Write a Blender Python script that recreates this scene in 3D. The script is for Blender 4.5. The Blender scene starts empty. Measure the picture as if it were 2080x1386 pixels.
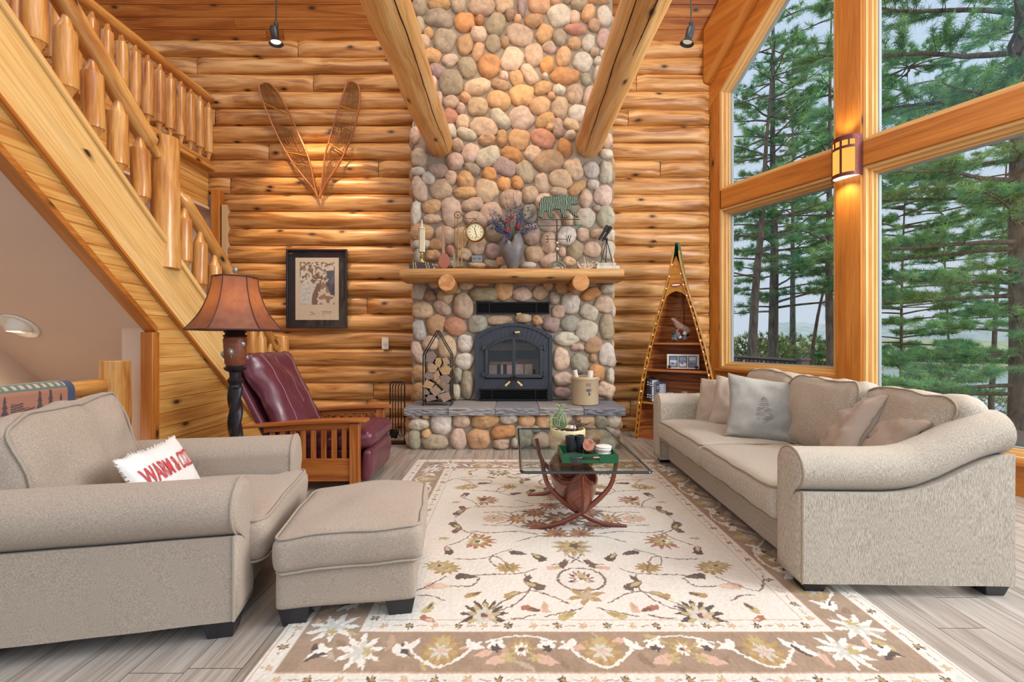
import bpy, bmesh, math, random
import numpy as np
from mathutils import Vector, Matrix, noise as mnoise
R = math.radians
SC = bpy.context.scene
COL = SC.collection
F, CX, HY, CH = 921.0, 1040.0, 690.0, 1.22
def W(px, py, d):            # a point of the photograph at depth d, in metres
    return Vector(((px-CX)/F*d, d, CH+(HY-py)/F*d))
def srgb(r, g, b):
    f = lambda c: (c/12.92 if c <= .04045 else ((c+.055)/1.055)**2.4)
    return (f(r/255), f(g/255), f(b/255), 1)
RND = random.Random(7)
def n3(x, y=0, z=0): return mnoise.noise(Vector((x, y, z)))
def lerp(a, b, t): return a+(b-a)*t
def frame_from(z, up=Vector((0, 0, 1))):
    z = z.normalized()
    if abs(z.dot(up)) > .98: up = Vector((0, 1, 0))
    x = up.cross(z).normalized(); y = z.cross(x)
    return x, y
def rotz(a): return Matrix.Rotation(a, 4, 'Z')
def rx(a): return Matrix.Rotation(a, 4, 'X')
def ry(a): return Matrix.Rotation(a, 4, 'Y')
def T(x, y=0, z=0):
    return Matrix.Translation(Vector(x) if not isinstance(x, (int, float)) else Vector((x, y, z)))
def cat_rom(pts, n=8):
    P = [Vector(p) for p in pts]; out = []
    for i in range(len(P)-1):
        a = P[max(i-1, 0)]; b = P[i]; c = P[i+1]; d = P[min(i+2, len(P)-1)]
        for k in range(n):
            t = k/n
            out.append(.5*((2*b)+(c-a)*t+(2*a-5*b+4*c-d)*t*t+(3*b-a-3*c+d)*t**3))
    out.append(P[-1]); return out

class MB:
    """collects shapes into one mesh; UVs are metres, u along the grain"""
    def __init__(s): s.v = []; s.f = []; s.uv = []; s.col = []; s.M = Matrix(); s.c = (1, 1, 1, 1); s.hascol = False
    def t(s, M=None): s.M = M if M is not None else Matrix(); return s
    def color(s, c): s.c = tuple(c) if len(c) == 4 else (*c, 1); s.hascol = True; return s
    def add(s, vs, fs, uvs=None):
        o = len(s.v); M = s.M
        s.v += [M @ Vector(p) for p in vs]
        for i, f in enumerate(fs):
            s.f.append([o+k for k in f]); s.col.append(s.c)
            s.uv.append(uvs[i] if uvs else None)
        return s
    def box(s, c, size, rot=None, taper=1.0, grain=None):
        hx, hy, hz = [a/2 for a in size]; c = Vector(c)
        vs = []
        for z in (-1, 1):
            k = taper if z < 0 else 1
            for x, y in ((-1, -1), (1, -1), (1, 1), (-1, 1)): vs.append(Vector((x*hx*k, y*hy*k, z*hz)))
        fs = [(3, 2, 1, 0), (4, 5, 6, 7), (0, 1, 5, 4), (1, 2, 6, 5), (2, 3, 7, 6), (3, 0, 4, 7)]
        g = grain if grain is not None else max(range(3), key=lambda i: size[i])
        ou, ov = RND.uniform(0, 40), RND.uniform(0, 40); uvs = []
        for f in fs:
            n = (vs[f[1]]-vs[f[0]]).cross(vs[f[2]]-vs[f[0]]); na = max(range(3), key=lambda i: abs(n[i]))
            ax = [i for i in range(3) if i != na]
            if g in ax: ax = [g]+[i for i in ax if i != g]
            uvs.append([(ou+vs[k][ax[0]], ov+vs[k][ax[1]]+na*.7) for k in f])
        if rot is not None: vs = [rot @ p for p in vs]
        return s.add([p+c for p in vs], fs, uvs)
    def tube(s, pts, rad, seg=10, cap=True, closed=False, flat=1.0, up=None, uvoff=None):
        P = [Vector(p) for p in pts]; n = len(P)
        rr = rad if isinstance(rad, (list, tuple)) else [rad]*n
        ou, ov = (RND.uniform(0, 40), RND.uniform(0, 40)) if uvoff is None else uvoff
        vs = []; L = [0]
        for i in range(1, n): L.append(L[-1]+(P[i]-P[i-1]).length)
        x = None
        for i in range(n):
            if closed: d = P[(i+1) % n]-P[i-1]
            else: d = P[min(i+1, n-1)]-P[max(i-1, 0)]
            if d.length < 1e-9: d = Vector((0, 0, 1))
            d.normalize()
            if x is None:
                x, y = frame_from(d, up or Vector((0, 0, 1)))
            else:
                x = (x-d*x.dot(d))
                if x.length < 1e-6: x, y = frame_from(d)
                x.normalize(); y = d.cross(x)
            for k in range(seg):
                a = 2*math.pi*k/seg
                vs.append(P[i]+x*math.cos(a)*rr[i]+y*math.sin(a)*rr[i]*flat)
        fs = []; uvs = []
        m = n if closed else n-1
        for i in range(m):
            j = (i+1) % n
            for k in range(seg):
                k2 = (k+1) % seg
                fs.append((i*seg+k, i*seg+k2, j*seg+k2, j*seg+k))
                w = 2*math.pi*max(rr[i], rr[j])
                l2 = L[j] if j else L[i]+.05
                uvs.append([(ou+L[i], ov+w*k/seg), (ou+L[i], ov+w*(k+1)/seg), (ou+l2, ov+w*(k+1)/seg), (ou+l2, ov+w*k/seg)])
        if cap and not closed:
            fs.append(tuple(range(seg-1, -1, -1))); fs.append(tuple((n-1)*seg+k for k in range(seg)))
            for i in (0, n-1):
                uvs.append([(ou+9+.05*math.cos(6.283*k/seg), ov+.1*math.sin(6.283*k/seg)) for k in range(seg)])
        return s.add(vs, fs, uvs)
    def lathe(s, prof, seg=24, c=(0, 0, 0), cap=True):
        """prof: (r, z) from bottom to top"""
        c = Vector(c); vs = []; n = len(prof); ou = RND.uniform(0, 40)
        for r, z in prof:
            for k in range(seg):
                a = 2*math.pi*k/seg; vs.append(c+Vector((r*math.cos(a), r*math.sin(a), z)))
        fs = []; uvs = []; L = 0
        for i in range(n-1):
            dl = math.hypot(prof[i+1][0]-prof[i][0], prof[i+1][1]-prof[i][1])
            for k in range(seg):
                k2 = (k+1) % seg
                fs.append((i*seg+k, i*seg+k2, (i+1)*seg+k2, (i+1)*seg+k))
                w = 6.283*max(prof[i][0], prof[i+1][0])/seg
                uvs.append([(ou+L, k*w), (ou+L, (k+1)*w), (ou+L+dl, (k+1)*w), (ou+L+dl, k*w)])
            L += dl
        if cap:
            if prof[0][0] > 1e-5: fs.append(tuple(range(seg-1, -1, -1))); uvs.append([(0, 0)]*seg)
            if prof[-1][0] > 1e-5: fs.append(tuple((n-1)*seg+k for k in range(seg))); uvs.append([(0, 0)]*seg)
        return s.add(vs, fs, uvs)
    def grid(s, fn, nu, nv, closeu=False, uvs=None, flip=False):
        vs = [fn(i/(nu if closeu else nu-1), j/(nv-1)) for j in range(nv) for i in range(nu)]
        fs = []; uu = []
        for j in range(nv-1):
            for i in range(nu if closeu else nu-1):
                i2 = (i+1) % nu; f = (j*nu+i, j*nu+i2, (j+1)*nu+i2, (j+1)*nu+i)
                fs.append(f[::-1] if flip else f)
                if uvs: q = [uvs(i, j), uvs(i+1, j), uvs(i+1, j+1), uvs(i, j+1)]; uu.append(q[::-1] if flip else q)
        return s.add(vs, fs, uu if uvs else None)
    def ball(s, c, r, seg=12, rings=8, jit=0, seed=0):
        c = Vector(c); r = Vector(r) if not isinstance(r, (int, float)) else Vector((r, r, r))
        def fn(u, v):
            th = 2*math.pi*u; ph = math.pi*(v-.5)
            d = Vector((math.cos(ph)*math.cos(th), math.cos(ph)*math.sin(th), math.sin(ph)))
            k = 1+jit*mnoise.noise(d*1.7+Vector((seed, 0, 0)))
            return c+Vector((d.x*r.x, d.y*r.y, d.z*r.z))*k
        return s.grid(fn, seg, rings, closeu=True)
    def prism(s, poly, fr, depth, uvg=0):
        """poly of (a, b) in the frame fr = (origin, A, B, N), extruded from 0 to depth along N"""
        o, A, B, N = [Vector(q) for q in fr]; n = len(poly)
        ou, ov = RND.uniform(0, 40), RND.uniform(0, 40)
        vs = [o+A*a+B*b for a, b in poly]+[o+A*a+B*b+N*depth for a, b in poly]
        fs = [tuple(range(n)), tuple(range(2*n-1, n-1, -1))]
        q = [(ou+p[uvg], ov+p[1-uvg]) for p in poly]; uvs = [q, q[::-1]]
        L = 0
        for i in range(n):
            j = (i+1) % n; dl = math.hypot(poly[j][0]-poly[i][0], poly[j][1]-poly[i][1])
            fs.append((i, n+i, n+j, j)); uvs.append([(ou+L, ov), (ou+L, ov+depth), (ou+L+dl, ov+depth), (ou+L+dl, ov)])
            L += dl
        return s.add(vs, fs, uvs)
    def ring(s, outer, inner, fr, n0, n1):
        """a frame between two polygons with the same number of corners"""
        o, A, B, N = [Vector(q) for q in fr]; n = len(outer)
        for i in range(n):
            j = (i+1) % n
            q = [outer[i], outer[j], inner[j], inner[i]]
            vs = [o+A*a+B*b+N*n0 for a, b in q]+[o+A*a+B*b+N*n1 for a, b in q]
            dx = Vector((q[1][0]-q[0][0], q[1][1]-q[0][1])); dx.normalize()
            ou, ov = RND.uniform(0, 40), RND.uniform(0, 40)
            w = [(ou+Vector(p).dot(dx), ov+Vector(p).dot(Vector((-dx.y, dx.x)))) for p in q]
            fs = [(0, 1, 2, 3), (7, 6, 5, 4), (0, 4, 5, 1), (1, 5, 6, 2), (2, 6, 7, 3), (3, 7, 4, 0)]
            h = abs(n1-n0); W4 = lambda i, j: [w[i], (w[i][0], w[i][1]+h), (w[j][0], w[j][1]+h), w[j]]
            s.add(vs, fs, [w, w[::-1], W4(0, 1), W4(1, 2), W4(2, 3), W4(3, 0)])
        return s
    def build(s, name, mat, parent=None, smooth=40, bevel=0, subsurf=0, weld=False):
        me = bpy.data.meshes.new(name)
        me.from_pydata([tuple(p) for p in s.v], [], s.f)
        uvl = me.uv_layers.new(name='uv')
        flat = []
        for f, u in zip(s.f, s.uv):
            if u is None: u = [(s.v[k].x+s.v[k].z*.37, s.v[k].y+s.v[k].z) for k in f]
            for q in u: flat += [q[0], q[1]]
        uvl.data.foreach_set('uv', flat)
        if s.hascol:
            ca = me.color_attributes.new('col', 'FLOAT_COLOR', 'CORNER')
            cc = []
            for f, c in zip(s.f, s.col): cc += list(c)*len(f)
            ca.data.foreach_set('color', cc)
        if weld:
            bm = bmesh.new(); bm.from_mesh(me); bmesh.ops.remove_doubles(bm, verts=bm.verts, dist=1e-5)
            bmesh.ops.recalc_face_normals(bm, faces=bm.faces); bm.to_mesh(me); bm.free()
        if smooth:
            me.polygons.foreach_set('use_smooth', [True]*len(me.polygons))
            me.set_sharp_from_angle(angle=R(smooth))
        me.materials.append(mat); me.update()
        o = bpy.data.objects.new(name, me); COL.objects.link(o)
        if parent is not None: o.parent = parent
        if bevel:
            b = o.modifiers.new('b', 'BEVEL'); b.width = bevel; b.segments = 2; b.limit_method = 'ANGLE'; b.angle_limit = R(35)
        if subsurf:
            b = o.modifiers.new('s', 'SUBSURF'); b.levels = subsurf; b.render_levels = subsurf
        return o

def raw_mesh(name, verts, tris, mat, parent=None, cols=None, quads=None, smooth=False):
    """big numpy meshes: triangles or quads, colours per vertex"""
    me = bpy.data.meshes.new(name)
    idx = tris if quads is None else quads; k = idx.shape[1]
    me.vertices.add(len(verts)); me.vertices.foreach_set('co', np.ascontiguousarray(verts, dtype=np.float32).ravel())
    me.loops.add(idx.size); me.loops.foreach_set('vertex_index', idx.astype(np.int32).ravel())
    me.polygons.add(len(idx)); me.polygons.foreach_set('loop_start', np.arange(0, idx.size, k, dtype=np.int32))
    me.update(calc_edges=True)
    if cols is not None:
        ca = me.color_attributes.new('col', 'FLOAT_COLOR', 'POINT')
        ca.data.foreach_set('color', np.ascontiguousarray(cols, dtype=np.float32).ravel())
    if smooth: me.polygons.foreach_set('use_smooth', np.ones(len(idx), dtype=bool))
    me.materials.append(mat); me.validate()
    o = bpy.data.objects.new(name, me); COL.objects.link(o)
    if parent is not None: o.parent = parent
    return o

def tag(o, label=None, cat=None, group=None, kind=None):
    if label: o['label'] = label
    if cat: o['category'] = cat
    if group: o['group'] = group
    if kind: o['kind'] = kind
    return o
def thing(name, label, cat, loc=(0, 0, 0), rz=0, group=None):
    o = bpy.data.objects.new(name, None); COL.objects.link(o)
    o.location = loc; o.rotation_euler = (0, 0, rz); o.empty_display_size = .1
    return tag(o, label, cat, group)
def struct(o): o['kind'] = 'structure'; return o

# ---------------------------------------------------------------- materials
def nodes(name):
    m = bpy.data.materials.new(name); m.use_nodes = True
    nt = m.node_tree; nt.nodes.clear()
    out = nt.nodes.new('ShaderNodeOutputMaterial'); p = nt.nodes.new('ShaderNodeBsdfPrincipled')
    nt.links.new(p.outputs[0], out.inputs[0]); return m, nt, p
def N(nt, t, **kw):
    n = nt.nodes.new(t)
    for k, v in kw.items():
        if k in n.inputs: n.inputs[k].default_value = v
        else: setattr(n, k, v)
    return n
def L(nt, a, b): nt.links.new(a, b)
def ramp(nt, fac, stops):
    r = nt.nodes.new('ShaderNodeValToRGB'); e = r.color_ramp.elements
    while len(e) < len(stops): e.new(.5)
    for i, (p, c) in enumerate(stops): e[i].position = p; e[i].color = c
    L(nt, fac, r.inputs[0]); return r.outputs[0]
def mix(nt, fac, a, b, mode='MIX'):
    m = nt.nodes.new('ShaderNodeMix'); m.data_type = 'RGBA'; m.blend_type = mode
    for sock, val in ((m.inputs[0], fac), (m.inputs[6], a), (m.inputs[7], b)):
        if hasattr(val, 'links'): L(nt, val, sock)
        else: sock.default_value = val
    return m.outputs[2]
def bump(nt, p, h, strength=.3, dist=.01):
    b = N(nt, 'ShaderNodeBump'); b.inputs['Strength'].default_value = strength; b.inputs['Distance'].default_value = dist
    L(nt, h, b.inputs['Height']); L(nt, b.outputs[0], p.inputs['Normal'])
def plain(name, c, rough=.5, metal=0, noise=0, nscale=40, bumpd=0, coat=0, emit=None, estr=0, spec=.5):
    m, nt, p = nodes(name)
    p.inputs['Base Color'].default_value = c; p.inputs['Roughness'].default_value = rough; p.inputs['Metallic'].default_value = metal
    p.inputs['Specular IOR Level'].default_value = spec
    if coat: p.inputs['Coat Weight'].default_value = coat
    if noise or bumpd:
        tc = N(nt, 'ShaderNodeTexCoord'); nz = N(nt, 'ShaderNodeTexNoise', Scale=nscale, Detail=4)
        L(nt, tc.outputs['Object'], nz.inputs['Vector'])
        if noise:
            k = 1-noise; d = tuple(x*k for x in c[:3])+(1,); e = tuple(min(1, x*(1+noise)) for x in c[:3])+(1,)
            L(nt, ramp(nt, nz.outputs[0], [(.3, d), (.7, e)]), p.inputs['Base Color'])
        if bumpd: bump(nt, p, nz.outputs[0], .5, bumpd)
    if emit: p.inputs['Emission Color'].default_value = emit; p.inputs['Emission Strength'].default_value = estr
    return m
def wood(name, light, mid, dark, knots=.5, rough=.38, su=.55, sv=9, coat=.0, bumps=.25, knotc=(.06, .025, .01, 1), contrast=1.0):
    """grained wood on UVs in metres (u along the grain)"""
    m, nt, p = nodes(name)
    uv = N(nt, 'ShaderNodeUVMap', uv_map='uv')
    mp = N(nt, 'ShaderNodeMapping'); mp.inputs['Scale'].default_value = (su, sv, 1); L(nt, uv.outputs[0], mp.inputs[0])
    n1 = N(nt, 'ShaderNodeTexNoise', Scale=1.3, Detail=3, Roughness=.55, Distortion=1.2); L(nt, mp.outputs[0], n1.inputs['Vector'])
    mp2 = N(nt, 'ShaderNodeMapping'); mp2.inputs['Scale'].default_value = (su*3.2, sv*9, 1); L(nt, uv.outputs[0], mp2.inputs[0])
    n2 = N(nt, 'ShaderNodeTexNoise', Scale=1.5, Detail=3, Roughness=.65, Distortion=.6); L(nt, mp2.outputs[0], n2.inputs['Vector'])
    s = .16/contrast
    c = ramp(nt, n1.outputs[0], [(.5-s, dark), (.5, mid), (.5+s, light)])
    g = ramp(nt, n2.outputs[0], [(.36, (.60, .55, .50, 1)), (.6, (1, 1, 1, 1))])
    c = mix(nt, .55, c, g, 'MULTIPLY')
    if knots:
        mk = N(nt, 'ShaderNodeMapping'); mk.inputs['Scale'].default_value = (2.3, 5.2, 1); L(nt, uv.outputs[0], mk.inputs[0])
        vo = N(nt, 'ShaderNodeTexVoronoi', Scale=1.0, voronoi_dimensions='2D'); L(nt, mk.outputs[0], vo.inputs['Vector'])
        sp = N(nt, 'ShaderNodeSeparateColor'); L(nt, vo.outputs['Color'], sp.inputs[0])
        th = N(nt, 'ShaderNodeMath', operation='GREATER_THAN'); L(nt, sp.outputs[0], th.inputs[0]); th.inputs[1].default_value = 1-knots
        kk = ramp(nt, vo.outputs['Distance'], [(.055, (1, 1, 1, 1)), (.10, (.45, .45, .45, 1)), (.2, (0, 0, 0, 1))])
        mu = N(nt, 'ShaderNodeMath', operation='MULTIPLY'); L(nt, kk, mu.inputs[0]); L(nt, th.outputs[0], mu.inputs[1])
        c = mix(nt, mu.outputs[0], c, knotc)
    L(nt, c, p.inputs['Base Color']); p.inputs['Roughness'].default_value = rough
    if coat: p.inputs['Coat Weight'].default_value = coat; p.inputs['Coat Roughness'].default_value = .2
    if bumps: bump(nt, p, n2.outputs[0], bumps, .003)
    return m
def fabric(name, c1, c2, scale=260, stretch=(1, 1, 1), bumpd=.0025, rough=.95, sheen=.2, big=.0):
    m, nt, p = nodes(name)
    tc = N(nt, 'ShaderNodeTexCoord'); mp = N(nt, 'ShaderNodeMapping'); mp.inputs['Scale'].default_value = stretch
    L(nt, tc.outputs['Object'], mp.inputs[0])
    nz = N(nt, 'ShaderNodeTexNoise', Scale=scale, Detail=3, Roughness=.7); L(nt, mp.outputs[0], nz.inputs['Vector'])
    c = ramp(nt, nz.outputs[0], [(.36, c1), (.62, c2)])
    if big:
        nb = N(nt, 'ShaderNodeTexNoise', Scale=9, Detail=3); L(nt, tc.outputs['Object'], nb.inputs['Vector'])
        c = mix(nt, big, c, ramp(nt, nb.outputs[0], [(.3, (.55, .55, .55, 1)), (.7, (1, 1, 1, 1))]), 'MULTIPLY')
    L(nt, c, p.inputs['Base Color']); p.inputs['Roughness'].default_value = rough
    p.inputs['Sheen Weight'].default_value = sheen; p.inputs['Specular IOR Level'].default_value = .15
    bump(nt, p, nz.outputs[0], .6, bumpd)
    return m
def vcol(name, rough=.8, noise=.15, nscale=60, bumpd=.004, spec=.3, sheen=0):
    m, nt, p = nodes(name)
    a = N(nt, 'ShaderNodeAttribute', attribute_name='col')
    tc = N(nt, 'ShaderNodeTexCoord'); nz = N(nt, 'ShaderNodeTexNoise', Scale=nscale, Detail=6, Roughness=.65); L(nt, tc.outputs['Object'], nz.inputs['Vector'])
    lo = 1-noise; g = ramp(nt, nz.outputs[0], [(.3, (lo, lo, lo, 1)), (.7, (1, 1, 1, 1))])
    L(nt, mix(nt, 1.0, a.outputs[0], g, 'MULTIPLY'), p.inputs['Base Color'])
    p.inputs['Roughness'].default_value = rough; p.inputs['Specular IOR Level'].default_value = spec
    if sheen: p.inputs['Sheen Weight'].default_value = sheen
    if bumpd: bump(nt, p, nz.outputs[0], .5, bumpd)
    return m
def glass(name, tint=(1, 1, 1, 1), gl=.06, rough=.0):
    m = bpy.data.materials.new(name); m.use_nodes = True; nt = m.node_tree; nt.nodes.clear()
    out = nt.nodes.new('ShaderNodeOutputMaterial'); mx = nt.nodes.new('ShaderNodeMixShader')
    tr = nt.nodes.new('ShaderNodeBsdfTransparent'); tr.inputs[0].default_value = tint
    g = nt.nodes.new('ShaderNodeBsdfGlossy'); g.inputs['Roughness'].default_value = rough
    fr = nt.nodes.new('ShaderNodeLayerWeight'); pw = N(nt, 'ShaderNodeMath', operation='POWER'); L(nt, fr.outputs['Facing'], pw.inputs[0]); pw.inputs[1].default_value = 4.5
    mm = N(nt, 'ShaderNodeMath', operation='MULTIPLY_ADD'); L(nt, pw.outputs[0], mm.inputs[0]); mm.inputs[1].default_value = .45; mm.inputs[2].default_value = gl
    L(nt, mm.outputs[0], mx.inputs[0]); L(nt, tr.outputs[0], mx.inputs[1]); L(nt, g.outputs[0], mx.inputs[2]); L(nt, mx.outputs[0], out.inputs[0])
    return m
def glow(name, c, s):
    m = bpy.data.materials.new(name); m.use_nodes = True; nt = m.node_tree; nt.nodes.clear()
    out = nt.nodes.new('ShaderNodeOutputMaterial'); e = nt.nodes.new('ShaderNodeEmission')
    e.inputs[0].default_value = c; e.inputs[1].default_value = s; L(nt, e.outputs[0], out.inputs[0]); return m

M_LOG = wood('wall_log_wood', srgb(230, 180, 118), srgb(208, 150, 86), srgb(158, 102, 50), knots=.24, su=.7, sv=7.5, rough=.33, contrast=1.15)
M_CEIL = wood('ceiling_wood', srgb(202, 138, 70), srgb(184, 114, 52), srgb(152, 86, 36), knots=.3, su=.45, sv=7, rough=.45)
M_PINE = wood('pale_pine', srgb(246, 212, 148), srgb(240, 198, 128), srgb(222, 174, 104), knots=.08, su=.3, sv=3.2, rough=.35, contrast=.5)
M_PANEL = wood('pine_boards', srgb(236, 190, 116), srgb(222, 168, 92), srgb(196, 134, 66), knots=.26, su=.5, sv=7, rough=.35)
M_POLE = wood('peeled_pole', srgb(234, 184, 112), srgb(220, 160, 86), srgb(190, 122, 62), knots=.2, su=.8, sv=5, rough=.2, coat=.25)
M_BEAM = wood('beam_log', srgb(244, 204, 144), srgb(234, 184, 116), srgb(204, 144, 80), knots=.16, su=.4, sv=5, rough=.4)
M_TRIMW = wood('window_fir', srgb(206, 136, 62), srgb(192, 118, 46), srgb(166, 94, 34), knots=.14, su=.4, sv=5, rough=.35, contrast=.7)
M_FRAMEW = wood('window_frame_fir', srgb(238, 200, 140), srgb(228, 184, 120), srgb(212, 160, 96), knots=0, su=.4, sv=6, rough=.35, contrast=.6)
M_MANTEL = wood('mantel_log', srgb(216, 166, 104), srgb(196, 144, 82), srgb(160, 106, 54), knots=.3, su=.6, sv=6, rough=.45)
M_MISSION = wood('oak', srgb(196, 124, 62), srgb(178, 102, 44), srgb(148, 78, 30), knots=0, su=.8, sv=14, rough=.35, coat=.15)
M_RIB = wood('red_wood', srgb(150, 76, 48), srgb(124, 54, 34), srgb(92, 36, 24), knots=0, su=.8, sv=12, rough=.3, coat=.3)
M_CEDAR = wood('cedar', srgb(204, 130, 70), srgb(178, 102, 50), srgb(130, 68, 30), knots=0, su=.8, sv=14, rough=.5)
M_GUNW = wood('gunwale', srgb(214, 156, 70), srgb(200, 136, 50), srgb(176, 110, 36), knots=0, su=.8, sv=14, rough=.4, contrast=.7)
M_CHINK = plain('chinking', srgb(206, 176, 132), .9)
M_CREAM = plain('cream_paint', srgb(220, 196, 174), .9, noise=.02, nscale=3)
M_BLACK = plain('black_plastic', srgb(38, 37, 42), .4)
M_IRON = plain('black_iron', srgb(34, 35, 38), .42, metal=.5)
M_STOVE = plain('stove_iron', srgb(62, 66, 75), .5, metal=.3, noise=.06, nscale=14)
M_DARK = plain('firebox_dark', srgb(18, 17, 17), .9)
M_CHAIR = fabric('chair_linen', srgb(144, 129, 114), srgb(186, 172, 157), 330)
M_CHAIRP = fabric('chair_piping', srgb(150, 138, 124), srgb(180, 168, 152), 500)
M_SOFA = fabric('sofa_chenille', srgb(150, 138, 122), srgb(212, 202, 186), 170, (2.6, 2.6, .3), .004)
M_SOFAP = fabric('sofa_piping', srgb(146, 130, 106), srgb(176, 160, 136), 400)
M_TAUPE = fabric('taupe_cotton', srgb(178, 164, 150), srgb(196, 182, 168), 500, bumpd=.001)
M_GRAYC = fabric('grey_washed_cotton', srgb(152, 150, 144), srgb(180, 178, 170), 500, bumpd=.001, big=.35)
M_WHITEC = fabric('white_canvas', srgb(226, 222, 220), srgb(240, 237, 234), 500, bumpd=.001)
M_LEATHER = plain('burgundy_leather', srgb(98, 46, 58), .28, noise=.12, nscale=9, bumpd=.0015, coat=.1)
M_STITCH = plain('leather_stitching', srgb(170, 130, 132), .6)
M_BRASS = plain('aged_brass', srgb(150, 112, 62), .35, metal=.9)
M_GOLD = plain('gold_metal', srgb(196, 176, 120), .3, metal=.8)
M_WHITE = plain('white_plastic', srgb(232, 226, 214), .5)
M_GREY = plain('grey_plastic', srgb(150, 150, 152), .5)
M_VC = vcol('painted', .6, .06, 60, 0)
M_GLASS = glass('window_glass', (.99, 1, 1, 1), .025)
M_BULB = glow('warm_bulb', (1, .72, .42, 1), 8)
# ---------------------------------------------------------------- room
DW = 6.1                                             # depth of the log wall
def tgboards(mb, fr, b0, b1, bw, arange, g=.006, h=.006, split=0):
    o, A, B, Nn = [Vector(q) for q in fr]; b = b0
    while b < b1-1e-6:
        e = min(b+bw, b1); ou, ov = RND.uniform(0, 60), RND.uniform(0, 60)
        gg = min(g, (e-b)*.3)
        rows = [(b, -h), (b+gg, 0), (e-gg, 0), (e, -h)]
        segs = []
        lo, hi = arange((b+e)/2)
        if hi-lo > .02:
            cuts = [0]
            if split and hi-lo > 1.2: cuts += sorted(RND.uniform(.15, .85) for _ in range(split))
            cuts.append(1)
            for q in range(len(cuts)-1):
                ou, ov = RND.uniform(0, 60), RND.uniform(0, 60)
                vs = []; uv = []
                for bb, hh in rows:
                    l, r = arange(bb); l, r = min(l, r), max(l, r)
                    a0 = lerp(l, r, cuts[q])+(.0015 if q else 0); a1 = lerp(l, r, cuts[q+1])-(.0015 if q < len(cuts)-2 else 0)
                    vs += [o+A*a0+B*bb+Nn*hh, o+A*a1+B*bb+Nn*hh]; uv += [(ou+a0, ov+bb), (ou+a1, ov+bb)]
                fs = [(2*i, 2*i+1, 2*i+3, 2*i+2) for i in range(3)]
                mb.add(vs, fs, [[uv[k] for k in f] for f in fs])
        b = e
    return mb

# floor: long boards running away from the camera
M_FLOOR = wood('grey_floor_boards', srgb(200, 194, 188), srgb(174, 165, 156), srgb(134, 121, 109), knots=.06, su=.8, sv=15, rough=.42, knotc=(.16, .12, .09, 1), contrast=.55)
mb = MB(); x = -9.0
while x < 6.2:
    w = .2; y = -3+RND.uniform(-1.2, 0); yend = 6.2 if x < 2.5 else 6.1-(x-2.65)*2
    while y < yend-.01:
        l = min(RND.uniform(1.1, 1.9), yend-y)
        if not (x+w < -3.0 and y+l > 1.2 and y < 5.2):
            ou, ov = RND.uniform(0, 60), RND.uniform(0, 60); e = .0012
            vs = [(x+e, y+e, 0), (x+w-e, y+e, 0), (x+w-e, y+l-e, 0), (x+e, y+l-e, 0)]
            mb.add(vs, [(0, 1, 2, 3)], [[(ou, ov), (ou, ov+w), (ou+l, ov+w), (ou+l, ov)]])
        y += l
    x += w
fl = struct(mb.build('floor', M_FLOOR))
mb = MB().box((1.5, 1.6, -.06), (9, 9.2, .1)); mb.box((-6.2, -1, -.06), (6.4, 4.4, .1))
mb.build('subfloor', plain('seam_dark', srgb(70, 60, 52), .9), fl)

# the log wall behind the fireplace
LH, Z0 = .2292, 5.225
M_CH = M_CHINK
mb = MB(); ck = MB()
def log_course(k, xa, xb):
    zt = Z0-k*LH; zb = zt-LH; zc = (zt+zb)/2
    cuts = [xa]; x = xa+RND.uniform(1.2, 5)
    while x < xb-.5: cuts.append(x); x += RND.uniform(3.4, 6)
    cuts.append(xb)
    for q in range(len(cuts)-1):
        a, b = cuts[q]+(.003 if q else 0), cuts[q+1]-(.003 if q < len(cuts)-2 else 0)
        nx = max(2, int((b-a)/.1)); na = 11; ou, ov = RND.uniform(0, 80), RND.uniform(0, 80); sd = RND.uniform(0, 99)
        def fn(u, v):
            X = lerp(a, b, u); th = (v-.5)*math.pi*.98
            rr = .098*(1+.26*n3(X*1.6+sd, v*1.6, sd)+.10*n3(X*5+sd, v*4, 3))
            end = min(1, min(u, 1-u)*(b-a)/.02+.35)
            z = zc+math.copysign(abs(math.sin(th))**1.1, th)*LH/2*.985+.006*n3(X*2, sd)
            return Vector((X, DW-max(0, math.cos(th))**.72*rr*end, z))
        mb.grid(fn, nx, na, uvs=lambda i, j: (ou+(b-a)*i/(nx-1), ov+.3*j/(na-1)))
    pts = [Vector((lerp(xa, xb, i/60), DW-.012, zb+.005*n3(i*.35, k*7))) for i in range(61)]
    ck.tube(pts, [.0065+.0025*n3(i*.9, k) for i in range(61)], 6)
for k in range(23):
    zc = Z0-(k+.5)*LH
    log_course(k, -7.6 if zc > 3.2 else -3.86, 2.64)
wb = struct(mb.build('wall_back', M_LOG, smooth=60)); ck.build('chinking', M_CH, wb)
mb = MB().box((-.5, DW+.07, 1.5), (6.7, .1, 3.1)); mb.box((-2.4, DW+.07, 4.2), (10.6, .1, 2.2)); mb.build('backing', M_DARK, wb)

# sloping board ceiling, lifting from the log wall towards the camera
SL = 1.093; nrm = Vector((0, -SL, -1)).normalized(); up = Vector((0, -1, SL)).normalized()
def crange(b):
    y = DW-b*(-up.y)+.0
    return (-7.6, 2.65+max(0, 6.1-y)*.5+.02)
mb = MB(); tgboards(mb, ((0, DW, Z0), (1, 0, 0), up, nrm), 0, 6.8, .135, crange, g=.007, h=.008, split=2)
cl_ = struct(mb.build('ceiling', M_CEIL))
mb = MB(); q = [(-7.6, 0), (2.65, 0), (2.65+3.1, 6.8), (-7.6, 6.8)]; o_ = Vector((0, DW, Z0))-nrm*.03
mb.add([o_+Vector((x, 0, 0))+up*b for x, b in q], [(0, 1, 2, 3)]); mb.build('roof_deck', M_DARK, cl_)

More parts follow.
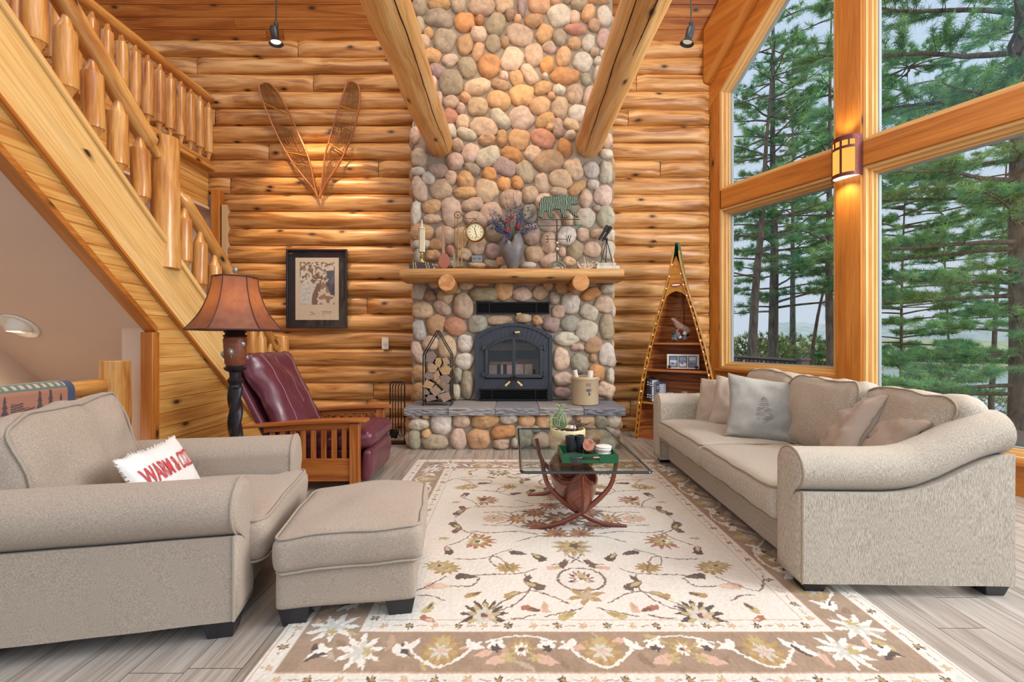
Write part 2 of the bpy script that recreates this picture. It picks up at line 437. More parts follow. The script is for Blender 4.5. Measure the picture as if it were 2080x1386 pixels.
M_CRACK = plain('wood_check', srgb(70, 40, 20), .9)
# the two tie beams
for nm, X, sd, lab in (('log_beam', -.9, 1, 'round log tie beam above the snowshoes side of the stone chimney'), ('log_beam', .95, 5, 'round log tie beam above the window side of the stone chimney')):
    mb = MB(); n = 60
    pts = [Vector((X+.012*n3(i*.16, sd), 5.72-i*.13, 3.64+.012*n3(i*.13, sd, 4))) for i in range(n)]
    o0 = len(mb.v); mb.tube(pts, [.168+.006*n3(i*.2, sd, 9)+.006*(i/n) for i in range(n)], 28, uvoff=(sd*3.3, sd*1.7))
    for k in range(o0, len(mb.v)):
        v = mb.v[k]; a = math.atan2(v.z-3.64, v.x-X)
        f = 1+.022*n3(a*2.2, v.y*1.1, sd)
        crack = (-1.15+.13*n3(v.y*.8, 3)) if sd == 1 else (-1.9+.15*n3(v.y*.7, 8))
        if abs(a-crack) < .10 and abs(v.y-3.6) < 2.2: f *= .955
        v.x = X+(v.x-X)*f; v.z = 3.64+(v.z-3.64)*f
    o = mb.build(nm, M_BEAM, smooth=50)
    mb = MB()
    for a0, a1, ya, yb in (((-50, -50, 5.55, 1.2),) if sd == 1 else ((-115, -140, 5.5, 1.5), (-86, -84, 3.6, 2.4))):
        q = []
        for i in range(60):
            t = i/59; y = lerp(ya, yb, t); a = R(lerp(a0, a1, t)+3*n3(y*2, sd)+1.5*n3(y*7, sd)); rr = .168+.006*n3((5.72-y)/.13*.2, sd, 9)+.006*((5.72-y)/.13/n)
            q.append((X+.012*n3((5.72-y)/.13*.16, sd)+math.cos(a)*rr*(1+.022*n3(a*2.2, y*1.1, sd)), y, 3.64+.012*n3((5.72-y)/.13*.13, sd, 4)+math.sin(a)*rr*(1+.022*n3(a*2.2, y*1.1, sd))))
        mb.tube(q, [.0015+.0055*math.sin(math.pi*i/59)**.6*(.7+.5*n3(i*.4, sd)) for i in range(60)], 5)
    mb.build('drying_check', M_CRACK, o); tag(o, lab, 'beam', 'log tie beams', 'structure')

# window wall, turned 26 degrees
U = Vector((.4472, -.8944, 0)); NI = Vector((-.8944, -.4472, 0)); WO = Vector((2.65, 6.1, 0)); ZV = Vector((0, 0, 1))
WF = (WO, U, ZV, NI)
zr = lambda u: 4.48+.977*(u-.168)
def wp(u, z, n=0): return WO+U*u+ZV*z+NI*n
def rect(u0, u1, z0, z1): return [(u0, z0), (u1, z0), (u1, z1), (u0, z1)]
def wprism(mb, poly, n0, n1, g=0): mb.prism(poly, (WO+NI*n0, U, ZV, NI), n1-n0, g)
mb = MB()
wprism(mb, rect(-.25, 1.7, -.05, .83), -.18, -.01); wprism(mb, rect(1.7, 5.3, -.05, .26), -.18, -.01)
wall_r = struct(mb.build('wall_right', M_TRIMW, bevel=.006))
mb = MB(); wprism(mb, rect(0, .168, .0, 4.6), -.15, 0, 1); mb.build('corner_post', M_TRIMW, wall_r, bevel=.005)
for a, b in ((1.582, 1.815), (3.5, 3.74), (5.2, 5.4)):
    mb = MB(); wprism(mb, rect(a, b, 0, zr(a)+.2), -.14, .03, 1); mb.build('timber_post', M_TRIMW, wall_r, bevel=.005)
for a, b in ((.2, 1.582), (1.815, 3.5), (3.74, 5.2)):
    mb = MB(); wprism(mb, rect(a, b, 2.93, 3.17), -.12, .02); mb.build('transom', M_TRIMW, wall_r, bevel=.005)
mb = MB(); wprism(mb, rect(.1, 1.6, .805, .845), -.15, .03); wprism(mb, rect(1.8, 5.3, .235, .275), -.15, .03); mb.build('window_sill', M_TRIMW, wall_r, bevel=.006)
mb = MB(); wprism(mb, [(-.1, zr(-.1)), (5.3, zr(5.3)), (5.3, zr(5.3)+.95), (-.1, zr(-.1)+.95)], -.14, .02); mb.build('rake_board', M_TRIMW, wall_r, bevel=.01)
mb = MB(); wprism(mb, [(.02, zr(.02)+.27), (5.0, zr(5.0)+.27), (5.0, zr(5.0)+.98), (.02, zr(.02)+.98)], -.1, .17); mb.build('rake_timber', M_TRIMW, wall_r, bevel=.045)
def inset(poly, d):
    n = len(poly); out = []
    for i in range(n):
        p0, p1, p2 = [Vector(poly[k % n]) for k in (i-1, i, i+1)]
        e1 = (p1-p0).normalized(); e2 = (p2-p1).normalized()
        n1 = Vector((-e1.y, e1.x)); n2 = Vector((-e2.y, e2.x))
        k = d/(1+n1.dot(n2)); out.append(tuple(p1+(n1+n2)*k))
    return out
M_GASK = plain('glazing_bead', srgb(150, 158, 160), .5)
wins = [rect(.168, 1.582, .845, 2.93), [(.168, 3.17), (1.582, 3.17), (1.582, zr(1.582)), (.168, zr(.168))],
        rect(1.815, 3.5, .275, 2.93), [(1.815, 3.17), (3.5, 3.17), (3.5, zr(3.5)), (1.815, zr(1.815))],
        rect(3.74, 5.2, .275, 2.93), [(3.74, 3.17), (5.2, 3.17), (5.2, zr(5.2)), (3.74, zr(3.74))]]
for k, po in enumerate(wins):
    mb = MB(); i1, i2, i3 = inset(po, .03), inset(po, .06), inset(po, .078)
    mb.ring(po, i1, WF, -.17, -.004); mb.ring(i1, i2, WF, -.17, -.05)
    o = struct(mb.build('window_%d' % (k+1), M_FRAMEW, bevel=.003))
    m2 = MB().ring(i2, i3, WF, -.17, -.085); m2.build('sash', M_FRAMEW, o, bevel=.002)
    m3 = MB().ring(i3, inset(po, .088), WF, -.16, -.115); m3.build('glazing_bead', M_GASK, o)
    m4 = MB(); wprism(m4, inset(po, .084), -.14, -.132); m4.build('window_pane', M_GLASS, o)

# hall and loft on the stair side
XS = -2.95
zb = lambda d: 1.61-.89*(d-3.697)
zt = lambda d: zb(d)+.54
zs = lambda d: zb(d)-.245
inv = lambda z, c: 3.697+(c-z)/.89
mb = MB().box((-5.75, 6.1, 1.6), (3.74, .06, 3.4)); mb.box((-7.55, 3, 1.5), (.06, 7, 9)); struct(mb.build('wall_left', M_CREAM))
mb = MB().box((-5.75, 3.0, 2.955), (3.5, 6.2, .03)); struct(mb.build('ceiling_hall', M_CREAM))
mb = MB().box((-5.8, 2.6, 3.3), (3.5, 7, .3)); lf = struct(mb.build('floor_loft', M_PANEL))
mb = MB(); tgboards(mb, ((-4.03, 0, 0), (0, 1, 0), (0, 0, 1), (1, 0, 0)), 2.97, 3.47, .11, lambda b: (-.9, 6.02), split=1)
mb.box((-4.07, 2.55, 3.22), (.03, 7, .5)); mb.box((-4.0, 2.55, 3.475), (.14, 7, .045), grain=1); mb.build('fascia', M_PANEL, lf)
mb = MB().box((-3.912, 6.03, 2.05), (.115, .12, 2.3)); struct(mb.build('trim_1', M_TRIMW, bevel=.006))
mb = MB().box((-3.8, 6.03, 1.0), (.06, .1, 4.0), grain=2); mb.build('scribe', M_CHINK, wb)
# under-stair soffit, its far wall, the wall end below
mb = MB(); mb.prism([(1.2, zs(1.2)), (5.4, zs(5.4)), (5.4, zs(5.4)+.03), (1.2, zs(1.2)+.03)], ((-4.47, 0, 0), (0, 1, 0), (0, 0, 1), (1, 0, 0)), 1.5)
sof = struct(mb.build('ceiling_stair', M_CREAM, smooth=0))
mb = MB().box((-4.5, 2.5, .6), (.06, 7, 6.0)); mb.box((-3.105, 3.80, .66), (.25, .09, 1.32)); mb.box((-3.7, 5.4, -1.2), (1.6, .06, 2.8)); struct(mb.build('wall_stairwell', M_CREAM, smooth=0))
mb = MB().box((-3.75, 3, -2.62), (1.6, 6, .1)); mb.box((-3.02, 3, -1.33), (.06, 6, 2.5)); struct(mb.build('floor_stairwell', M_CREAM, smooth=0))
# ---------------------------------------------------------------- fireplace
CF, HB = 5.62, 5.06                                  # depth of the chimney face and of the hearth base face
PAL = dict(g=(184, 166, 140), t=(214, 170, 126), o=(214, 156, 106), p=(222, 192, 170), w=(216, 204, 186), r=(206, 150, 122),
           m=(190, 162, 150), n=(186, 180, 158), q=(212, 182, 152), b=(180, 148, 118))
SA = "100,60,80,90,0,g;300,35,120,60,0,t;500,40,75,85,0,g;735,55,145,100,5,q;960,40,100,80,-15,q;1135,60,45,95,0,m;1310,40,120,85,0,t;1480,5,50,40,0,t;1590,0,40,25,0,g;1720,30,90,65,0,g;1900,0,120,25,0,t;305,175,140,95,10,g;560,215,108,100,0,o;715,195,48,55,0,o;880,235,100,120,25,g;1020,140,55,60,0,b;1097,185,42,48,0,t;1262,200,110,70,-8,t;1515,145,125,115,-15,w;1665,165,65,72,-10,q;1810,125,70,95,25,t;1975,150,80,110,-10,w;100,250,65,100,0,g;195,325,52,60,0,t;365,395,120,125,20,g;700,335,88,80,0,p;565,440,85,110,15,t;850,430,80,95,-10,g;965,415,48,58,0,b;1115,340,145,115,20,q;1365,330,88,100,20,t;1675,285,115,55,0,r;1870,245,68,70,0,b;1525,370,75,90,-10,g;1970,380,80,105,0,m;1670,425,70,65,0,t;1812,420,70,90,15,w;145,415,70,75,0,q;235,550,95,75,10,t;415,595,85,65,-5,p;585,670,100,115,-10,g;695,515,55,105,20,t;810,655,120,125,0,o;1045,585,110,130,20,p;1262,545,98,120,-15,q;1418,470,75,55,20,p;1557,560,80,105,15,t;1395,640,70,95,25,o;1750,610,105,105,20,w;1870,518,45,40,0,p;1908,610,50,50,0,w;1980,545,60,60,-20,w;280,700,90,75,20,m;423,820,125,135,0,g;690,865,145,85,-15,q;925,845,95,58,15,b;1085,780,75,90,-20,t;1215,740,70,120,-30,q;1370,765,35,38,0,w;960,755,45,48,0,p;1570,755,155,90,0,o;1785,790,52,65,-20,n;1920,745,65,110,10,w;245,830,45,75,0,p;905,1000,135,100,20,t;1135,950,125,110,0,t;1350,875,100,68,-15,t;1515,895,70,55,20,w;1675,940,85,105,0,q;1830,965,75,115,0,p;425,1020,90,70,0,q;565,975,60,55,10,t;690,1065,112,95,10,q;525,1085,48,60,0,p;1320,1055,108,98,0,t;1525,1075,88,115,0,q;1435,960,38,40,0,t;300,990,40,80,0,p;410,1170,90,85,15,r;545,1225,70,85,0,q;760,1270,150,100,15,q;920,1190,75,130,-40,w;1130,1185,125,130,-25,p;1370,1205,110,75,-25,t;1710,1130,100,85,0,w;1500,1280,60,105,-10,m;1640,1245,90,58,20,q;1425,1275,45,40,0,t;1630,1350,55,50,0,w;425,1310,55,75,0,w;580,1340,110,55,20,w;60,1350,50,90,0,p"
SB = "790,115,95,62,0,t;940,95,55,90,5,t;1110,105,115,115,10,t;1350,100,125,95,20,r;1570,195,75,100,-15,o;490,165,65,70,0,q;625,245,85,100,15,p;800,285,130,105,-20,w;1035,260,115,75,25,o;1245,250,90,85,-10,q;1405,325,160,115,-10,b;965,380,130,95,20,m;1165,440,90,120,-20,g;465,330,85,90,0,p;635,410,95,60,25,g;810,460,80,75,0,o;1665,410,90,115,-20,q;1840,420,85,90,0,w;1990,440,65,120,0,w;1990,255,68,50,0,w;1990,120,70,80,0,q;105,290,85,95,0,g;290,420,105,80,5,m;90,430,75,45,0,w;195,500,72,70,20,w;420,495,65,75,10,q;570,515,95,90,10,t;320,610,115,105,0,q;110,610,80,135,-20,p;560,645,125,65,-5,t;780,620,125,120,30,q;955,555,72,75,0,o;1095,545,65,75,-10,o;1335,550,75,105,-10,q;1530,505,125,100,10,q;1515,640,90,50,10,q;1700,600,105,60,-35,t;1860,565,65,50,10,w;1960,675,100,110,0,p;1785,710,68,95,0,q;1220,670,85,95,0,q;1030,710,120,100,0,q;1360,740,90,90,0,p;230,785,100,72,-15,t;70,850,55,130,5,w;430,840,110,155,-12,p;640,765,115,70,-15,q;830,850,110,115,-30,q;1220,860,80,110,0,n;1785,900,110,105,0,w;1895,805,48,38,0,m;1985,890,95,115,0,n;230,910,100,50,0,q;680,920,125,90,15,q;1420,940,120,110,0,p;1605,920,55,70,0,q;130,1045,125,90,0,t;370,1070,110,90,15,q;520,1100,85,115,0,q;690,1185,95,95,10,q;860,1060,100,90,20,g;1230,1070,90,115,0,m;1590,1085,100,100,10,w;1755,1070,65,75,0,q;1910,1060,90,50,0,q;2030,1075,50,60,0,w;1410,1150,75,115,0,q;130,1165,90,50,0,w;285,1170,90,65,0,t;245,1280,80,60,0,t;90,1290,40,80,0,n;560,1270,80,65,0,q;845,1235,80,85,0,m;1265,1265,105,85,0,q;1680,1230,85,105,20,g;1850,1220,95,85,0,q;2010,1230,70,100,0,w;1545,1245,40,50,0,p;1420,1340,100,80,-20,p;1615,1340,70,50,0,q;1200,1380,90,40,0,w;830,1370,80,50,10,g;920,1340,45,50,0,t;690,1380,100,35,0,q;430,1370,50,40,0,n;420,1230,45,60,0,r;300,1400,90,40,0,q;1000,1420,90,45,0,p;1500,1430,100,40,0,w;1800,1400,90,45,0,q;1990,1420,70,60,0,t;130,1430,80,45,0,w;560,1450,60,30,0,t"
SD = "120,115,60,80,15,w;240,65,50,40,0,q;480,65,65,50,0,q;610,50,75,38,0,r;785,110,75,85,-10,t;970,50,110,35,0,m;1130,70,42,50,0,t;1240,85,60,60,0,t;1465,50,50,40,0,g;1595,100,55,45,0,w;205,155,48,50,0,b;320,160,65,58,15,q;415,118,28,28,0,n;145,270,85,68,0,q;300,250,85,55,35,q;465,235,82,105,-15,p;630,145,122,60,0,g;925,145,80,60,0,p;1070,135,68,60,0,q;1180,175,40,52,0,w;1310,215,75,92,0,w;1465,145,80,48,-25,o;1570,225,80,68,0,p;1210,280,52,55,0,q;1450,285,75,62,25,w;120,430,52,85,-10,w;250,385,72,90,0,t;400,395,92,72,25,r;578,380,80,78,0,n;745,350,105,42,-5,q;935,335,75,40,0,q;1045,350,42,45,-20,t;1155,380,70,65,10,m;1305,375,75,65,-10,n;1435,430,85,88,0,w;1590,400,55,105,0,g;105,600,45,90,-15,p;205,530,65,60,0,q;340,560,75,95,-10,q;485,530,65,72,0,w;1270,495,105,55,0,w;1485,545,65,75,30,t;1360,560,55,32,0,p;475,670,78,70,0,w;1235,650,65,95,0,p;1590,620,65,98,0,w;1378,690,70,85,-10,n;1482,645,28,38,0,t;115,765,60,70,0,t;240,700,60,60,0,w;280,830,60,60,0,q;250,920,65,50,0,w;420,780,35,65,0,n;495,855,55,115,0,g;1510,760,65,68,0,o;1620,790,32,68,0,w;1245,810,75,58,0,p;110,910,50,75,0,t;410,910,35,65,0,w;1240,915,72,48,20,m;1585,895,75,65,20,p;1420,900,80,70,0,q"
SE = "75,1095,55,32,0,m;170,1095,35,30,0,q;115,1165,88,50,0,w;295,1155,82,95,0,w;450,1130,68,68,0,p;640,1130,110,75,-15,t;820,1110,75,58,0,w;960,1130,70,65,0,t;1105,1145,70,65,0,t;1250,1110,70,55,0,p;1430,1130,85,70,0,q;1540,1130,55,80,-20,n;1645,1120,62,72,0,w;85,1285,55,85,0,n;175,1240,42,40,0,t;240,1305,108,65,0,g;425,1280,68,88,0,p;585,1280,95,88,0,t;775,1225,105,55,-10,o;765,1320,68,45,0,q;940,1260,75,95,0,n;1070,1290,75,65,0,q;1030,1205,40,30,0,n;870,1310,35,45,0,n;1200,1290,90,85,0,q;1330,1230,60,60,0,q;1470,1240,50,70,0,b;1590,1270,85,95,0,n;1665,1240,40,35,0,m;1420,1330,90,45,0,w"
M_STONE = vcol('river_stone', .75, .36, 17, .011, .25)
M_MORTAR = plain('mortar', srgb(146, 134, 118), .95, noise=.08, nscale=30, bumpd=.004)
sr = random.Random(3)
def stone(mb, X, Y, Z, a, b, ang, key, h=.068, side=None):
    """a pillow of stone standing out of a wall that faces the camera"""
    c = PAL[key]; k = 1+sr.uniform(-.07, .07); kb = sr.uniform(-6, 6)
    col = srgb(min(255, c[0]*k), min(255, c[1]*k), min(255, c[2]*k+kb)); mb.color(col)
    nr, ns = 8, 30; sd = sr.uniform(0, 999); ex = sr.uniform(2.0, 2.9); h *= sr.uniform(.8, 1.15)
    ca, sa = math.cos(R(ang)), math.sin(R(ang)); vs = []
    for r in range(nr+1):
        t = r/nr; rho = math.sin(t*math.pi/2)
        for s in range(ns):
            th = 2*math.pi*s/ns; cs, sn = math.cos(th), math.sin(th)
            k = (abs(cs)**ex+abs(sn)**ex)**(-1/ex)
            k *= 1+.17*n3(cs*1.1+sd, sn*1.1, 1)+.07*n3(cs*2.6+sd, sn*2.6, 7)
            x = a*k*cs*rho; y = b*k*sn*rho
            hh = h*(max(0, 1-rho**2.6))**.5-.022*(rho >= .999)
            hh += h*.34*n3(x*9+sd, y*9, sd)*(1-rho**4)+h*.16*n3(x*26+sd, y*26, 2)*(1-rho**4)
            vs.append(Vector((X+x*ca-y*sa, Y-hh, Z-x*sa-y*ca)))
    fs = []
    for r in range(nr):
        for s in range(ns):
            s2 = (s+1) % ns; fs.append((r*ns+s, r*ns+s2, (r+1)*ns+s2, (r+1)*ns+s))
    mb.add(vs, [f for f in fs])
def stones(mb, txt, x0, y0, sc, d):
    for q in txt.split(';'):
        cx, cy, a, b, ang, key = q.split(',')
        p = W(x0+float(cx)/sc, y0+float(cy)/sc, d-.03); k = d/F/sc
        stone(mb, p.x, d, p.z, float(a)*k*.985, float(b)*k*.985, float(ang), key)
fp = thing('stone_fireplace', 'river rock fireplace and chimney with raised flagstone hearth', 'fireplace', (0, 0, 0))
mb = MB().box((.01, CF+.27, 4.71), (2.47, .42, 6.8))
for a, b in ((-1.225, -.35), (.39, 1.245)): mb.box(((a+b)/2, CF+.27, .9), (b-a, .42, .82))
mb.box((.02, CF+.07, 4.72), (2.45, .14, 6.78)); mb.box((.02, CF+.27, .58), (.75, .42, .26))
for a, b in ((-1.225, -.35), (.39, 1.245)): mb.box(((a+b)/2, CF+.07, .9), (b-a, .14, .85))
mb.box((.02, CF+.44, .9), (.76, .06, .85)); mb.build('chimney_core', M_MORTAR, fp)
mb = MB(); stones(mb, SA, 830, 0, 4.95, CF); stones(mb, SB, 830, 260, 4.95, CF); stones(mb, SD, 820, 560, 3.849, CF)
keys = 'gtqpwoqtg'
for j in range(9):
    for i in range(11):
        if j < 1 and False: pass
        stone(mb, -1.16+i*.232+(j % 2)*.08+sr.uniform(-.03, .03), CF, 5.62+j*.235+sr.uniform(-.03, .03), sr.uniform(.08, .12), sr.uniform(.07, .11), sr.uniform(-30, 30), sr.choice(keys))
for sx in (-1, 1):                                     # sides of the chimney
    mb.t(Matrix.Translation((0.01+sx*1.235, CF+.24, 0)) @ rotz(sx*math.pi/2))
    for j in range(27):
        stone(mb, sr.uniform(-.06, .08), 0, .5+j*.215, .15, .1, sr.uniform(-12, 12), sr.choice(keys))
mb.t(); mb.build('chimney_stones', M_STONE, fp, smooth=70)
mb = MB().box((.03, HB+.28, .19), (2.34, .56, .38)); mb.build('hearth_core', M_MORTAR, fp)
mb = MB(); stones(mb, SE, 820, 560, 3.849, HB)
for sx in (-1, 1):
    mb.t(Matrix.Translation((.03+sx*1.17, HB+.28, 0)) @ rotz(sx*math.pi/2))
    for i in range(2):
        for j in range(2): stone(mb, -.13+i*.28, 0, .09+j*.18, .13, .085, 0, sr.choice(keys))
mb.t(); mb.build('hearth_stones', M_STONE, fp, smooth=70)
# flagstone slab with a chipped front edge
M_FLAG = vcol('flagstone', .7, .25, 14, .006, .3)
mb = MB(); cuts = [-1.19, -.70, -.185, .30, .79, 1.25]; cl = [(150, 148, 150), (162, 158, 158), (138, 138, 144), (156, 152, 150), (132, 132, 140)]
for i in range(5):
    a, b = cuts[i]+.004, cuts[i+1]-.004; mb.color(srgb(*cl[i])); nx = 24
    def fn(u, v):
        x = lerp(a, b, u); t = v*3; e = .012
        yb = CF+.02; yf = 4.985
        if t <= 1: return Vector((x, lerp(yb, yf+.012*n3(x*9, 1), t), .467))
        if t <= 2: return Vector((x, yf+.012*n3(x*9, 1)-.006+.02*n3(x*17, (t-1)*5, 4), lerp(.463, .385, t-1)))
        return Vector((x, lerp(yf, yb, t-2), .383))
    mb.grid(fn, nx, 31, flip=True)
    for x in (a, b): mb.add([(x, 4.99, .467), (x, CF, .467), (x, CF, .385), (x, 4.99, .385)], [(0, 1, 2, 3)])
mb.build('hearth_slab', M_FLAG, fp, smooth=50)
mb = MB().box((.03, 5.32, .42), (2.40, .64, .068)); mb.build('slab_joints', plain('joint_grout', srgb(186, 182, 176), .9), fp)
# mantel on two log brackets
mt = thing('mantel_shelf', 'half-log mantel shelf across the stone chimney on two round log brackets', 'mantel', (0, 5.45, 1.9))
def mant(u, v):
    x = lerp(-1.285, 1.285, u); a = v*2*math.pi
    dep = .24+.012*n3(x*1.3, 3); hz = .072+.004*n3(x*2, 5)
    ct, st = math.cos(a), math.sin(a)
    y = math.copysign(abs(ct)**.5, ct)*dep; z = math.copysign(abs(st)**(.35 if st > 0 else .75), st)*hz
    return Vector((x, y-.02, z+.075+.004*n3(x*3+a, 1)))
mb = MB(); mb.grid(lambda u, v: mant(u, v), 50, 33, uvs=lambda i, j: (i*.052, j*.025))
for u in (0, 1):
    ring_ = [mant(u, k/32) for k in range(32)]; mb.add(ring_, [tuple(range(32)) if u else tuple(range(31, -1, -1))])
mb.build('shelf_log', M_MANTEL, mt)
M_ENDG = wood('log_end_grain', srgb(222, 168, 112), srgb(210, 150, 92), srgb(186, 124, 72), knots=0, su=6, sv=6, rough=.7)
for X in (-.748, .787):
    b = MB().tube([(X, -.27+i*.1, -.03) for i in range(6)], [.098, .1, .101, .1, .1, .1], 24); bo = b.build('bracket_log', M_MANTEL, mt, bevel=.006)
    e = MB().tube([(X, -.274, -.03), (X, -.269, -.03)], .09, 24); e.tube([(X+.01, -.2745, -.02), (X+.05, -.2745, .035), (X+.06, -.2745, .06)], .002, 4); e.build('end_grain', M_ENDG, bo)

# fireplace insert
ins = thing('fireplace_insert', 'charcoal arched steel fireplace insert with twin glass doors', 'fireplace insert', (.02, CF-.045, .467))
def arcp(w, h0, h1, n=16):                              # outline: sides up to h0, arc crown at h1
    rise = h1-h0; r = (w*w/4+rise*rise)/(2*rise); a = math.asin(w/2/r)
    return [(r*math.sin(lerp(-a, a, i/n)), h1-r+r*math.cos(lerp(-a, a, i/n))) for i in range(n+1)]
fr = ((0, 0, 0), (1, 0, 0), (0, 0, 1), (0, -1, 0))
def shell(mb, w, h0, h1, w2, b0, b2, g0, g1, n0, n1):
    o = [(-w/2, b0)]+arcp(w, h0, h1)+[(w/2, b0)]
    i = [(-w2/2, b2)]+arcp(w2, g0, g1)+[(w2/2, b2)]
    return mb.ring(o, i, fr, n0, n1)
mb = MB(); shell(mb, .945, .80, .955, .70, 0, .27, .62, .775, 0, .03); shell(mb, .945, .80, .955, .86, .0, .165, .765, .915, .03, .045)
mb.build('face_panel', M_STOVE, ins, bevel=.003)
mb = MB().box((0, .36, .52), (.70, .02, .60)); mb.box((0, .2, .255), (.70, .3, .02)); mb.box((-.345, .2, .52), (.02, .3, .6)); mb.box((.345, .2, .52), (.02, .3, .6)); mb.box((0, .2, .815), (.70, .3, .02)); mb.build('firebox', M_DARK, ins)
M_REFR = vcol('firebrick', .9, .3, 20, .003)
mb = MB().color(srgb(150, 128, 104)); mb.box((-.02, .26, .66), (.6, .05, .09)); mb.color(srgb(168, 160, 148))
for k in range(5): mb.color(srgb(*[v*RND.uniform(.9, 1.15) for v in (200, 186, 166)])); mb.box((-.26+k*.112, .2, .36), (.10 if k != 1 else .03, .05, .16))
mb.color(srgb(150, 122, 92)); mb.box((-.13, .19, .455), (.34, .07, .03)); mb.color(srgb(120, 84, 54)); mb.box((.18, .24, .4), (.28, .05, .2)); mb.build('firebricks', M_REFR, ins)
M_SMOKE = glass('stove_glass', (.90, .88, .86, 1), .04)
for sx in (-1, 1):
    mb = MB(); o = arcp(.70, .635, .79, 32); half = [p for p in o if p[0]*sx >= -1e-6]
    if sx < 0: half = half[::-1]
    # half: centre -> side
    i = [(sx*max(.03, abs(p[0])-.035), p[1]-.04) for p in half]
    i = [(sx*lerp(.02, .315, k/(len(half)-1)), 0) for k in range(len(half))]
    r2 = arcp(.70, .635, .79, 64)
    def top(x): return min(r2, key=lambda p: abs(p[0]-x))[1]-.045
    outl = [(sx*.0, .285)]+[(p[0], p[1]) for p in half]+[(sx*.35, .285)]
    inl = [(sx*.022, .33)]+[(x, top(x)) for x, _ in i]+[(sx*.315, .33)]
    if sx > 0: outl, inl = outl[::-1], inl[::-1]
    mb.ring(outl, inl, fr, .03, .06); dr = mb.build('door', M_STOVE, ins, bevel=.007)
    g = MB(); g.prism(inl, ((0, -.04, 0), (1, 0, 0), (0, 0, 1), (0, -1, 0)), .004); g.build('door_glass', M_SMOKE, dr)
    h = MB(); h.tube([(sx*.02, -.06, .275), (sx*.02, -.10, .27), (sx*.045, -.115, .245)], .009, 8); h.box((sx*.02, -.065, .285), (.03, .02, .04)); h.build('latch', M_IRON, dr)
    h = MB(); h.tube([(sx*.045, -.115, .247), (sx*.1, -.125, .195)], [.011, .015], 10); h.build('handle', M_PINE, dr)
    for z in (.33, .655):
        h = MB(); h.tube([(sx*.375, -.05, z-.03), (sx*.375, -.05, z+.03)], .014, 10); h.box((sx*.36, -.045, z), (.06, .02, .035)); h.build('hinge', M_STOVE, dr)
mb = MB(); mb.tube([(0, -.03, .835), (0, -.07, .835), (.02, -.08, .838)], .007, 8); lv = mb.build('damper_lever', M_IRON, ins)
h = MB(); h.tube([(.015, -.08, .838), (.075, -.08, .842)], [.012, .014], 10); h.build('handle', M_PINE, lv)
def louvre(parent, w, h, y, z, name):
    mb = MB().box((0, y+.03, z), (w, .02, h)); mb.box((0, y, z+h/2-.006), (w, .04, .012)); mb.box((0, y, z-h/2+.006), (w, .04, .012))
    for sx in (-1, 1): mb.box((sx*(w/2-.006), y, z), (.012, .04, h)); mb.box((sx*w*.32, y-.012, z), (.01, .02, h))
    n = 6
    for k in range(n): mb.box((0, y-.004, z-h/2+h*(k+.8)/(n+.6)), (w, .03, .007), rot=rx(R(18)).to_3x3())
    return mb.build(name, M_IRON, parent)
louvre(ins, .83, .135, -.055, .085, 'lower_grille')
vg = thing('vent_grille', 'black louvred air vent grille set in the stones above the insert', 'vent', (.01, CF-.03, 1.61))
louvre(vg, .9, .145, 0, 0, 'louvres')
mb = MB(); mb.tube([(.03, -.03, -.09), (.03, -.08, -.085), (.05, -.09, -.083)], .006, 8); lv = mb.build('lever', M_IRON, vg)
h = MB(); h.tube([(.045, -.09, -.083), (.1, -.09, -.075)], [.011, .013], 10); h.build('handle', M_PINE, lv)
# ---------------------------------------------------------------- staircase and railings
st = thing('staircase', 'log staircase with a broad pine stringer along the open side', 'staircase', (XS, 4, 0))
def PX(poly, x0, x1, ):                                # prism across X, in the frame of st
    return poly, ((x0-XS, -4, 0), (0, 1, 0), (0, 0, 1), (1, 0, 0)), x1-x0
sa_ = math.atan(.89); cA, sA = math.cos(sa_), math.sin(sa_)
mb = MB(); mb.prism([(d*cA-z*sA, d*sA+z*cA) for d, z in [(1.9, zb(1.9)), (5.506, 0), (6.0, 0), (6.0, zt(6.0)), (1.9, zt(1.9))]], ((-.05, -4, 0), (0, cA, -sA), (0, sA, cA), (1, 0, 0)), .072); mb.build('stringer', M_PINE, st, bevel=.006)
mb = MB(); mb.prism(*PX([(1.9, zb(1.9)), (5.506, 0), (6.02, 0), (6.02, zt(6.02)), (1.9, zt(1.9))], -3.98, -3.93)); mb.build('wall_stringer', M_PINE, st)
ang = -math.atan(.89)
for a, b in ((1.9, 3.86), (3.98, 5.86)):
    c = (a+b)/2; ln = (b-a)/math.cos(ang); mb = MB().box((-.015, c-4, zt(c)+.02), (.12, ln, .045), rot=rx(ang).to_3x3()); mb.build('stringer_cap', M_PINE, st, bevel=.012)
mb = MB(); a, b = 1.9, 5.5; c = (a+b)/2; mb.box((.03, c-4, zb(c)+.005), (.02, (b-a)/math.cos(ang), .022), rot=rx(ang).to_3x3()); mb.build('stringer_bead', M_TRIMW, st)
for k in range(19):
    d = 5.93-.213*k; z = .19*(k+1)-.02
    if d < 2.0: break
    mb = MB().box((-.52, d-4-.1, z), (.94, .27, .04), grain=0); mb.build('tread', M_PANEL, st, bevel=.008)
    mb = MB().box((-.52, d-4+.02, z-.105), (.94, .02, .17), grain=0); mb.build('riser', M_PANEL, st)
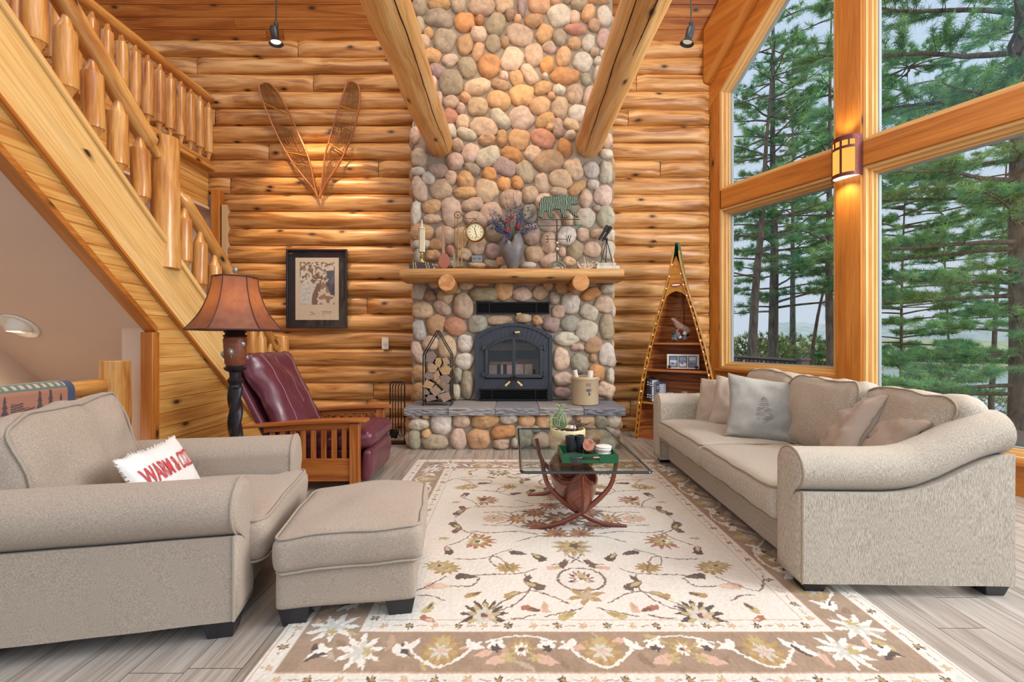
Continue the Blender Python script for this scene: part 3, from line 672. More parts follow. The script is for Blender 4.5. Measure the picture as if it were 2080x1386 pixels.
# board panelling under the stringer
def parange(z):
    a1 = inv(z, 1.61)-.0; a0 = 3.76 if z < 1.31 else inv(z, 1.365)
    return (a0-4, a1-4+.03)
mb = MB(); tgboards(mb, ((0, 0, 0), (0, 1, 0), (0, 0, 1), (1, 0, 0)), 0, 3.2, .118, parange, g=.007, h=.008); mb.build('side_panelling', M_PANEL, st)
mb = MB(); a, b = 1.2, 3.74
mb.prism(*PX([(a, zs(a)-.06), (b, zs(b)-.06), (b, zs(b)+.0), (a, zs(a)+.0)], XS-.07, XS+.03)); mb.build('soffit_trim', M_TRIMW, st, bevel=.006)
mb = MB().box((-.02, 3.72-4, .64), (.1, .075, 1.28)); mb.build('panel_trim', M_TRIMW, st, bevel=.006)
mb = MB().box((-.6, -2.6, zt(1.9)+.0), (1.2, 1.0, .25)); mb.build('landing', M_PANEL, st)

def pole_baluster(h, r, t0, t1, seed):
    """peeled pole with whittled tenon ends, standing from 0 to h"""
    z = [0, t0*.55, t0, t0+.012, h*.5, h-t1-.012, h-t1, h-t1*.5, h]
    rr = [.30, .42, .86, 1, 1.03, 1, .86, .44, .34]
    mb = MB(); zz = cat_rom([(a, b, 0) for a, b in zip(z, rr)], 3)
    mb.tube([(r*.10*n3(q.x*3, seed), r*.10*n3(q.x*3, seed, 5), q.x) for q in zz], [q.y*r*(1+.05*n3(q.x*5, seed, 3)) for q in zz], 14, up=Vector((1, 0, 0)))
    return mb
sr_ = thing('stair_railing', 'peeled log stair railing with turned pole balusters and newel posts', 'railing', (XS-.03, 3.9, 0))
def rail(name, par, pts, r, sd, seg=16, tip=.12):
    P = cat_rom([Vector(p) for p in pts], 8); n = len(P); mb = MB()
    rr = [r*(1+.07*n3(i*.35, sd)) for i in range(n)]
    d0 = (P[0]-P[1]).normalized(); d1 = (P[-1]-P[-2]).normalized()
    P = [P[0]+d0*tip, P[0]+d0*.03]+P+[P[-1]+d1*.03, P[-1]+d1*tip]; rr = [r*.4, r*.55]+rr+[r*.55, r*.4]
    mb.tube([p+Vector((0, 0, r*.2*n3(i*.2, sd, 4))) for i, p in enumerate(P)], rr, seg); return mb.build(name, M_POLE, par, smooth=50)
zrl = lambda d: zt(d)+.71
rail('handrail', sr_, [(.0, d-3.9, zrl(d)) for d in (1.9, 2.5, 3.1, 3.72)], .075, 2)
zr2 = lambda d: 2.485-.85*(d-4.117)
rail('handrail', sr_, [(.0, d-3.9, zr2(d)) for d in (4.1, 4.7, 5.3, 5.72)], .062, 6)
for i, d in enumerate((2.03, 2.23, 2.43, 2.63, 2.83, 3.03, 3.227, 3.43, 3.637, 4.12, 4.326, 4.54, 4.755, 4.97, 5.185, 5.38, 5.59)):
    z0 = zt(d)+.03; z1 = (zrl(d) if d < 3.9 else zr2(d))-.03
    mb = pole_baluster(z1-z0, .064, .13, .14, i*3.1); o = mb.build('baluster', M_POLE, sr_, smooth=50); o.location = (0, d-3.9, z0)
def newel(par, x, d, z0, z1, r, sd):
    mb = MB(); n = 12; zz = [lerp(z0, z1, i/n) for i in range(n+1)]
    mb.tube([(x+.012*n3(z*2, sd), d, z) for z in zz], [r*(1.06-.1*i/n)*(1+.05*n3(z*3, sd, 7)) for i, z in enumerate(zz)], 22, up=Vector((1, 0, 0)))
    return mb.build('newel_post', M_POLE, par, smooth=50, bevel=.006)
newel(sr_, 0, 0, zt(3.9)-.14, 2.955, .104, 1); newel(sr_, 0, 5.87-3.9, .0, 1.265, .088, 5)
br = thing('balcony_railing', 'log balcony railing of the loft running back to the log wall', 'railing', (-4.0, 4, 3.5))
rail('top_rail', br, [(0, d-4, .90) for d in (1.6, 3, 4.5, 6.0)], .058, 3, tip=.03)
rail('bottom_rail', br, [(0, d-4, .04) for d in (1.6, 3, 4.5, 6.0)], .05, 8, tip=.03)
proto = None
for i in range(26):
    d = 5.975-.166*i
    mb = pole_baluster(.80, .052, .12, .12, i*1.7); o = mb.build('baluster', M_POLE, br, smooth=50); o.location = (0, d-4, .07)
# guard rail of the lower stair, blanket over it
gr_ = thing('log_guardrail', 'short log guardrail with round post behind the beige armchair', 'railing', (-3.03, 3.4, 0))
newel(gr_, 0, .06, -.05, 1.06, .098, 9)
rail('rail', gr_, [(0, d-3.4, .875) for d in (1.2, 2.0, 2.7, 3.33)], .058, 4, tip=.06)
for i, d in enumerate((3.2, 2.98, 2.2, 1.9, 1.6)):
    mb = pole_baluster(.80, .05, .1, .1, i*5.3); o = mb.build('baluster', M_POLE, gr_, smooth=50); o.location = (0, d-3.4, .03)
rail('bottom_rail', gr_, [(0, d-3.4, .06) for d in (1.2, 2.0, 2.7, 3.33)], .045, 14, tip=.06)
# woven blanket with a tree band
M_BLANKET = vcol('woven_blanket', .95, .15, 220, .002, .1, .3)
nu, nv = 300, 240
H1, H0, WID = .62, .4, 1.05
def bl_pos(s, y):                                      # s from the front hem up over the rail and down behind
    R_ = .072; yy = y
    w = .012*n3(y*4, s*2)
    if s < H1: return (.0+R_+w*(1-s/H1*.8), yy, .875-(H1-s))
    a = (s-H1)/R_
    if a < math.pi: return (R_*math.cos(a), yy, .875+R_*math.sin(a))
    return (-R_, yy, .875-(s-H1-math.pi*R_))
TOT = H1+math.pi*.072+H0
vs = np.zeros((nv, nu, 3)); cs = np.ones((nv, nu, 4)); base = srgb(178, 128, 108)[:3]; blue = srgb(74, 88, 116)[:3]; navy = srgb(92, 78, 84)[:3]; teal = srgb(104, 124, 118)[:3]; crm = srgb(200, 186, 160)[:3]
rb = np.random.RandomState(4); trees = [(k*.066+.03, .19+.07*rb.rand()) for k in range(16)]
for j in range(nv):
    s = TOT*j/(nv-1)
    for i in range(nu):
        y = 2.02+WID*i/(nu-1); yy = WID*i/(nu-1); vs[j, i] = bl_pos(s, y); c = base
        e = min(yy, WID-yy); zz = H1+.10-s                # distance below the rail crown
        if e < .05: c = blue
        elif -.1 < zz < -.0: c = crm
        elif 0 <= zz < .018: c = teal
        elif .018 <= zz < .055: c = teal if int(yy/.022) % 2 == 0 else crm
        elif .055 <= zz < .07: c = teal
        elif .075 < zz < .31:
            for k, (tx, th) in enumerate(trees):
                q = (zz-.31+th)/th
                if 0 < q < 1:
                    if k % 7 == 3 or k % 7 == 4:
                        if abs(yy-tx) < .036 and q > .3 and int(zz*190+yy*40) % 3: c = navy
                    elif abs(yy-tx) < .004+.036*q*(.35+.65*((q*6) % 1)): c = navy
        elif .36 < zz < .39: c = blue
        cs[j, i, :3] = c
idx = np.arange(nu*nv).reshape(nv, nu)
q = np.stack([idx[:-1, :-1], idx[:-1, 1:], idx[1:, 1:], idx[1:, :-1]], -1).reshape(-1, 4)
o = raw_mesh('blanket', vs.reshape(-1, 3), None, M_BLANKET, None, cs.reshape(-1, 4), q, True); o.location = (-3.03, 0, 0)
tag(o, 'tan wool blanket with a band of dark pine trees draped over the log guardrail', 'blanket')
# recessed light in the soffit
sl = math.atan(.89); rl = thing('recessed_light', 'lit recessed eyeball ceiling light in the sloping soffit below the stairs', 'light', (-4.05, 3.73, zs(3.73)-.004)); rl.rotation_euler = (-sl, 0, 0)
mb = MB().lathe([(.09, -.004), (.13, -.012), (.138, 0)], 32, cap=False); mb.build('trim_ring', M_WHITE, rl)
eye = MB().t(rx(R(34)) @ rotz(0)).lathe([(.074, -.05), (.088, -.03), (.092, 0), (.08, .06)], 32, cap=False); eo = eye.build('eyeball', M_WHITE, rl)
mb = MB().t(rx(R(34))).lathe([(.0, -.034), (.074, -.036)], 24, cap=False); mb.build('lamp_face', glow('lit_lens', (1, .86, .66, 1), 4), eo)
# ---------------------------------------------------------------- upholstery helpers
def rrect(hx, hy, r, n=6, k=5):
    """closed outline of a rounded rectangle"""
    P = []
    for cx, cy, a0 in ((hx-r, hy-r, 0), (-hx+r, hy-r, 90), (-hx+r, -hy+r, 180), (hx-r, -hy+r, 270)):
        for i in range(n+1):
            a = R(a0+90*i/n); P.append((cx+r*math.cos(a), cy+r*math.sin(a)))
    out = []
    for i in range(len(P)):
        a, b = P[i], P[(i+1) % len(P)]; d = math.hypot(b[0]-a[0], b[1]-a[1]); m = max(1, int(d/.04))
        for q in range(m): out.append((lerp(a[0], b[0], q/m), lerp(a[1], b[1], q/m)))
    return out
def cushion(par, name, size, mat, pmat, M, crown=.03, bulge=.012, r=.045, wr=.004, sd=0, n=18, pipes=(1, -1), warp=None, pr=.006):
    """box cushion: welted edges, crowned faces; local z is its thickness"""
    hx, hy, hz = [q/2 for q in size]
    def deform(p):
        x, y, z = p; tx, ty, tz = min(1, abs(x)/hx), min(1, abs(y)/hy), min(1, abs(z)/hz)
        c = crown*(1-tx**2.4)*(1-ty**2.4)*tz
        z2 = z+math.copysign(c, z) if z else 0
        b = bulge*(1-tz**2)
        x2 = x+math.copysign(b*tx**3, x); y2 = y+math.copysign(b*ty**3, y)
        v = Vector((x2, y2, z2)); w = wr
        v += Vector((n3(x*7+sd, y*7, z*7), n3(x*7, y*7+sd, z*7+3), n3(x*6+9, y*6, z*6+sd)))*w*2
        if wr > .005: v.z += wr*1.3*n3(x*13+sd, y*5, sd)
        if warp: v = warp(v)
        return M @ v
    global LASTDEF
    LASTDEF = deform
    ts = [math.sin(math.pi/2*(2*i/n-1)) for i in range(n+1)]
    mb = MB()
    for ax in range(3):
        for sg in (-1, 1):
            oth = [a for a in range(3) if a != ax]
            def fn(u, v):
                q = [0, 0, 0]; q[ax] = sg; q[oth[0]] = ts[round(u*n)]; q[oth[1]] = ts[round(v*n)]
                p = Vector((q[0]*hx, q[1]*hy, q[2]*hz)); rr = min(r, hz*.95)
                i = Vector((max(-hx+rr, min(hx-rr, p.x)), max(-hy+rr, min(hy-rr, p.y)), max(-hz+rr, min(hz-rr, p.z))))
                d = p-i
                if d.length > 1e-9: p = i+d.normalized()*rr
                return deform(p)
            mb.grid(fn, n+1, n+1, flip=(sg < 0) != (ax == 1))
    o = mb.build(name, mat, par, smooth=180, weld=True)
    if pipes:
        mb = MB()
        for sg in pipes:
            zz = sg*(hz-r*.22); loop = rrect(hx-r*.12, hy-r*.12, r*1.1)
            mb.tube([deform(Vector((a, b, zz))) for a, b in loop], pr, 6, closed=True)
        mb.build('piping', pmat, o)
    return o
def pillow(par, name, w, h, t, mat, M, sd=0, wr=.01, n=26, pinch=.09, sag=0, seam=None):
    """knife-edged throw pillow; local x width, y height, z thickness"""
    def pos(a, b, sg):
        pa = 1-pinch*(1-abs(b)**2)*0; k = (1-pinch*(1-b*b)); k2 = (1-pinch*(1-a*a))
        x = a*w/2*k*1.0; y = b*h/2*k2
        e = max(0, (1-a*a)*(1-b*b))**.42
        z = sg*t/2*e
        f = wr*1.5*(n3(a*2.3+sd, b*2.3, sg)+.7*n3(a*5+sd, b*5, sg+4)-1.1*abs(n3(a*2.2+b*4.5+sd, a*4.5-b*1.5, sg))+.4-.6*abs(n3(a*5-b*3+sd, b*7, sg)))
        z += f*(.3+.7*e); z -= sag*(1-b)*.0
        # creases running to the corners
        return M @ Vector((x, y+.012*n3(a*3, sd, b)*abs(b), z))
    mb = MB()
    for sg in (1, -1):
        mb.grid(lambda u, v: pos(math.sin(math.pi/2*(2*u-1)), math.sin(math.pi/2*(2*v-1)), sg), n, n, flip=sg < 0)
    o = mb.build(name, mat, par, smooth=180, weld=True)
    if seam:
        loop = [(lerp(-1, 1, i/14), -1) for i in range(14)]+[(1, lerp(-1, 1, i/14)) for i in range(14)]+[(lerp(1, -1, i/14), 1) for i in range(14)]+[(-1, lerp(1, -1, i/14)) for i in range(14)]
        m2 = MB(); m2.tube([pos(a, b, 0) for a, b in loop], .0045, 6, closed=True); m2.build('seam', seam, o)
    return o, pos
def foot(par, x, y, h, w=.1, d=.1, mat=None):
    mb = MB().box((x, y, h/2), (w, d, h), taper=.72); return mb.build('leg', mat or M_BLACK, par, bevel=.004)
def roll_profile(zt_, rr, wid, zlow, n=12):
    """cross-section of a rolled arm: (across, z); across 0 = inner face, positive = outward"""
    P = [(0, zlow), (0, zt_-rr)]
    c = (rr*.98, zt_-rr)
    for i in range(1, n*2+1):
        a = math.pi-(math.pi*1.42)*i/(n*2); P.append((c[0]+rr*math.cos(a), c[1]+rr*math.sin(a)))
    P += [(wid, zt_-rr*1.85), (wid, zlow)]
    return P

# ---------------------------------------------------------------- armchair, facing the window side
ch = thing('armchair', 'oversized beige armchair with rolled arms and plump back cushion', 'armchair', (-1.12, 1.80, 0), R(12))
# local: x to the front (front of arms at 0), y towards the fireplace, floor at 0
LEN = 1.02; AW = .2
def arm(par, y0, sgn, length, ztop, rr, wid, zlow, mat, pmat, nx=14):
    P = roll_profile(ztop, rr, wid, zlow); mb = MB()
    def fn(u, v):
        k = v*(len(P)-1); i = min(int(k), len(P)-2); t = k-i
        a, z = lerp(P[i][0], P[i+1][0], t), lerp(P[i][1], P[i+1][1], t)
        x = -length*u
        return Vector((x, y0+sgn*(a+.006*n3(x*4, z*4, sgn)), z+.005*n3(x*3, a*5, 2)))
    mb.grid(fn, nx, (len(P)-1)*2+1, flip=sgn < 0); o = mb.build('arm', mat, par, smooth=60)
    # front panel, slightly domed, with welt round its edge
    mb = MB(); C = Vector((wid*.5, (ztop+zlow)*.5)); fs = []
    for lvl, (k, bx) in enumerate(((1, .0), (.97, .012), (.8, .02), (.4, .024), (0.01, .025))):
        for a, z in P:
            mb.v.append(Vector((bx, y0+sgn*(C.x+(a-C.x)*k), C.y+(z-C.y)*(k if lvl > 1 else lerp(1, k, .6)))))
    n = len(P)
    for l in range(4):
        for i in range(n):
            j = (i+1) % n; f = (l*n+i, l*n+j, (l+1)*n+j, (l+1)*n+i); mb.f.append(f if sgn > 0 else f[::-1]); mb.uv.append(None); mb.col.append(mb.c)
    f = mb.build('arm_front', mat, o, smooth=60)
    mb = MB(); mb.tube([Vector((.004, y0+sgn*a, z)) for a, z in P], .006, 6); mb.build('piping', pmat, o)
    return o
def chair_body():
    z0 = .085
    arm(ch, .225, -1, LEN, .64, .115, .2, z0, M_CHAIR, M_CHAIRP); arm(ch, .88, 1, LEN, .64, .115, .2, z0, M_CHAIR, M_CHAIRP)
    mb = MB().box((-.5, .55, .165), (.96, .66, .16)); mb.build('seat_base', M_CHAIR, ch, bevel=.012)
    cushion(ch, 'back', (.26, 1.02, .8), M_CHAIR, M_CHAIRP, T(-LEN-.06, .55, .43) @ ry(R(-9)), .02, .01, .09, .004, 3, pipes=())
    def tf(v):                                         # T-shaped front: spreads beyond the arms
        if v.x > .30: v.y *= 1+.24*min(1, (v.x-.30)/.05)
        return v
    cushion(ch, 'seat_cushion', (.88, .64, .2), M_CHAIR, M_CHAIRP, T(-.36, .55, .345), .028, .012, .045, .004, 1, n=24, warp=tf)
    def bw(v):
        k = max(0, v.y/.4)
        return v+Vector((.03*n3(v.x*5, v.y*4), 0, 0))
    cushion(ch, 'back_cushion', (.72, .50, .21), M_CHAIR, M_CHAIRP, T(-.88, .53, .64) @ rx(R(5)) @ ry(R(72)) @ rotz(R(90)), .055, .022, .06, .013, 5, n=28, warp=lambda v: v*(1+.06*n3(v.x*5, v.y*5, 2)))
    for x in (-.06, -.92):
        for y in (.10, 1.0): foot(ch, x, y, .088, .13, .1)
chair_body()
# text pillow
import bmesh as _b
def text_mesh(txt, size, width=None, offset=0.0):
    cu = bpy.data.curves.new('t', 'FONT'); cu.body = txt; cu.size = size; cu.align_x = 'CENTER'; cu.align_y = 'CENTER'; cu.offset = offset; cu.resolution_u = 3
    o = bpy.data.objects.new('t', cu); COL.objects.link(o); dg = bpy.context.evaluated_depsgraph_get()
    me = bpy.data.meshes.new_from_object(o.evaluated_get(dg)); bpy.data.objects.remove(o)
    bm = bmesh.new(); bm.from_mesh(me); bmesh.ops.triangulate(bm, faces=bm.faces)
    for _ in range(2): bmesh.ops.subdivide_edges(bm, edges=[e for e in bm.edges if e.calc_length() > size*.18], cuts=1, use_grid_fill=True)
    bmesh.ops.triangulate(bm, faces=bm.faces)
    V = [v.co.copy() for v in bm.verts]; Fc = [[v.index for v in f.verts] for f in bm.faces]; bm.free(); return V, Fc
wpil = thing('lumbar_pillow', 'white fringed lumbar pillow with red WARM & COZY lettering on the beige armchair', 'pillow', (-1.71, 2.22, .565), R(10))
PM = rotz(R(2)) @ ry(R(62)) @ rotz(R(90)) @ rotz(R(0))
o, pos = pillow(wpil, 'cover', .50, .29, .13, M_WHITEC, PM, 3, .003)
V, Fc = text_mesh('WARM & COZY', .085, offset=.001)
xs = [v.x for v in V]; wd_ = max(xs)-min(xs); mb = MB(); sx = .43/wd_
vv = []
iv = lambda q: math.asin(max(-1, min(1, q)))
for v in V:
    a, b = v.x*sx/(.25), (v.y*1.55+.012)/(.145)
    p = pos(max(-.97, min(.97, a*1.06)), max(-.95, min(.95, b)), 1); q = PM.to_3x3() @ Vector((0, 0, 1)); vv.append(p+q*.006)
mb.add(vv, Fc); mb.build('lettering', plain('red_print', srgb(196, 70, 74), .9), wpil, smooth=0)
mb = MB(); rr_ = random.Random(2)
for i in range(220):
    t = i/220*4; e = int(t); f = (t-e)*2-1; a, b = ((f, -1), (1, f), (-f, 1), (-1, -f))[e]
    p = pos(a, b, 0); c = PM @ Vector((0, 0, 0)); d = (p-c).normalized()
    mb.tube([p-d*.004, p+d*.012+Vector((rr_.uniform(-.006, .006), rr_.uniform(-.006, .006), rr_.uniform(-.006, .006)))], [.0022, .001], 4)
mb.build('fringe', M_WHITEC, wpil)
# ottoman
ot = thing('ottoman', 'square beige ottoman with loose welted cushion in front of the armchair', 'ottoman', (-.75, 2.235, .0), R(8.5))
mb = MB(); 
cushion(ot, 'body', (.575, .62, .19), M_CHAIR, M_CHAIRP, T(0, 0, .18), .0, .0, .02, .002, 1, n=14, pipes=())
cushion(ot, 'cushion', (.60, .645, .165), M_CHAIR, M_CHAIRP, T(0.01, 0, .335), .022, .012, .04, .004, 8, n=22, warp=lambda v: v+Vector((0, 0, -.018*max(0, -v.x/.32)+.012*n3(v.x*4, v.y*4))))
for x in (-.22, .22):
    for y in (-.24, .24): foot(ot, x, y, .088, .13, .1)

# ---------------------------------------------------------------- sofa, facing the stairs
sf = thing('sofa', 'long beige chenille sofa with rolled arms below the tall windows', 'sofa', (1.38, 2.13, 0), R(-1.4))
# local here: x towards the window (0 = front), y towards the fireplace
SLEN = 2.46; SD = 1.0
def sweep_arm(y0, sgn):
    """rolled arm whose crest sweeps up into the back"""
    xs_ = [0, .12, .25, .38, .47, .55, .65, .75, .85, .93, .98]
    zc = [.69, .69, .69, .69, .695, .71, .75, .80, .845, .87, .875]
    mb = MB(); n = len(xs_); Pn = len(roll_profile(.69, .1, .2, .06))
    def fn(u, v):
        k = u*(n-1); i = min(int(k), n-2); t = k-i; x = lerp(xs_[i], xs_[i+1], t); zt_ = lerp(zc[i], zc[i+1], t)
        P = roll_profile(zt_, .105, .2, .06); k = v*(Pn-1); i = min(int(k), Pn-2); t = k-i
        a, z = lerp(P[i][0], P[i+1][0], t), lerp(P[i][1], P[i+1][1], t)
        return Vector((x, y0+sgn*(a+.004*n3(x*5, z*5)), z))
    mb.grid(fn, 31, (Pn-1)*2+1, flip=sgn > 0); o = mb.build('arm', M_SOFA, sf, smooth=60)
    P = roll_profile(.69, .105, .2, .06); mb = MB(); C = Vector((.1, .38)); n = len(P)
    for lvl, (k, bx) in enumerate(((1, 0), (.97, .012), (.8, .02), (.4, .024), (.01, .025))):
        for a, z in P: mb.v.append(Vector((-bx, y0+sgn*(C.x+(a-C.x)*k), C.y+(z-C.y)*(k if lvl > 1 else lerp(1, k, .6)))))
    for l in range(4):
        for i in range(n):
            j = (i+1) % n; f = (l*n+i, l*n+j, (l+1)*n+j, (l+1)*n+i); mb.f.append(f if sgn < 0 else f[::-1]); mb.uv.append(None); mb.col.append(mb.c)
    mb.build('arm_front', M_SOFA, o, smooth=60)
    mb = MB(); mb.tube([Vector((-.004, y0+sgn*a, z)) for a, z in P], .006, 6)
    mb.build('piping', M_SOFAP, o)
sweep_arm(.22, -1); sweep_arm(SLEN-.22, 1)
mb = MB().box((.06+.44, SLEN/2, .165), (.86, SLEN-.42, .21)); mb.build('seat_base', M_SOFA, sf, bevel=.012)
cushion(sf, 'back', (.13, SLEN-.36, .78), M_SOFA, M_SOFAP, T(.935, SLEN/2, .45) @ ry(R(3)), .0, .005, .08, .003, 3, pipes=())
mid = 1.2
for k, (a, b) in enumerate(((.225, mid), (mid, SLEN-.225))):
    cushion(sf, 'seat_cushion', (.76, b-a-.004, .19), M_SOFA, M_SOFAP, T(.355, (a+b)/2, .362), .035, .016, .05, .004, k*4, n=22, warp=lambda v: v+Vector((0, 0, -.02*max(0, -v.x-.2))))
for k, (a, b) in enumerate(((.13, .72), (.69, 1.41), (1.40, 2.12))):
    dx = (.12, .07, .09)[k]
    cushion(sf, 'back_cushion', (b-a, .50, .2), M_SOFA, M_SOFAP, T(.73+dx, (a+b)/2, .665+(.0, .02, .02)[k]) @ ry(R(-78)) @ rotz(R(90)), .05, .02, .07, .012, 20+k*7, n=22, warp=lambda v: v*(1+.05*n3(v.x*4, v.y*4, 5)))
for x in (.07, .92):
    for y in (.09, SLEN-.09): foot(sf, x, y, .066, .12, .11)
# throw pillows
def tp(name, lab, x, y, z, w, h, t, mat, az, lean, roll, sd, wr=.012, seam=None):
    e = thing(name, lab, 'pillow', (x, y, z), 0, 'throw pillows on the sofa')
    M = rotz(R(az)) @ rx(R(90-lean)) @ rotz(R(roll))
    return pillow(e, 'cover', w, h, t, mat, M, sd, wr, seam=seam or M_SOFAP)+(e, M)
tp('throw_pillow', 'taupe throw pillow tucked beside the far sofa arm', 1.88, 4.13, .65, .44, .46, .15, M_TAUPE, -62, 20, 6, 1)
tp('throw_pillow', 'taupe throw pillow right behind the pale grey one', 1.98, 3.90, .665, .50, .46, .16, M_TAUPE, -40, 22, -4, 7)
o, pos, e, M = tp('throw_pillow', 'washed grey throw pillow with a faint fern print', 1.99, 3.50, .675, .62, .52, .16, M_GRAYC, -14, 26, -8, 13, .016)
mb = MB()
for i in range(16):                                    # faint fern print
    t = i/15; y = lerp(-.55, .35, t); l = .30*(1-t)*(.4+.6*min(1, t*6))
    for sg in (-1, 1):
        q = [pos(-.2+sg*l*s, y+.10*s-.05*s*s, 1)+M.to_3x3() @ Vector((0, 0, .0025)) for s in (0, .33, .66, 1)]
        mb.tube(q, [.003, .0045, .003, .001], 4)
mb.build('fern_print', plain('print_grey', srgb(164, 162, 156), .95), e)
tp('throw_pillow', 'taupe knife-edged throw pillow leaning over another, edge towards the room', 2.12, 2.83, .665, .46, .46, .18, M_TAUPE, -112, 30, 10, 19, .018)
tp('throw_pillow', 'taupe throw pillow slumped closest to the near sofa arm', 2.14, 2.56, .65, .46, .44, .17, M_TAUPE, -118, 36, -8, 27, .016)

# ---------------------------------------------------------------- reclining chair
rc = thing('recliner', 'mission style oak recliner with burgundy leather seat and slatted sides', 'armchair', (-1.22, 3.62, 0), R(1))
# local: x to the front (front post at 0), y towards the fireplace, near side y=0
RW = .80
for k, y in enumerate((0, RW-.05)):
    sd = thing('side_frame', None, None); sd.parent = rc; sd.name = 'side_frame'
    mb = MB().box((-.04, y+.025, .275), (.075, .06, .55)); mb.build('front_post', M_MISSION, sd, bevel=.004)
    mb = MB().box((-.77, y+.025, .22), (.07, .05, .44)); mb.build('rear_post', M_MISSION, sd, bevel=.004)
    mb = MB().box((-.41, y+.025, .175), (.70, .035, .18), grain=0); mb.build('lower_rail', M_MISSION, sd, bevel=.003)
    mb = MB()
    P = [(x, .565+.05*math.sin((x+.92)/1.0*1.75)-.055) for x in [lerp(-.95, .06, i/16) for i in range(17)]]
    poly = P+[(x, z+.026) for x, z in P[::-1]]
    mb.prism(poly, ((0, y-.03, 0), (1, 0, 0), (0, 0, 1), (0, 1, 0)), .11); mb.build('armrest', M_MISSION, sd, bevel=.005)
    P = [(x, z) for x, z in P if -.82 < x < 0]; poly = [(x, z-.05) for x, z in P]+[(x, z) for x, z in P[::-1]]
    mb = MB(); mb.prism(poly, ((0, y+.008, 0), (1, 0, 0), (0, 0, 1), (0, 1, 0)), .034); mb.build('upper_rail', M_MISSION, sd)
    for i in range(8):
        x = -.70+i*.082; mb = MB().box((x, y+.025, .40), (.04, .016, .28), grain=2); mb.build('slat', M_MISSION, sd, bevel=.002)
cushion(rc, 'seat', (.68, RW-.14, .17), M_LEATHER, M_LEATHER, T(-.27, RW/2, .385) @ ry(R(-4)), .03, .02, .07, .006, 2, n=20, pipes=())
cushion(rc, 'footrest', (.07, RW-.14, .26), M_LEATHER, M_LEATHER, T(.03, RW/2, .19) @ ry(R(4)), .012, .01, .03, .003, 4, n=14, pipes=())
mb = MB().box((-.35, RW/2, .24), (.62, RW-.14, .16)); mb.build('seat_box', M_LEATHER, rc, bevel=.01)
bk = cushion(rc, 'backrest', (.66, .84, .15), M_LEATHER, M_LEATHER, T(-.77, RW/2, .71) @ ry(R(-117)) @ rotz(R(90)) @ rx(R(180)), .035, .015, .06, .012, 9, n=24, pipes=())
BKD = LASTDEF
mb = MB()
for a in (-.2, .2):
    for sg in (-1, 1): mb.tube([BKD(Vector((a+.004*n3(q*8, a), q, sg*.0765))) for q in [lerp(-.385, .385, i/40) for i in range(41)]], .003, 5)
for sg in (-1, 1): mb.tube([BKD(Vector((.02, q, sg*.0765))) for q in [lerp(-.1, .38, i/24) for i in range(25)]], .002, 5)
mb.build('stitching', M_STITCH, bk)
cushion(rc, 'back_shell', (.70, .80, .06), M_LEATHER, M_LEATHER, T(-.88, RW/2, .655) @ ry(R(-117)) @ rotz(R(90)), .0, .0, .025, .002, 9, n=12, pipes=())

# ---------------------------------------------------------------- floor lamp
M_LAMPB = plain('lamp_bronze', srgb(44, 40, 44), .4, metal=.5)
M_CARVE = plain('carved_brown', srgb(122, 64, 40), .5, noise=.25, nscale=40, bumpd=.004)
M_SILV = plain('antique_silver', srgb(150, 146, 138), .4, metal=.6)
la = thing('floor_lamp', 'dark twisted floor lamp with a bell shaped brown leather shade', 'lamp', (-1.868, 3.06, 0))
mb = MB().lathe([(.17, 0), (.175, .02), (.15, .04), (.08, .06), (.05, .09), (.045, .12), (.06, .135), (.045, .15)], 28); mb.build('base', M_LAMPB, la)
def twist(u, v):
    z = lerp(.15, .90, v); a = 2*math.pi*u; r = .040*(1+.16*math.cos(3*(a)-z*36))
    return Vector((r*math.cos(a), r*math.sin(a), z))
mb = MB().grid(twist, 36, 120, closeu=True); mb.build('twisted_column', M_LAMPB, la, smooth=60)
mb = MB().lathe([(.03, .88), (.044, .9), (.036, .915), (.05, .945), (.034, .965), (.036, 1.0), (.062, 1.015), (.07, 1.03), (.055, 1.04), (.052, 1.05)], 28); mb.build('collar', M_LAMPB, la)
ca_ = MB().lathe([(.052, 1.045), (.062, 1.06), (.072, 1.22), (.066, 1.235)], 28); co_ = ca_.build('carved_urn', M_CARVE, la)
mb = MB(); rl_ = random.Random(5)
for aa, zz, s in ((-80, 1.14, 1), (-20, 1.19, .8), (-150, 1.12, .8), (40, 1.1, .8)):
    c = Vector((.068*math.cos(R(aa)), .068*math.sin(R(aa)), zz))
    mb.ball(c, (.018*s, .018*s, .026*s), 10, 8, .35, aa)
    for k in range(16):
        d = Vector((rl_.uniform(-1, 1), rl_.uniform(-1, 1), rl_.uniform(-1, 1)))*.04*s; p = c+d
        rxy = math.hypot(p.x, p.y); q = Vector((p.x/rxy*.071, p.y/rxy*.071, p.z)); mb.tube([c, q], [.0022, .0012], 4)
mb.build('pinecone_relief', M_SILV, co_)
mb = MB().lathe([(.06, 1.23), (.075, 1.245), (.06, 1.255), (.058, 1.262), (.07, 1.27), (.062, 1.282), (.085, 1.305), (.088, 1.315), (.03, 1.318), (.02, 1.36), (.02, 1.45)], 28); mb.build('crown', M_LAMPB, la)
M_SHADE, nt, p = nodes('shade_leather')
tc = N(nt, 'ShaderNodeTexCoord'); nz = N(nt, 'ShaderNodeTexNoise', Scale=22, Detail=4); L(nt, tc.outputs['Object'], nz.inputs[0])
L(nt, ramp(nt, nz.outputs[0], [(.3, srgb(104, 64, 54)), (.7, srgb(140, 92, 74))]), p.inputs['Base Color']); p.inputs['Roughness'].default_value = .5
tl = N(nt, 'ShaderNodeBsdfTranslucent'); tl.inputs[0].default_value = srgb(226, 150, 80); mxs = nt.nodes.new('ShaderNodeMixShader'); mxs.inputs[0].default_value = .3
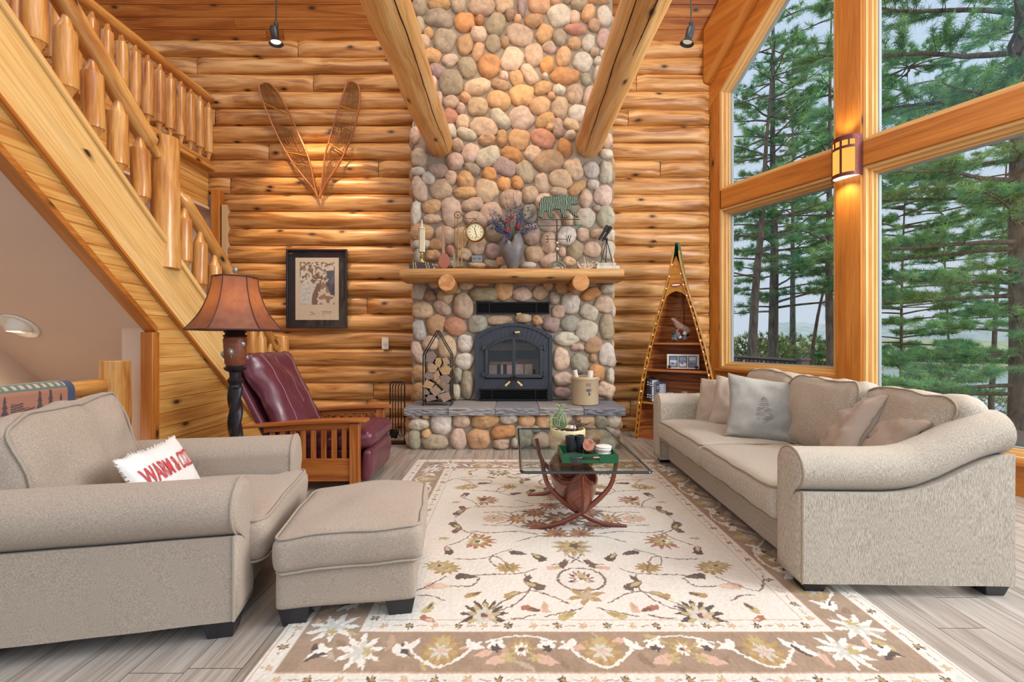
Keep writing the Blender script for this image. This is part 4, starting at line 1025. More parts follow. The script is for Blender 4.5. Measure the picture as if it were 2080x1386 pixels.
out = [q for q in nt.nodes if q.type == 'OUTPUT_MATERIAL'][0]; L(nt, p.outputs[0], mxs.inputs[1]); L(nt, tl.outputs[0], mxs.inputs[2]); L(nt, mxs.outputs[0], out.inputs[0])
SH = [(.285, 1.285), (.268, 1.30), (.215, 1.37), (.17, 1.46), (.142, 1.56), (.132, 1.64)]
SHc = cat_rom([(a, b, 0) for a, b in SH], 5)
def shade(u, v):
    q = SHc[round(v*(len(SHc)-1))]; a = 2*math.pi*u+R(30); s = math.pi/3; d = (((a-R(30)) % s)-s/2)
    k = lerp(1, math.cos(s/2)/math.cos(d), .75); return Vector((q.x*k*math.cos(a), q.x*k*math.sin(a), q.y))
mb = MB().grid(shade, 48, len(SHc), closeu=True); shd = mb.build('lamp_shade', M_SHADE, la, smooth=22)
mb = MB()
for z, i in ((0, 0), (1, len(SHc)-1)): mb.tube([shade(k/48, i/(len(SHc)-1)) for k in range(48)], .006, 6, closed=True)
for k in range(6):
    mb.tube([shade((k*60+.001)/360 % 1, i/(len(SHc)-1))*1.004 for i in range(len(SHc))], .0035, 5)
mb.build('shade_trim', plain('shade_trim', srgb(78, 44, 36), .5), shd)
mb = MB().tube([(0, 0, 1.45), (0, 0, 1.66)], .006, 8); mb.build('harp', M_LAMPB, la)
for a in range(3): mb2 = MB().tube([(0, 0, 1.635), (.13*math.cos(a*2.1), .13*math.sin(a*2.1), 1.635)], .003, 5); mb2.build('spider_arm', M_LAMPB, la)
mb = MB(); mb.ball((0, 0, 1.69), (.016, .016, .026), 10, 8, .3, 2); mb.build('finial', M_SILV, la)
mb = MB(); mb.ball((0, 0, 1.45), (.03, .03, .045), 12, 8); mb.build('bulb', glow('lamp_bulb', (1, .74, .44, 1), 10), la)
# ---------------------------------------------------------------- rug: hand tufted, pattern laid out in metres
RX0, RX1, RY0, RY1 = -.96, 1.66, 1.545, 4.575
CELL = .0042
nx = int((RX1-RX0)/CELL); ny = int((RY1-RY0)/CELL)
gx, gy = np.meshgrid(np.linspace(RX0, RX1, nx), np.linspace(RY0, RY1, ny))
rs = np.random.RandomState(11)
def smooth_noise(shape, cell, seed):
    r = np.random.RandomState(seed); h, w = shape[0]//cell+3, shape[1]//cell+3; g = r.rand(h, w)
    yy = np.arange(shape[0])/cell; xx = np.arange(shape[1])/cell; y0 = yy.astype(int); x0 = xx.astype(int)
    fy = (yy-y0)[:, None]; fx = (xx-x0)[None]; fy = fy*fy*(3-2*fy); fx = fx*fx*(3-2*fx)
    a = g[y0][:, x0]; b = g[y0][:, x0+1]; c = g[y0+1][:, x0]; d = g[y0+1][:, x0+1]
    return (a*(1-fx)+b*fx)*(1-fy)+(c*(1-fx)+d*fx)*fy
jx = (smooth_noise(gx.shape, 3, 1)-.5)*.012; jy = (smooth_noise(gx.shape, 3, 2)-.5)*.012
px_, py_ = gx+jx, gy+jy
def C3(r, g, b): return np.array(srgb(r, g, b)[:3])
CRM, TAN, BRN, GLD, PNK, LGR, DBR, WHT, RST = C3(229, 223, 213), C3(164, 140, 118), C3(112, 90, 76), C3(176, 146, 96), C3(214, 178, 158), C3(206, 204, 194), C3(92, 76, 70), C3(234, 230, 222), C3(170, 112, 90)
OLV = C3(190, 172, 122)
img = np.empty(gx.shape+(3,)); img[:] = CRM
def win(cx, cy, r):
    i0 = max(0, int((cx-r-RX0)/CELL)); i1 = min(nx, int((cx+r-RX0)/CELL)+1); j0 = max(0, int((cy-r-RY0)/CELL)); j1 = min(ny, int((cy+r-RY0)/CELL)+1)
    return (slice(j0, j1), slice(i0, i1)) if i1 > i0 and j1 > j0 else None
def polar(cx, cy, r, col, n=0, amp=.25, rot=0, sy=1.0, hole=None, a0=None, sharp=False):
    w = win(cx, cy, r*1.5)
    if w is None: return
    dx, dy = px_[w]-cx, (py_[w]-cy)
    c, s = math.cos(rot), math.sin(rot); x, y = dx*c+dy*s, (-dx*s+dy*c)/sy
    rho = np.hypot(x, y); th = np.arctan2(y, x)
    q = np.cos(n*th) if n else 0
    if n and sharp: q = np.abs(((th*n/(2*math.pi)) % 1)-.5)*4-1
    lim = r*(1-amp+amp*q) if n else r
    m = rho < lim
    if hole: m &= rho > hole*r
    if a0 is not None: m &= np.abs(th) < a0
    img[w][m] = col
def leaf(cx, cy, l, wd, rot, col, curl=0):
    w = win(cx, cy, l*.75)
    if w is None: return
    dx, dy = px_[w]-cx, py_[w]-cy; c, s = math.cos(rot), math.sin(rot); x, y = dx*c+dy*s, -dx*s+dy*c
    t = x/l+.5; y = y-curl*l*(t-.5)**2
    prof = np.where((t > 0) & (t < 1), np.sin(math.pi*np.clip(t, 0, 1))**.8*(1-.35*t), 0)
    img[w][(np.abs(y) < wd/2*prof)] = col
def stroke(pts, wd, col):
    P = cat_rom([(a, b, 0) for a, b in pts], 7)
    for a, b in zip(P[:-1], P[1:]):
        c = (a+b)/2; w = win(c.x, c.y, (b-a).length/2+wd*2)
        if w is None: continue
        d = b-a; l2 = max(d.length_squared, 1e-9)
        t = np.clip(((px_[w]-a.x)*d.x+(py_[w]-a.y)*d.y)/l2, 0, 1)
        img[w][np.hypot(px_[w]-a.x-t*d.x, py_[w]-a.y-t*d.y) < wd/2] = col
def rose(x, y, r, a=GLD, b=OLV, c=WHT, rot=0, sy=.8):
    polar(x, y, r, a, 11, .22, rot, sy, sharp=True); polar(x, y, r*.62, b, 8, .2, rot+.3, sy); polar(x, y, r*.3, c, 5, .2, rot, sy)
    polar(x, y, r*.13, BRN)
def palm(x, y, r, rot, a=BRN, b=GLD, c=LGR, d=PNK):
    polar(x, y, r, a, 13, .26, rot, .85, a0=2.3, sharp=True); polar(x, y, r*.74, b, 9, .25, rot, .8, a0=2.5); polar(x, y, r*.5, c, 7, .2, rot, .8); polar(x+.1*r, y, r*.25, d, 5, .2, rot); polar(x, y, r*.12, BRN)
def bud(x, y, l, rot, a=BRN, b=PNK):
    leaf(x, y, l, l*.5, rot, a); leaf(x+.15*l*math.cos(rot), y+.15*l*math.sin(rot), l*.6, l*.26, rot, b); leaf(x-.3*l*math.cos(rot), y-.3*l*math.sin(rot), l*.5, l*.45, rot+1.57, a)
GW, BW_ = .10, .225                                    # guard stripe and main border
def inside(m): return (gx > RX0+m) & (gx < RX1-m) & (gy > RY0+m) & (gy < RY1-m)
line = C3(196, 164, 138)
for a, b, c in ((0, 9, CRM), (.022, .028, line), (.095, .101, line), (.101, .325, TAN), (.325, .331, line), (.331, .405, CRM), (.405, .411, line)):
    m = inside(a) & ~inside(b)
    if a > 0: img[m] = c
m = inside(.101) & ~inside(.325); hv = smooth_noise(gx.shape, 9, 5)[m][:, None]; img[m] = TAN*(.9+.2*hv)
cx0, cy0 = (RX0+RX1)/2, (RY0+RY1)/2
EXTRA = True
def edge_walk(m, step):
    """points along the rectangle inset by m with the outward angle"""
    out = []; x0, x1, y0, y1 = RX0+m, RX1-m, RY0+m, RY1-m
    for (ax, ay), (bx, by), ang in (((x0, y0), (x1, y0), -math.pi/2), ((x1, y0), (x1, y1), 0), ((x1, y1), (x0, y1), math.pi/2), ((x0, y1), (x0, y0), math.pi)):
        l = math.hypot(bx-ax, by-ay); n = max(1, round(l/step))
        for k in range(n): out.append((lerp(ax, bx, (k+.5)/n), lerp(ay, by, (k+.5)/n), ang, k, n))
    return out
for m, st_ in ((.062, .115), (.368, .105)):
    for x, y, a, k, n in edge_walk(m, st_):
        if k % 2: polar(x, y, .026, DBR, 6, .3, a, .8, sharp=True); polar(x, y, .010, GLD)
        else: polar(x, y, .024, OLV, 5, .35, a, .75); polar(x+.008, y, .011, PNK)
        c, s = math.cos(a+1.57), math.sin(a+1.57)
        for q in (-.05, .05): stroke([(x+c*(q-.018), y+s*(q-.018)), (x+c*(q+.018), y+s*(q+.018))], .006, TAN if k % 3 else LGR)
rq = random.Random(5)
for x, y, a, k, n in edge_walk(.213, .075):
    dd = rq.uniform(-.085, .085); x += dd*math.cos(a); y += dd*math.sin(a); leaf(x, y, rq.uniform(.05, .11), rq.uniform(.02, .05), rq.uniform(0, 6.28), rq.choice((C3(190, 162, 136), OLV, PNK, C3(148, 122, 100), C3(188, 170, 150))), rq.uniform(-.6, .6))
for x, y, a, k, n in edge_walk(.213, .30):
    c, s = math.cos(a+1.57), math.sin(a+1.57); ox, oy = math.cos(a), math.sin(a)
    if k in (0, n-1):
        polar(x, y, .115, WHT, 9, .34, a+.4, .85, sharp=True); polar(x, y, .06, LGR, 6, .3, a, .8); polar(x+.03*c, y+.03*s, .03, OLV, 5, .3)
        for q in (-.15, .15): leaf(x+c*q, y+s*q, .10, .05, a+.6, WHT, .5); leaf(x+c*q*1.15, y+s*q*1.15, .09, .03, a+.6, DBR, .5)
    elif k % 2:
        polar(x, y, .105, GLD, 12, .22, a, .9, sharp=True); polar(x, y, .082, C3(190, 160, 112), 9, .25, a, .85); polar(x, y, .055, LGR, 7, .28, a, .85); polar(x, y, .025, PNK, 5, .3); polar(x-ox*.06, y-oy*.06, .035, OLV, 7, .3)
        for q in (-1, 1): leaf(x+c*q*.125-ox*.03, y+s*q*.125-oy*.03, .10, .045, a+q*.9, WHT, q*.7)
        stroke([(x+c*t*.15+ox*.085*math.cos(t*2.2), y+s*t*.15+oy*.085*math.cos(t*2.2)) for t in (-1, -.5, 0, .5, 1)], .012, WHT)
    else:
        palm(x-ox*.01, y-oy*.01, .075, a+math.pi, GLD, OLV, WHT, PNK)
        for q in (-1, 1):
            polar(x+c*q*.10-ox*.035, y+s*q*.10-oy*.035, .038, WHT, 5, .2, a); polar(x+c*q*.10-ox*.015, y+s*q*.10-oy*.015, .022, DBR, 5, .2)
            leaf(x+c*q*.09+ox*.05, y+s*q*.09+oy*.05, .11, .06, a+q*1.1, PNK, q*.3); polar(x+c*q*.05+ox*.04, y+s*q*.05+oy*.04, .03, OLV, 6, .3)
        stroke([(x+c*t*.14-ox*(.09-.04*t*t), y+s*t*.14-oy*(.09-.04*t*t)) for t in (-1, -.5, 0, .5, 1)], .010, WHT)
# field: the nearer left quarter, mirrored both ways
def G(px, py): d = CH*F/(py-HY); return ((px-CX)/F*d-.355, d-3.06)
def field(f):
    for mx in (1, -1):
        for my in (1, -1): f(mx, my)
def at(px, py, mx, my): u, v = G(px, py); return cx0+mx*u, cy0+my*v
def ang(a, mx, my): return math.atan2(math.sin(a)*my, math.cos(a)*mx)
VN = C3(128, 108, 96)
vines = [[(930, 1178), (990, 1172), (1060, 1170), (1092, 1160)], [(1068, 1172), (1078, 1200), (1050, 1232), (1010, 1250)], [(965, 1085), (945, 1100), (915, 1112)], [(925, 1060), (940, 1080), (978, 1092)],
         [(1040, 1120), (1000, 1135), (1005, 1152), (1035, 1158)], [(1187, 1148), (1160, 1135), (1140, 1118)], [(1120, 1152), (1140, 1150), (1150, 1140)], [(960, 1000), (990, 1000), (1020, 1002), (1040, 990)], [(970, 1035), (1000, 1032), (1050, 1034), (1085, 1030)],
         [(1040, 1070), (1080, 1078), (1120, 1075), (1130, 1060)], [(985, 1045), (1035, 1045), (1040, 1060), (1010, 1068)], [(1187, 1240), (1150, 1250), (1110, 1258)], [(850, 1214), (880, 1216), (905, 1226)], [(905, 1196), (960, 1195), (975, 1180)], [(1090, 1255), (1060, 1262), (1040, 1262)],
         [(1050, 1105), (1085, 1095), (1110, 1092)], [(900, 985), (930, 975), (960, 985)], [(1020, 965), (1060, 975), (1100, 968)]]
def fld(mx, my):
    A = lambda px, py: at(px, py, mx, my); an = lambda a: ang(a, mx, my)
    for v in vines: stroke([A(*q) for q in v], .0085, VN)
    rose(*A(908, 1160), .085, C3(168, 138, 88), OLV, WHT); rose(*A(1034, 1158), .078, GLD, C3(160, 134, 84), OLV); rose(*A(945, 994), .10, C3(176, 158, 110), OLV, PNK, 0, .6)
    palm(*A(985, 1256), .13, an(1.57), DBR, OLV, LGR, PNK); palm(*A(985, 1020), .125, an(0.2), RST, GLD, OLV, WHT); palm(*A(1090, 1072), .12, an(1.2), BRN, C3(150, 110, 84), RST, GLD)
    palm(*A(1118, 1030), .11, an(-1.57), C3(150, 96, 72), GLD, RST, BRN); rose(*A(1005, 1058), .085, PNK, C3(206, 186, 160), LGR)
    for px, py, l, r_, a, b in ((930, 1080, .11, 1.2, BRN, RST), (912, 1122, .12, 1.9, DBR, PNK), (980, 1106, .13, .1, DBR, PNK), (935, 1044, .13, 1.0, BRN, OLV), (890, 1196, .13, 0, PNK, C3(224, 198, 178)), (965, 1213, .09, .4, GLD, BRN), (1085, 1194, .13, 2.5, BRN, OLV),
                              (1110, 1240, .09, 1.57, PNK, C3(196, 170, 130)), (873, 1240, .09, 1.3, OLV, BRN), (1155, 1256, .10, .5, OLV, GLD), (1095, 1136, .12, 2.2, DBR, OLV), (1050, 1006, .11, .3, DBR, BRN), (985, 985, .12, .1, DBR, BRN), (1060, 965, .1, .4, RST, BRN), (960, 960, .08, .5, RST, PNK), (1075, 1180, .07, 1.2, BRN, BRN), (1042, 1213, .10, .6, GLD, OLV), (905, 1098, .07, 0, OLV, OLV), (1130, 1158, .10, .2, PNK, OLV)):
        x, y = A(px, py); bud(x, y, l, an(r_), a, b)
field(fld)
for sy_ in (-1, 1):                                    # motifs on the long axis
    B = lambda px, py: (cx0, cy0+sy_*-(G(px, py)[1])*-1)
    x, y = cx0, cy0+sy_*G(1187, 1181)[1]
    polar(x, y, .125, VN, 0, 0, 0, .9, hole=.90); palm(x, y, .085, math.pi/2*sy_, BRN, PNK, WHT, GLD); polar(x, y+.03*sy_, .03, OLV, 6, .3)
    y2 = cy0+sy_*G(1165, 1113)[1]; palm(x, y2, .15, -math.pi/2*sy_, C3(190, 172, 146), GLD, OLV, BRN)
    y3 = cy0+sy_*G(1205, 1216)[1]; polar(x, y3, .10, GLD, 6, .35, .3, .8, sharp=True); polar(x, y3, .05, C3(190, 172, 146), 6, .3)
    for q in (-1, 1): leaf(x+q*.075, cy0+sy_*G(1187, 1150)[1], .11, .05, math.pi/2+q*.4, BRN, q*.6)
rose(cx0, cy0, .16, BRN, GLD, PNK); palm(cx0-.3, cy0, .10, math.pi, RST, GLD, OLV); palm(cx0+.3, cy0, .10, 0, RST, GLD, OLV)
tuft = smooth_noise(gx.shape, 2, 21); mott = smooth_noise(gx.shape, 26, 22)
img *= (.90+.13*tuft+.06*mott)[..., None]
hgt = .010+.0022*tuft+.0012*mott
edge = np.minimum(np.minimum(gx-RX0, RX1-gx), np.minimum(gy-RY0, RY1-gy)); hgt = np.where(edge < .012, hgt*np.clip(edge/.012, .1, 1), hgt)
idx = np.arange(nx*ny).reshape(ny, nx); q = np.stack([idx[:-1, :-1], idx[:-1, 1:], idx[1:, 1:], idx[1:, :-1]], -1).reshape(-1, 4)
cols = np.ones((ny*nx, 4)); cols[:, :3] = img.reshape(-1, 3)
M_RUG = vcol('wool_rug', .98, .14, 420, .003, .05, .25)
o = raw_mesh('area_rug', np.stack([gx, gy, hgt], -1).reshape(-1, 3), None, M_RUG, None, cols, q, True)
tag(o, 'cream floral wool area rug with a taupe border on the grey floor', 'rug')

# ---------------------------------------------------------------- coffee table
GZ = .46
ct = thing('coffee_table', 'glass topped coffee table on crossed bentwood legs with a wooden canoe beneath', 'table', (.43, 3.25, 0))
M_TGLASS = glass('table_glass', (.93, .97, .96, 1), .05)
M_TEDGE = plain('glass_edge', srgb(22, 42, 48), .12, coat=.5)
mb = MB(); mb.prism(rrect(.376, .64, .03), ((0, 0, GZ-.012), (1, 0, 0), (0, 1, 0), (0, 0, 1)), .012); gl_ = mb.build('glass_top', M_TGLASS, ct, smooth=0)
mb = MB(); mb.tube([(a, b, GZ-.006) for a, b in rrect(.377, .641, .03)], .0085, 8, closed=True); mb.build('glass_edge', M_TEDGE, gl_)
M_CANOE = wood('canoe_wood', srgb(148, 82, 54), srgb(122, 60, 38), srgb(84, 38, 26), knots=0, su=1.2, sv=10, rough=.28, coat=.4)
def canoe(u, v, off=0.0):
    """u along the hull (-1..1), v across from gunwale to gunwale"""
    L2 = .47; y = u*L2; e = abs(u)
    w = .152*max(0, (1-e**2.3))**.75+.004; sheer = .275+.115*e**7; keel = .125+.03*e**5
    a = (v-.5)*math.pi; s = math.sin(a); c = max(0, math.cos(a))
    x = (w-off)*math.copysign(abs(s)**.85, s); z = lerp(sheer, keel+off, c**.72)
    return Vector((x, y*(1+.06*(c*0)), z))
cn = None
mb = MB(); mb.grid(lambda u, v: canoe(2*u-1, v), 60, 25); mb.grid(lambda u, v: canoe((2*u-1)*.985, v, .008), 60, 25, flip=True); cn = mb.build('canoe_hull', M_CANOE, ct, smooth=60)
mb = MB()
for v in (0, 1): mb.tube([canoe(lerp(-1, 1, i/40), v)+Vector((0, 0, .003)) for i in range(41)], .008, 8)
for s in (-1, 1): mb.tube([canoe(s*.999, .5+.5*t)+Vector((0, s*(.012-.02*t*t), 0)) for t in (1, .7, .4, .2, 0)], .007, 8)
mb.build('gunwale', M_RIB, cn)
mb = MB()
for y in (-.22, .0, .22):
    w = .135 if y == 0 else .115; mb.box((0, y, .262), (2*w, .04, .012), grain=0)
mb.build('thwart', M_RIB, cn)
mb = MB()
for i in range(15):
    u = lerp(-.8, .8, i/14); mb.tube([canoe(u, v, .0095) for v in [lerp(.03, .97, k/14) for k in range(15)]], .004, 4, flat=2)
mb.build('rib', M_RIB, cn)
FP = [(1100, 948), (1110, 978), (1130, 1005), (1156, 1027), (1180, 1043), (1222, 1062), (1272, 1077)]
for yl, s0 in ((2.91-3.25, 1), (3.52-3.25, 1)):
    for sg in (1, -1):
        P = []
        for px, py in FP:
            d = 2.93; p = W(px, py, d); P.append(((p.x-.43)*sg, p.z))
        P[0] = (P[0][0], GZ-.012); P[-1] = (P[-1][0]+.0*sg, .0135)
        q = cat_rom([(a, yl+sg*.012, z) for a, z in P], 6); n = len(q)
        mb = MB().tube(q, [.019-.006*(i/n)**2 if i > n*.5 else lerp(.013, .019, i/(n*.5)) for i in range(n)], 10, flat=.8, up=Vector((0, 1, 0)))
        mb.build('leg', M_RIB, ct, smooth=60)
# tray and what lies in it
tz = GZ+.002
tr = thing('serving_tray', 'green wooden serving tray with handle slots on the glass table', 'tray', (.478, 2.895, tz))
M_GREEN = plain('green_paint', srgb(24, 92, 54), .4)
mb = MB().box((0, 0, .005), (.345, .25, .008)); mb.build('tray_floor', plain('green_paint_dark', srgb(22, 60, 46), .5), tr)
mb = MB()
for sy_ in (-1, 1):
    mb = MB(); y = sy_*.122; mb.box((-.115, y, .029), (.115, .008, .052)); mb.box((.115, y, .029), (.115, .008, .052)); mb.box((0, y, .011), (.12, .008, .016)); mb.box((0, y, .048), (.12, .008, .014)); mb.build('tray_end', M_GREEN, tr)
for sx in (-1, 1): MB().box((sx*.1685, 0, .029), (.008, .25, .052)).build('tray_side', M_GREEN, tr)
bn = thing('binoculars', 'black binoculars standing on their eyepieces in the green tray', 'binoculars', (.405, 2.92, tz+.01), R(10))
M_RUB = plain('black_rubber', srgb(32, 36, 40), .5)
for sx in (-1, 1):
    mb = MB().t(T(sx*.031, 0, 0)).lathe([(.019, 0), (.021, .004), (.021, .03), (.026, .04), (.027, .085), (.030, .10), (.031, .128), (.029, .13), (.027, .122), (0, .12)], 20); mb.build('barrel', M_RUB, bn)
mb = MB().box((0, 0, .07), (.03, .022, .05)); mb.tube([(0, 0, .03), (0, 0, .1)], .009, 10); mb.build('bridge', M_RUB, bn)
dk = thing('leather_coaster', 'round dark leather coaster dish at the front of the green tray', 'coaster', (.39, 2.82, tz+.01))
mb = MB().lathe([(.0, 0), (.058, 0), (.06, .008), (.062, .022), (.066, .026), (.064, .030), (.05, .028), (0, .027)], 32, cap=False); mb.build('dish', plain('dark_leather', srgb(62, 58, 66), .45), dk)
m_c = plain('coaster_stone', srgb(226, 222, 214), .5, noise=.05)
for k in range(5):
    o = MB().lathe([(0, 0), (.05, 0), (.052, .003), (.052, .010), (.049, .012), (0, .0115)], 28, c=(0, 0, 0), cap=False).build('round_coaster', m_c)
    o.location = (.588+.003*math.sin(k*2), 2.925+.003*math.cos(k*3), tz+.01+k*.0125)
    tag(o, ('pale round coaster, %s in the green tray' % ('lowest of the stack', 'second from the bottom of the stack', 'middle one of the stack', 'second from the top of the stack', 'topmost of the stack')[k]), 'coaster', 'coasters stacked in the tray')
bs = thing('wooden_box', 'small oval carved wooden box leaning up in the green tray', 'box', (.485, 2.875, tz+.012), R(-14))
mb = MB().t(rx(R(28)))
def ov(u, v):
    a = 2*math.pi*u; return Vector((.034*math.cos(a), .052*math.sin(a)+.045, .02+.035*v))
mb.grid(ov, 28, 5, closeu=True); mb.build('box_body', plain('dark_box', srgb(54, 38, 34), .5), bs)
mb = MB().t(rx(R(28))); mb.prism([(.037*math.cos(a), .056*math.sin(a)) for a in [2*math.pi*i/28 for i in range(28)]], ((0, .045, .055), (1, 0, 0), (0, 1, 0), (0, 0, 1)), .009)
for k in range(5): mb.tube([(.037*(.2+.13*k)*math.cos(a), .045+.056*(.2+.13*k)*math.sin(a), .0648) for a in [2*math.pi*i/20 for i in range(20)]], .0012, 4, closed=True)
mb.build('carved_lid', plain('carved_lid', srgb(168, 112, 92), .6, noise=.2, nscale=60), bs)
kn = thing('wood_spreader', 'small wooden spreader lying beside the coasters in the green tray', 'utensil', (.55, 2.83, tz+.012), R(35))
mb = MB().tube([(-.06, 0, .016), (-.02, 0, .012), (.0, 0, .01)], [.005, .006, .005], 8); mb.build('handle', plain('light_stick', srgb(200, 150, 110), .5), kn)
mb = MB().ball((.03, 0, .008), (.034, .018, .007), 16, 8); mb.build('blade', plain('spoon_wood', srgb(176, 104, 82), .5), kn)
# planter
pb = thing('planter_bowl', 'shallow cream ceramic bowl planter at the far end of the glass table', 'planter', (.43, 3.50, tz))
mb = MB().lathe([(.10, 0), (.125, .004), (.134, .02), (.136, .062), (.132, .072), (.124, .074), (.119, .066), (.115, .05), (.0, .048)], 40, cap=False); mb.build('bowl', plain('cream_glaze', srgb(222, 206, 160), .35, noise=.05, nscale=30), pb)
mb = MB().lathe([(0, .055), (.116, .052)], 24, cap=False); mb.build('soil', plain('soil', srgb(70, 54, 44), .95, noise=.3, nscale=90), pb)
for i in range(9):
    a = i*2.4; r = .05+.04*((i*7) % 3)/2
    o = MB().ball((0, 0, 0), (.012, .010, .008), 8, 6, .3, i).build('pebble', plain('pebble%d' % (i % 3), srgb(*((150, 140, 128), (186, 176, 160), (110, 98, 92))[i % 3]), .7), pb); o.location = (r*math.cos(a), r*math.sin(a), .06)
ap = thing('air_plant', 'grey green curly air plant in the cream bowl', 'plant', (.37, 3.50, tz+.055))
M_AIR = plain('air_plant_leaf', srgb(150, 172, 132), .6, noise=.18, nscale=30)
rr_ = random.Random(8)
for k in range(92):
    a = rr_.uniform(0, 6.28); ca_2, sa_2 = math.cos(a), math.sin(a)
    if k < 58:                                         # leaves curling up into a ball
        r = rr_.uniform(.035, .062); h = rr_.uniform(.10, .17)
        P = [(0, 0, .02), (r*.8*ca_2, r*.8*sa_2, h*.25), (r*ca_2, r*sa_2, h*.6), (r*.5*math.cos(a+.9), r*.5*math.sin(a+.9), h), (.02*math.cos(a+1.8), .02*math.sin(a+1.8), h*1.05)]
    elif k < 80:                                       # the tuft on top
        l = rr_.uniform(.03, .055); P = [(0, 0, .15), (l*.4*ca_2, l*.4*sa_2, .17+l*.6), (l*ca_2, l*sa_2, .165+l*rr_.uniform(.3, .9))]
    else:                                              # loops hanging over the rim
        P = [(0, 0, .07), (-.05-.03*abs(ca_2), .05*sa_2, .11), (-.085-.02*ca_2, .06*sa_2, .06), (-.06+.03*ca_2, .06*sa_2, .016)]
    P = [Vector((p[0], p[1], max(p[2], .016))) for p in P]
    mb = MB().tube(cat_rom(P, 3), [.0034*(1-.85*i/(3*len(P)-3)) for i in range(3*len(P)-2)], 5); mb.build('leaf', M_AIR, ap)
dw = thing('driftwood', 'tangle of dark twigs and white shell lying in the cream bowl', 'driftwood', (.49, 3.49, tz+.058))
M_TWIG = plain('dark_twig', srgb(104, 80, 70), .8, noise=.2, nscale=80)
for k in range(14):
    a = k*1.9; P = [(rr_.uniform(-.05, .05), rr_.uniform(-.04, .04), rr_.uniform(.0, .03)), (rr_.uniform(-.05, .05), rr_.uniform(-.04, .04), rr_.uniform(.02, .08)), (rr_.uniform(-.06, .09), rr_.uniform(-.04, .04), rr_.uniform(.03, .075))]
    mb = MB().tube(cat_rom(P, 5), .0035, 6); mb.build('twig', M_TWIG, dw)
mb = MB().tube([(.04, 0, .03), (.09, .01, .045), (.125, .01, .065)], [.007, .009, .001], 8); mb.build('thorn', M_TWIG, dw)
mb = MB().ball((-.03, -.01, .026), (.034, .02, .018), 14, 8, .2, 3); mb.build('shell', M_WHITE, dw)
# ---------------------------------------------------------------- things on the mantel
MZ = 2.050; MD = 5.42
def mx(px, d=MD): return (px-CX)/F*d
def mh(py, d=MD): return CH+(HY-py)/F*d
M_BOOKB = plain('book_cloth_brown', srgb(84, 56, 48), .6); M_BOOKN = plain('book_cloth_navy', srgb(58, 58, 72), .6); M_PAGE = plain('book_pages', srgb(226, 218, 200), .8)
def book(name, lab, loc, size, mat, rz=0, grp=None, band=None, upright=False):
    """size: spine length, depth, thickness; spine towards -y"""
    l, d, t = size; e = thing(name, lab, 'book', loc, rz, grp)
    M = Matrix() if not upright else T(0, 0, l/2) @ ry(R(90)) @ T(0, 0, -t/2)
    mb = MB().t(M); mb.box((0, 0, t-.0015), (l, d, .003)); mb.box((0, 0, .0015), (l, d, .003)); mb.box((0, -d/2+.002, t/2), (l, .005, t)); mb.build('cover', mat, e)
    mb = MB().t(M); mb.box((0, .003, t/2), (l-.008, d-.01, t-.007)); mb.build('pages', M_PAGE, e)
    if band:
        mb = MB().t(M)
        for x in (-.32, -.22, .22, .32): mb.box((x*l, -d/2-.0012, t/2), (l*.035, .002, t*.96))
        mb.build('spine_band', band, e)
    return e
book('book', 'dark leather book at the bottom of the mantel stack under the trophy', (mx(859), MD, MZ), (.285, .19, .04), M_BOOKN, 0, 'books under the trophy', M_GOLD)
book('book', 'brown leather book on top of the mantel stack under the trophy', (mx(857), MD, MZ+.041), (.27, .18, .04), M_BOOKB, R(2), 'books under the trophy', M_GOLD)
tro = thing('trophy', 'gold column trophy with a pale spire on the mantel books', 'trophy', (mx(857), MD, MZ+.083))
mb = MB().lathe([(.05, 0), (.05, .012), (.03, .02), (.018, .05), (.03, .08), (.016, .1), (.02, .125), (.04, .13)], 24); mb.build('base', M_GOLD, tro)
mb = MB()
def flute(u, v):
    a = 2*math.pi*u; r = .037*(1-.10*abs(math.sin(a*9))); return Vector((r*math.cos(a), r*math.sin(a), lerp(.13, .41, v)))
mb.grid(flute, 108, 3, closeu=True); mb.build('column', plain('ivory_gold', srgb(206, 196, 164), .35, metal=.3), tro)
mb = MB().lathe([(.046, .408), (.046, .42), (.02, .425), (.012, .44), (.006, .52), (0.001, .525)], 24); mb.build('spire', plain('ivory', srgb(226, 218, 196), .4), tro)
pd = thing('wooden_scoop', 'long handled red brown wooden scoop leaning on the chimney stones', 'scoop', (mx(901), 5.46, MZ), 0)
ml = T(0, 0, .005) @ rx(R(-9)); M_SCOOP = plain('scoop_wood', srgb(156, 92, 72), .5, noise=.12, nscale=20)
mb = MB().t(ml); mb.prism([(.075*math.sin(a)*(1 if math.cos(a) > 0 else .9), .10-.10*math.cos(a)*(1 if math.cos(a) < 0 else 1)) for a in [2*math.pi*i/28 for i in range(28)]], ((0, 0, .005), (1, 0, 0), (0, 0, 1), (0, -1, 0)), .045); mb.build('scoop_bowl', M_SCOOP, pd, bevel=.01)
mb = MB().t(ml); mb.box((-.012, -.03, .33), (.034, .022, .46), rot=ry(R(-2)).to_3x3()); mb.build('handle', plain('handle_grey_wood', srgb(160, 124, 100), .6, noise=.1), pd, bevel=.004)
ck_ = thing('mantel_clock', 'brass pulley clock hanging from a hooked stand on the mantel', 'clock', (mx(937), MD, MZ))
mb = MB().lathe([(.118, 0), (.12, .008), (.1, .022), (.05, .034), (.03, .04)], 36); mb.build('base', M_BRASS, ck_)
wxc = mx(930)-mx(937); fx = mx(966)-mx(937); fz = mh(472)-MZ
mb = MB(); mb.tube([(wxc, 0, .03), (wxc, 0, mh(440)-MZ)], .007, 8); mb.build('post', M_BRASS, ck_)
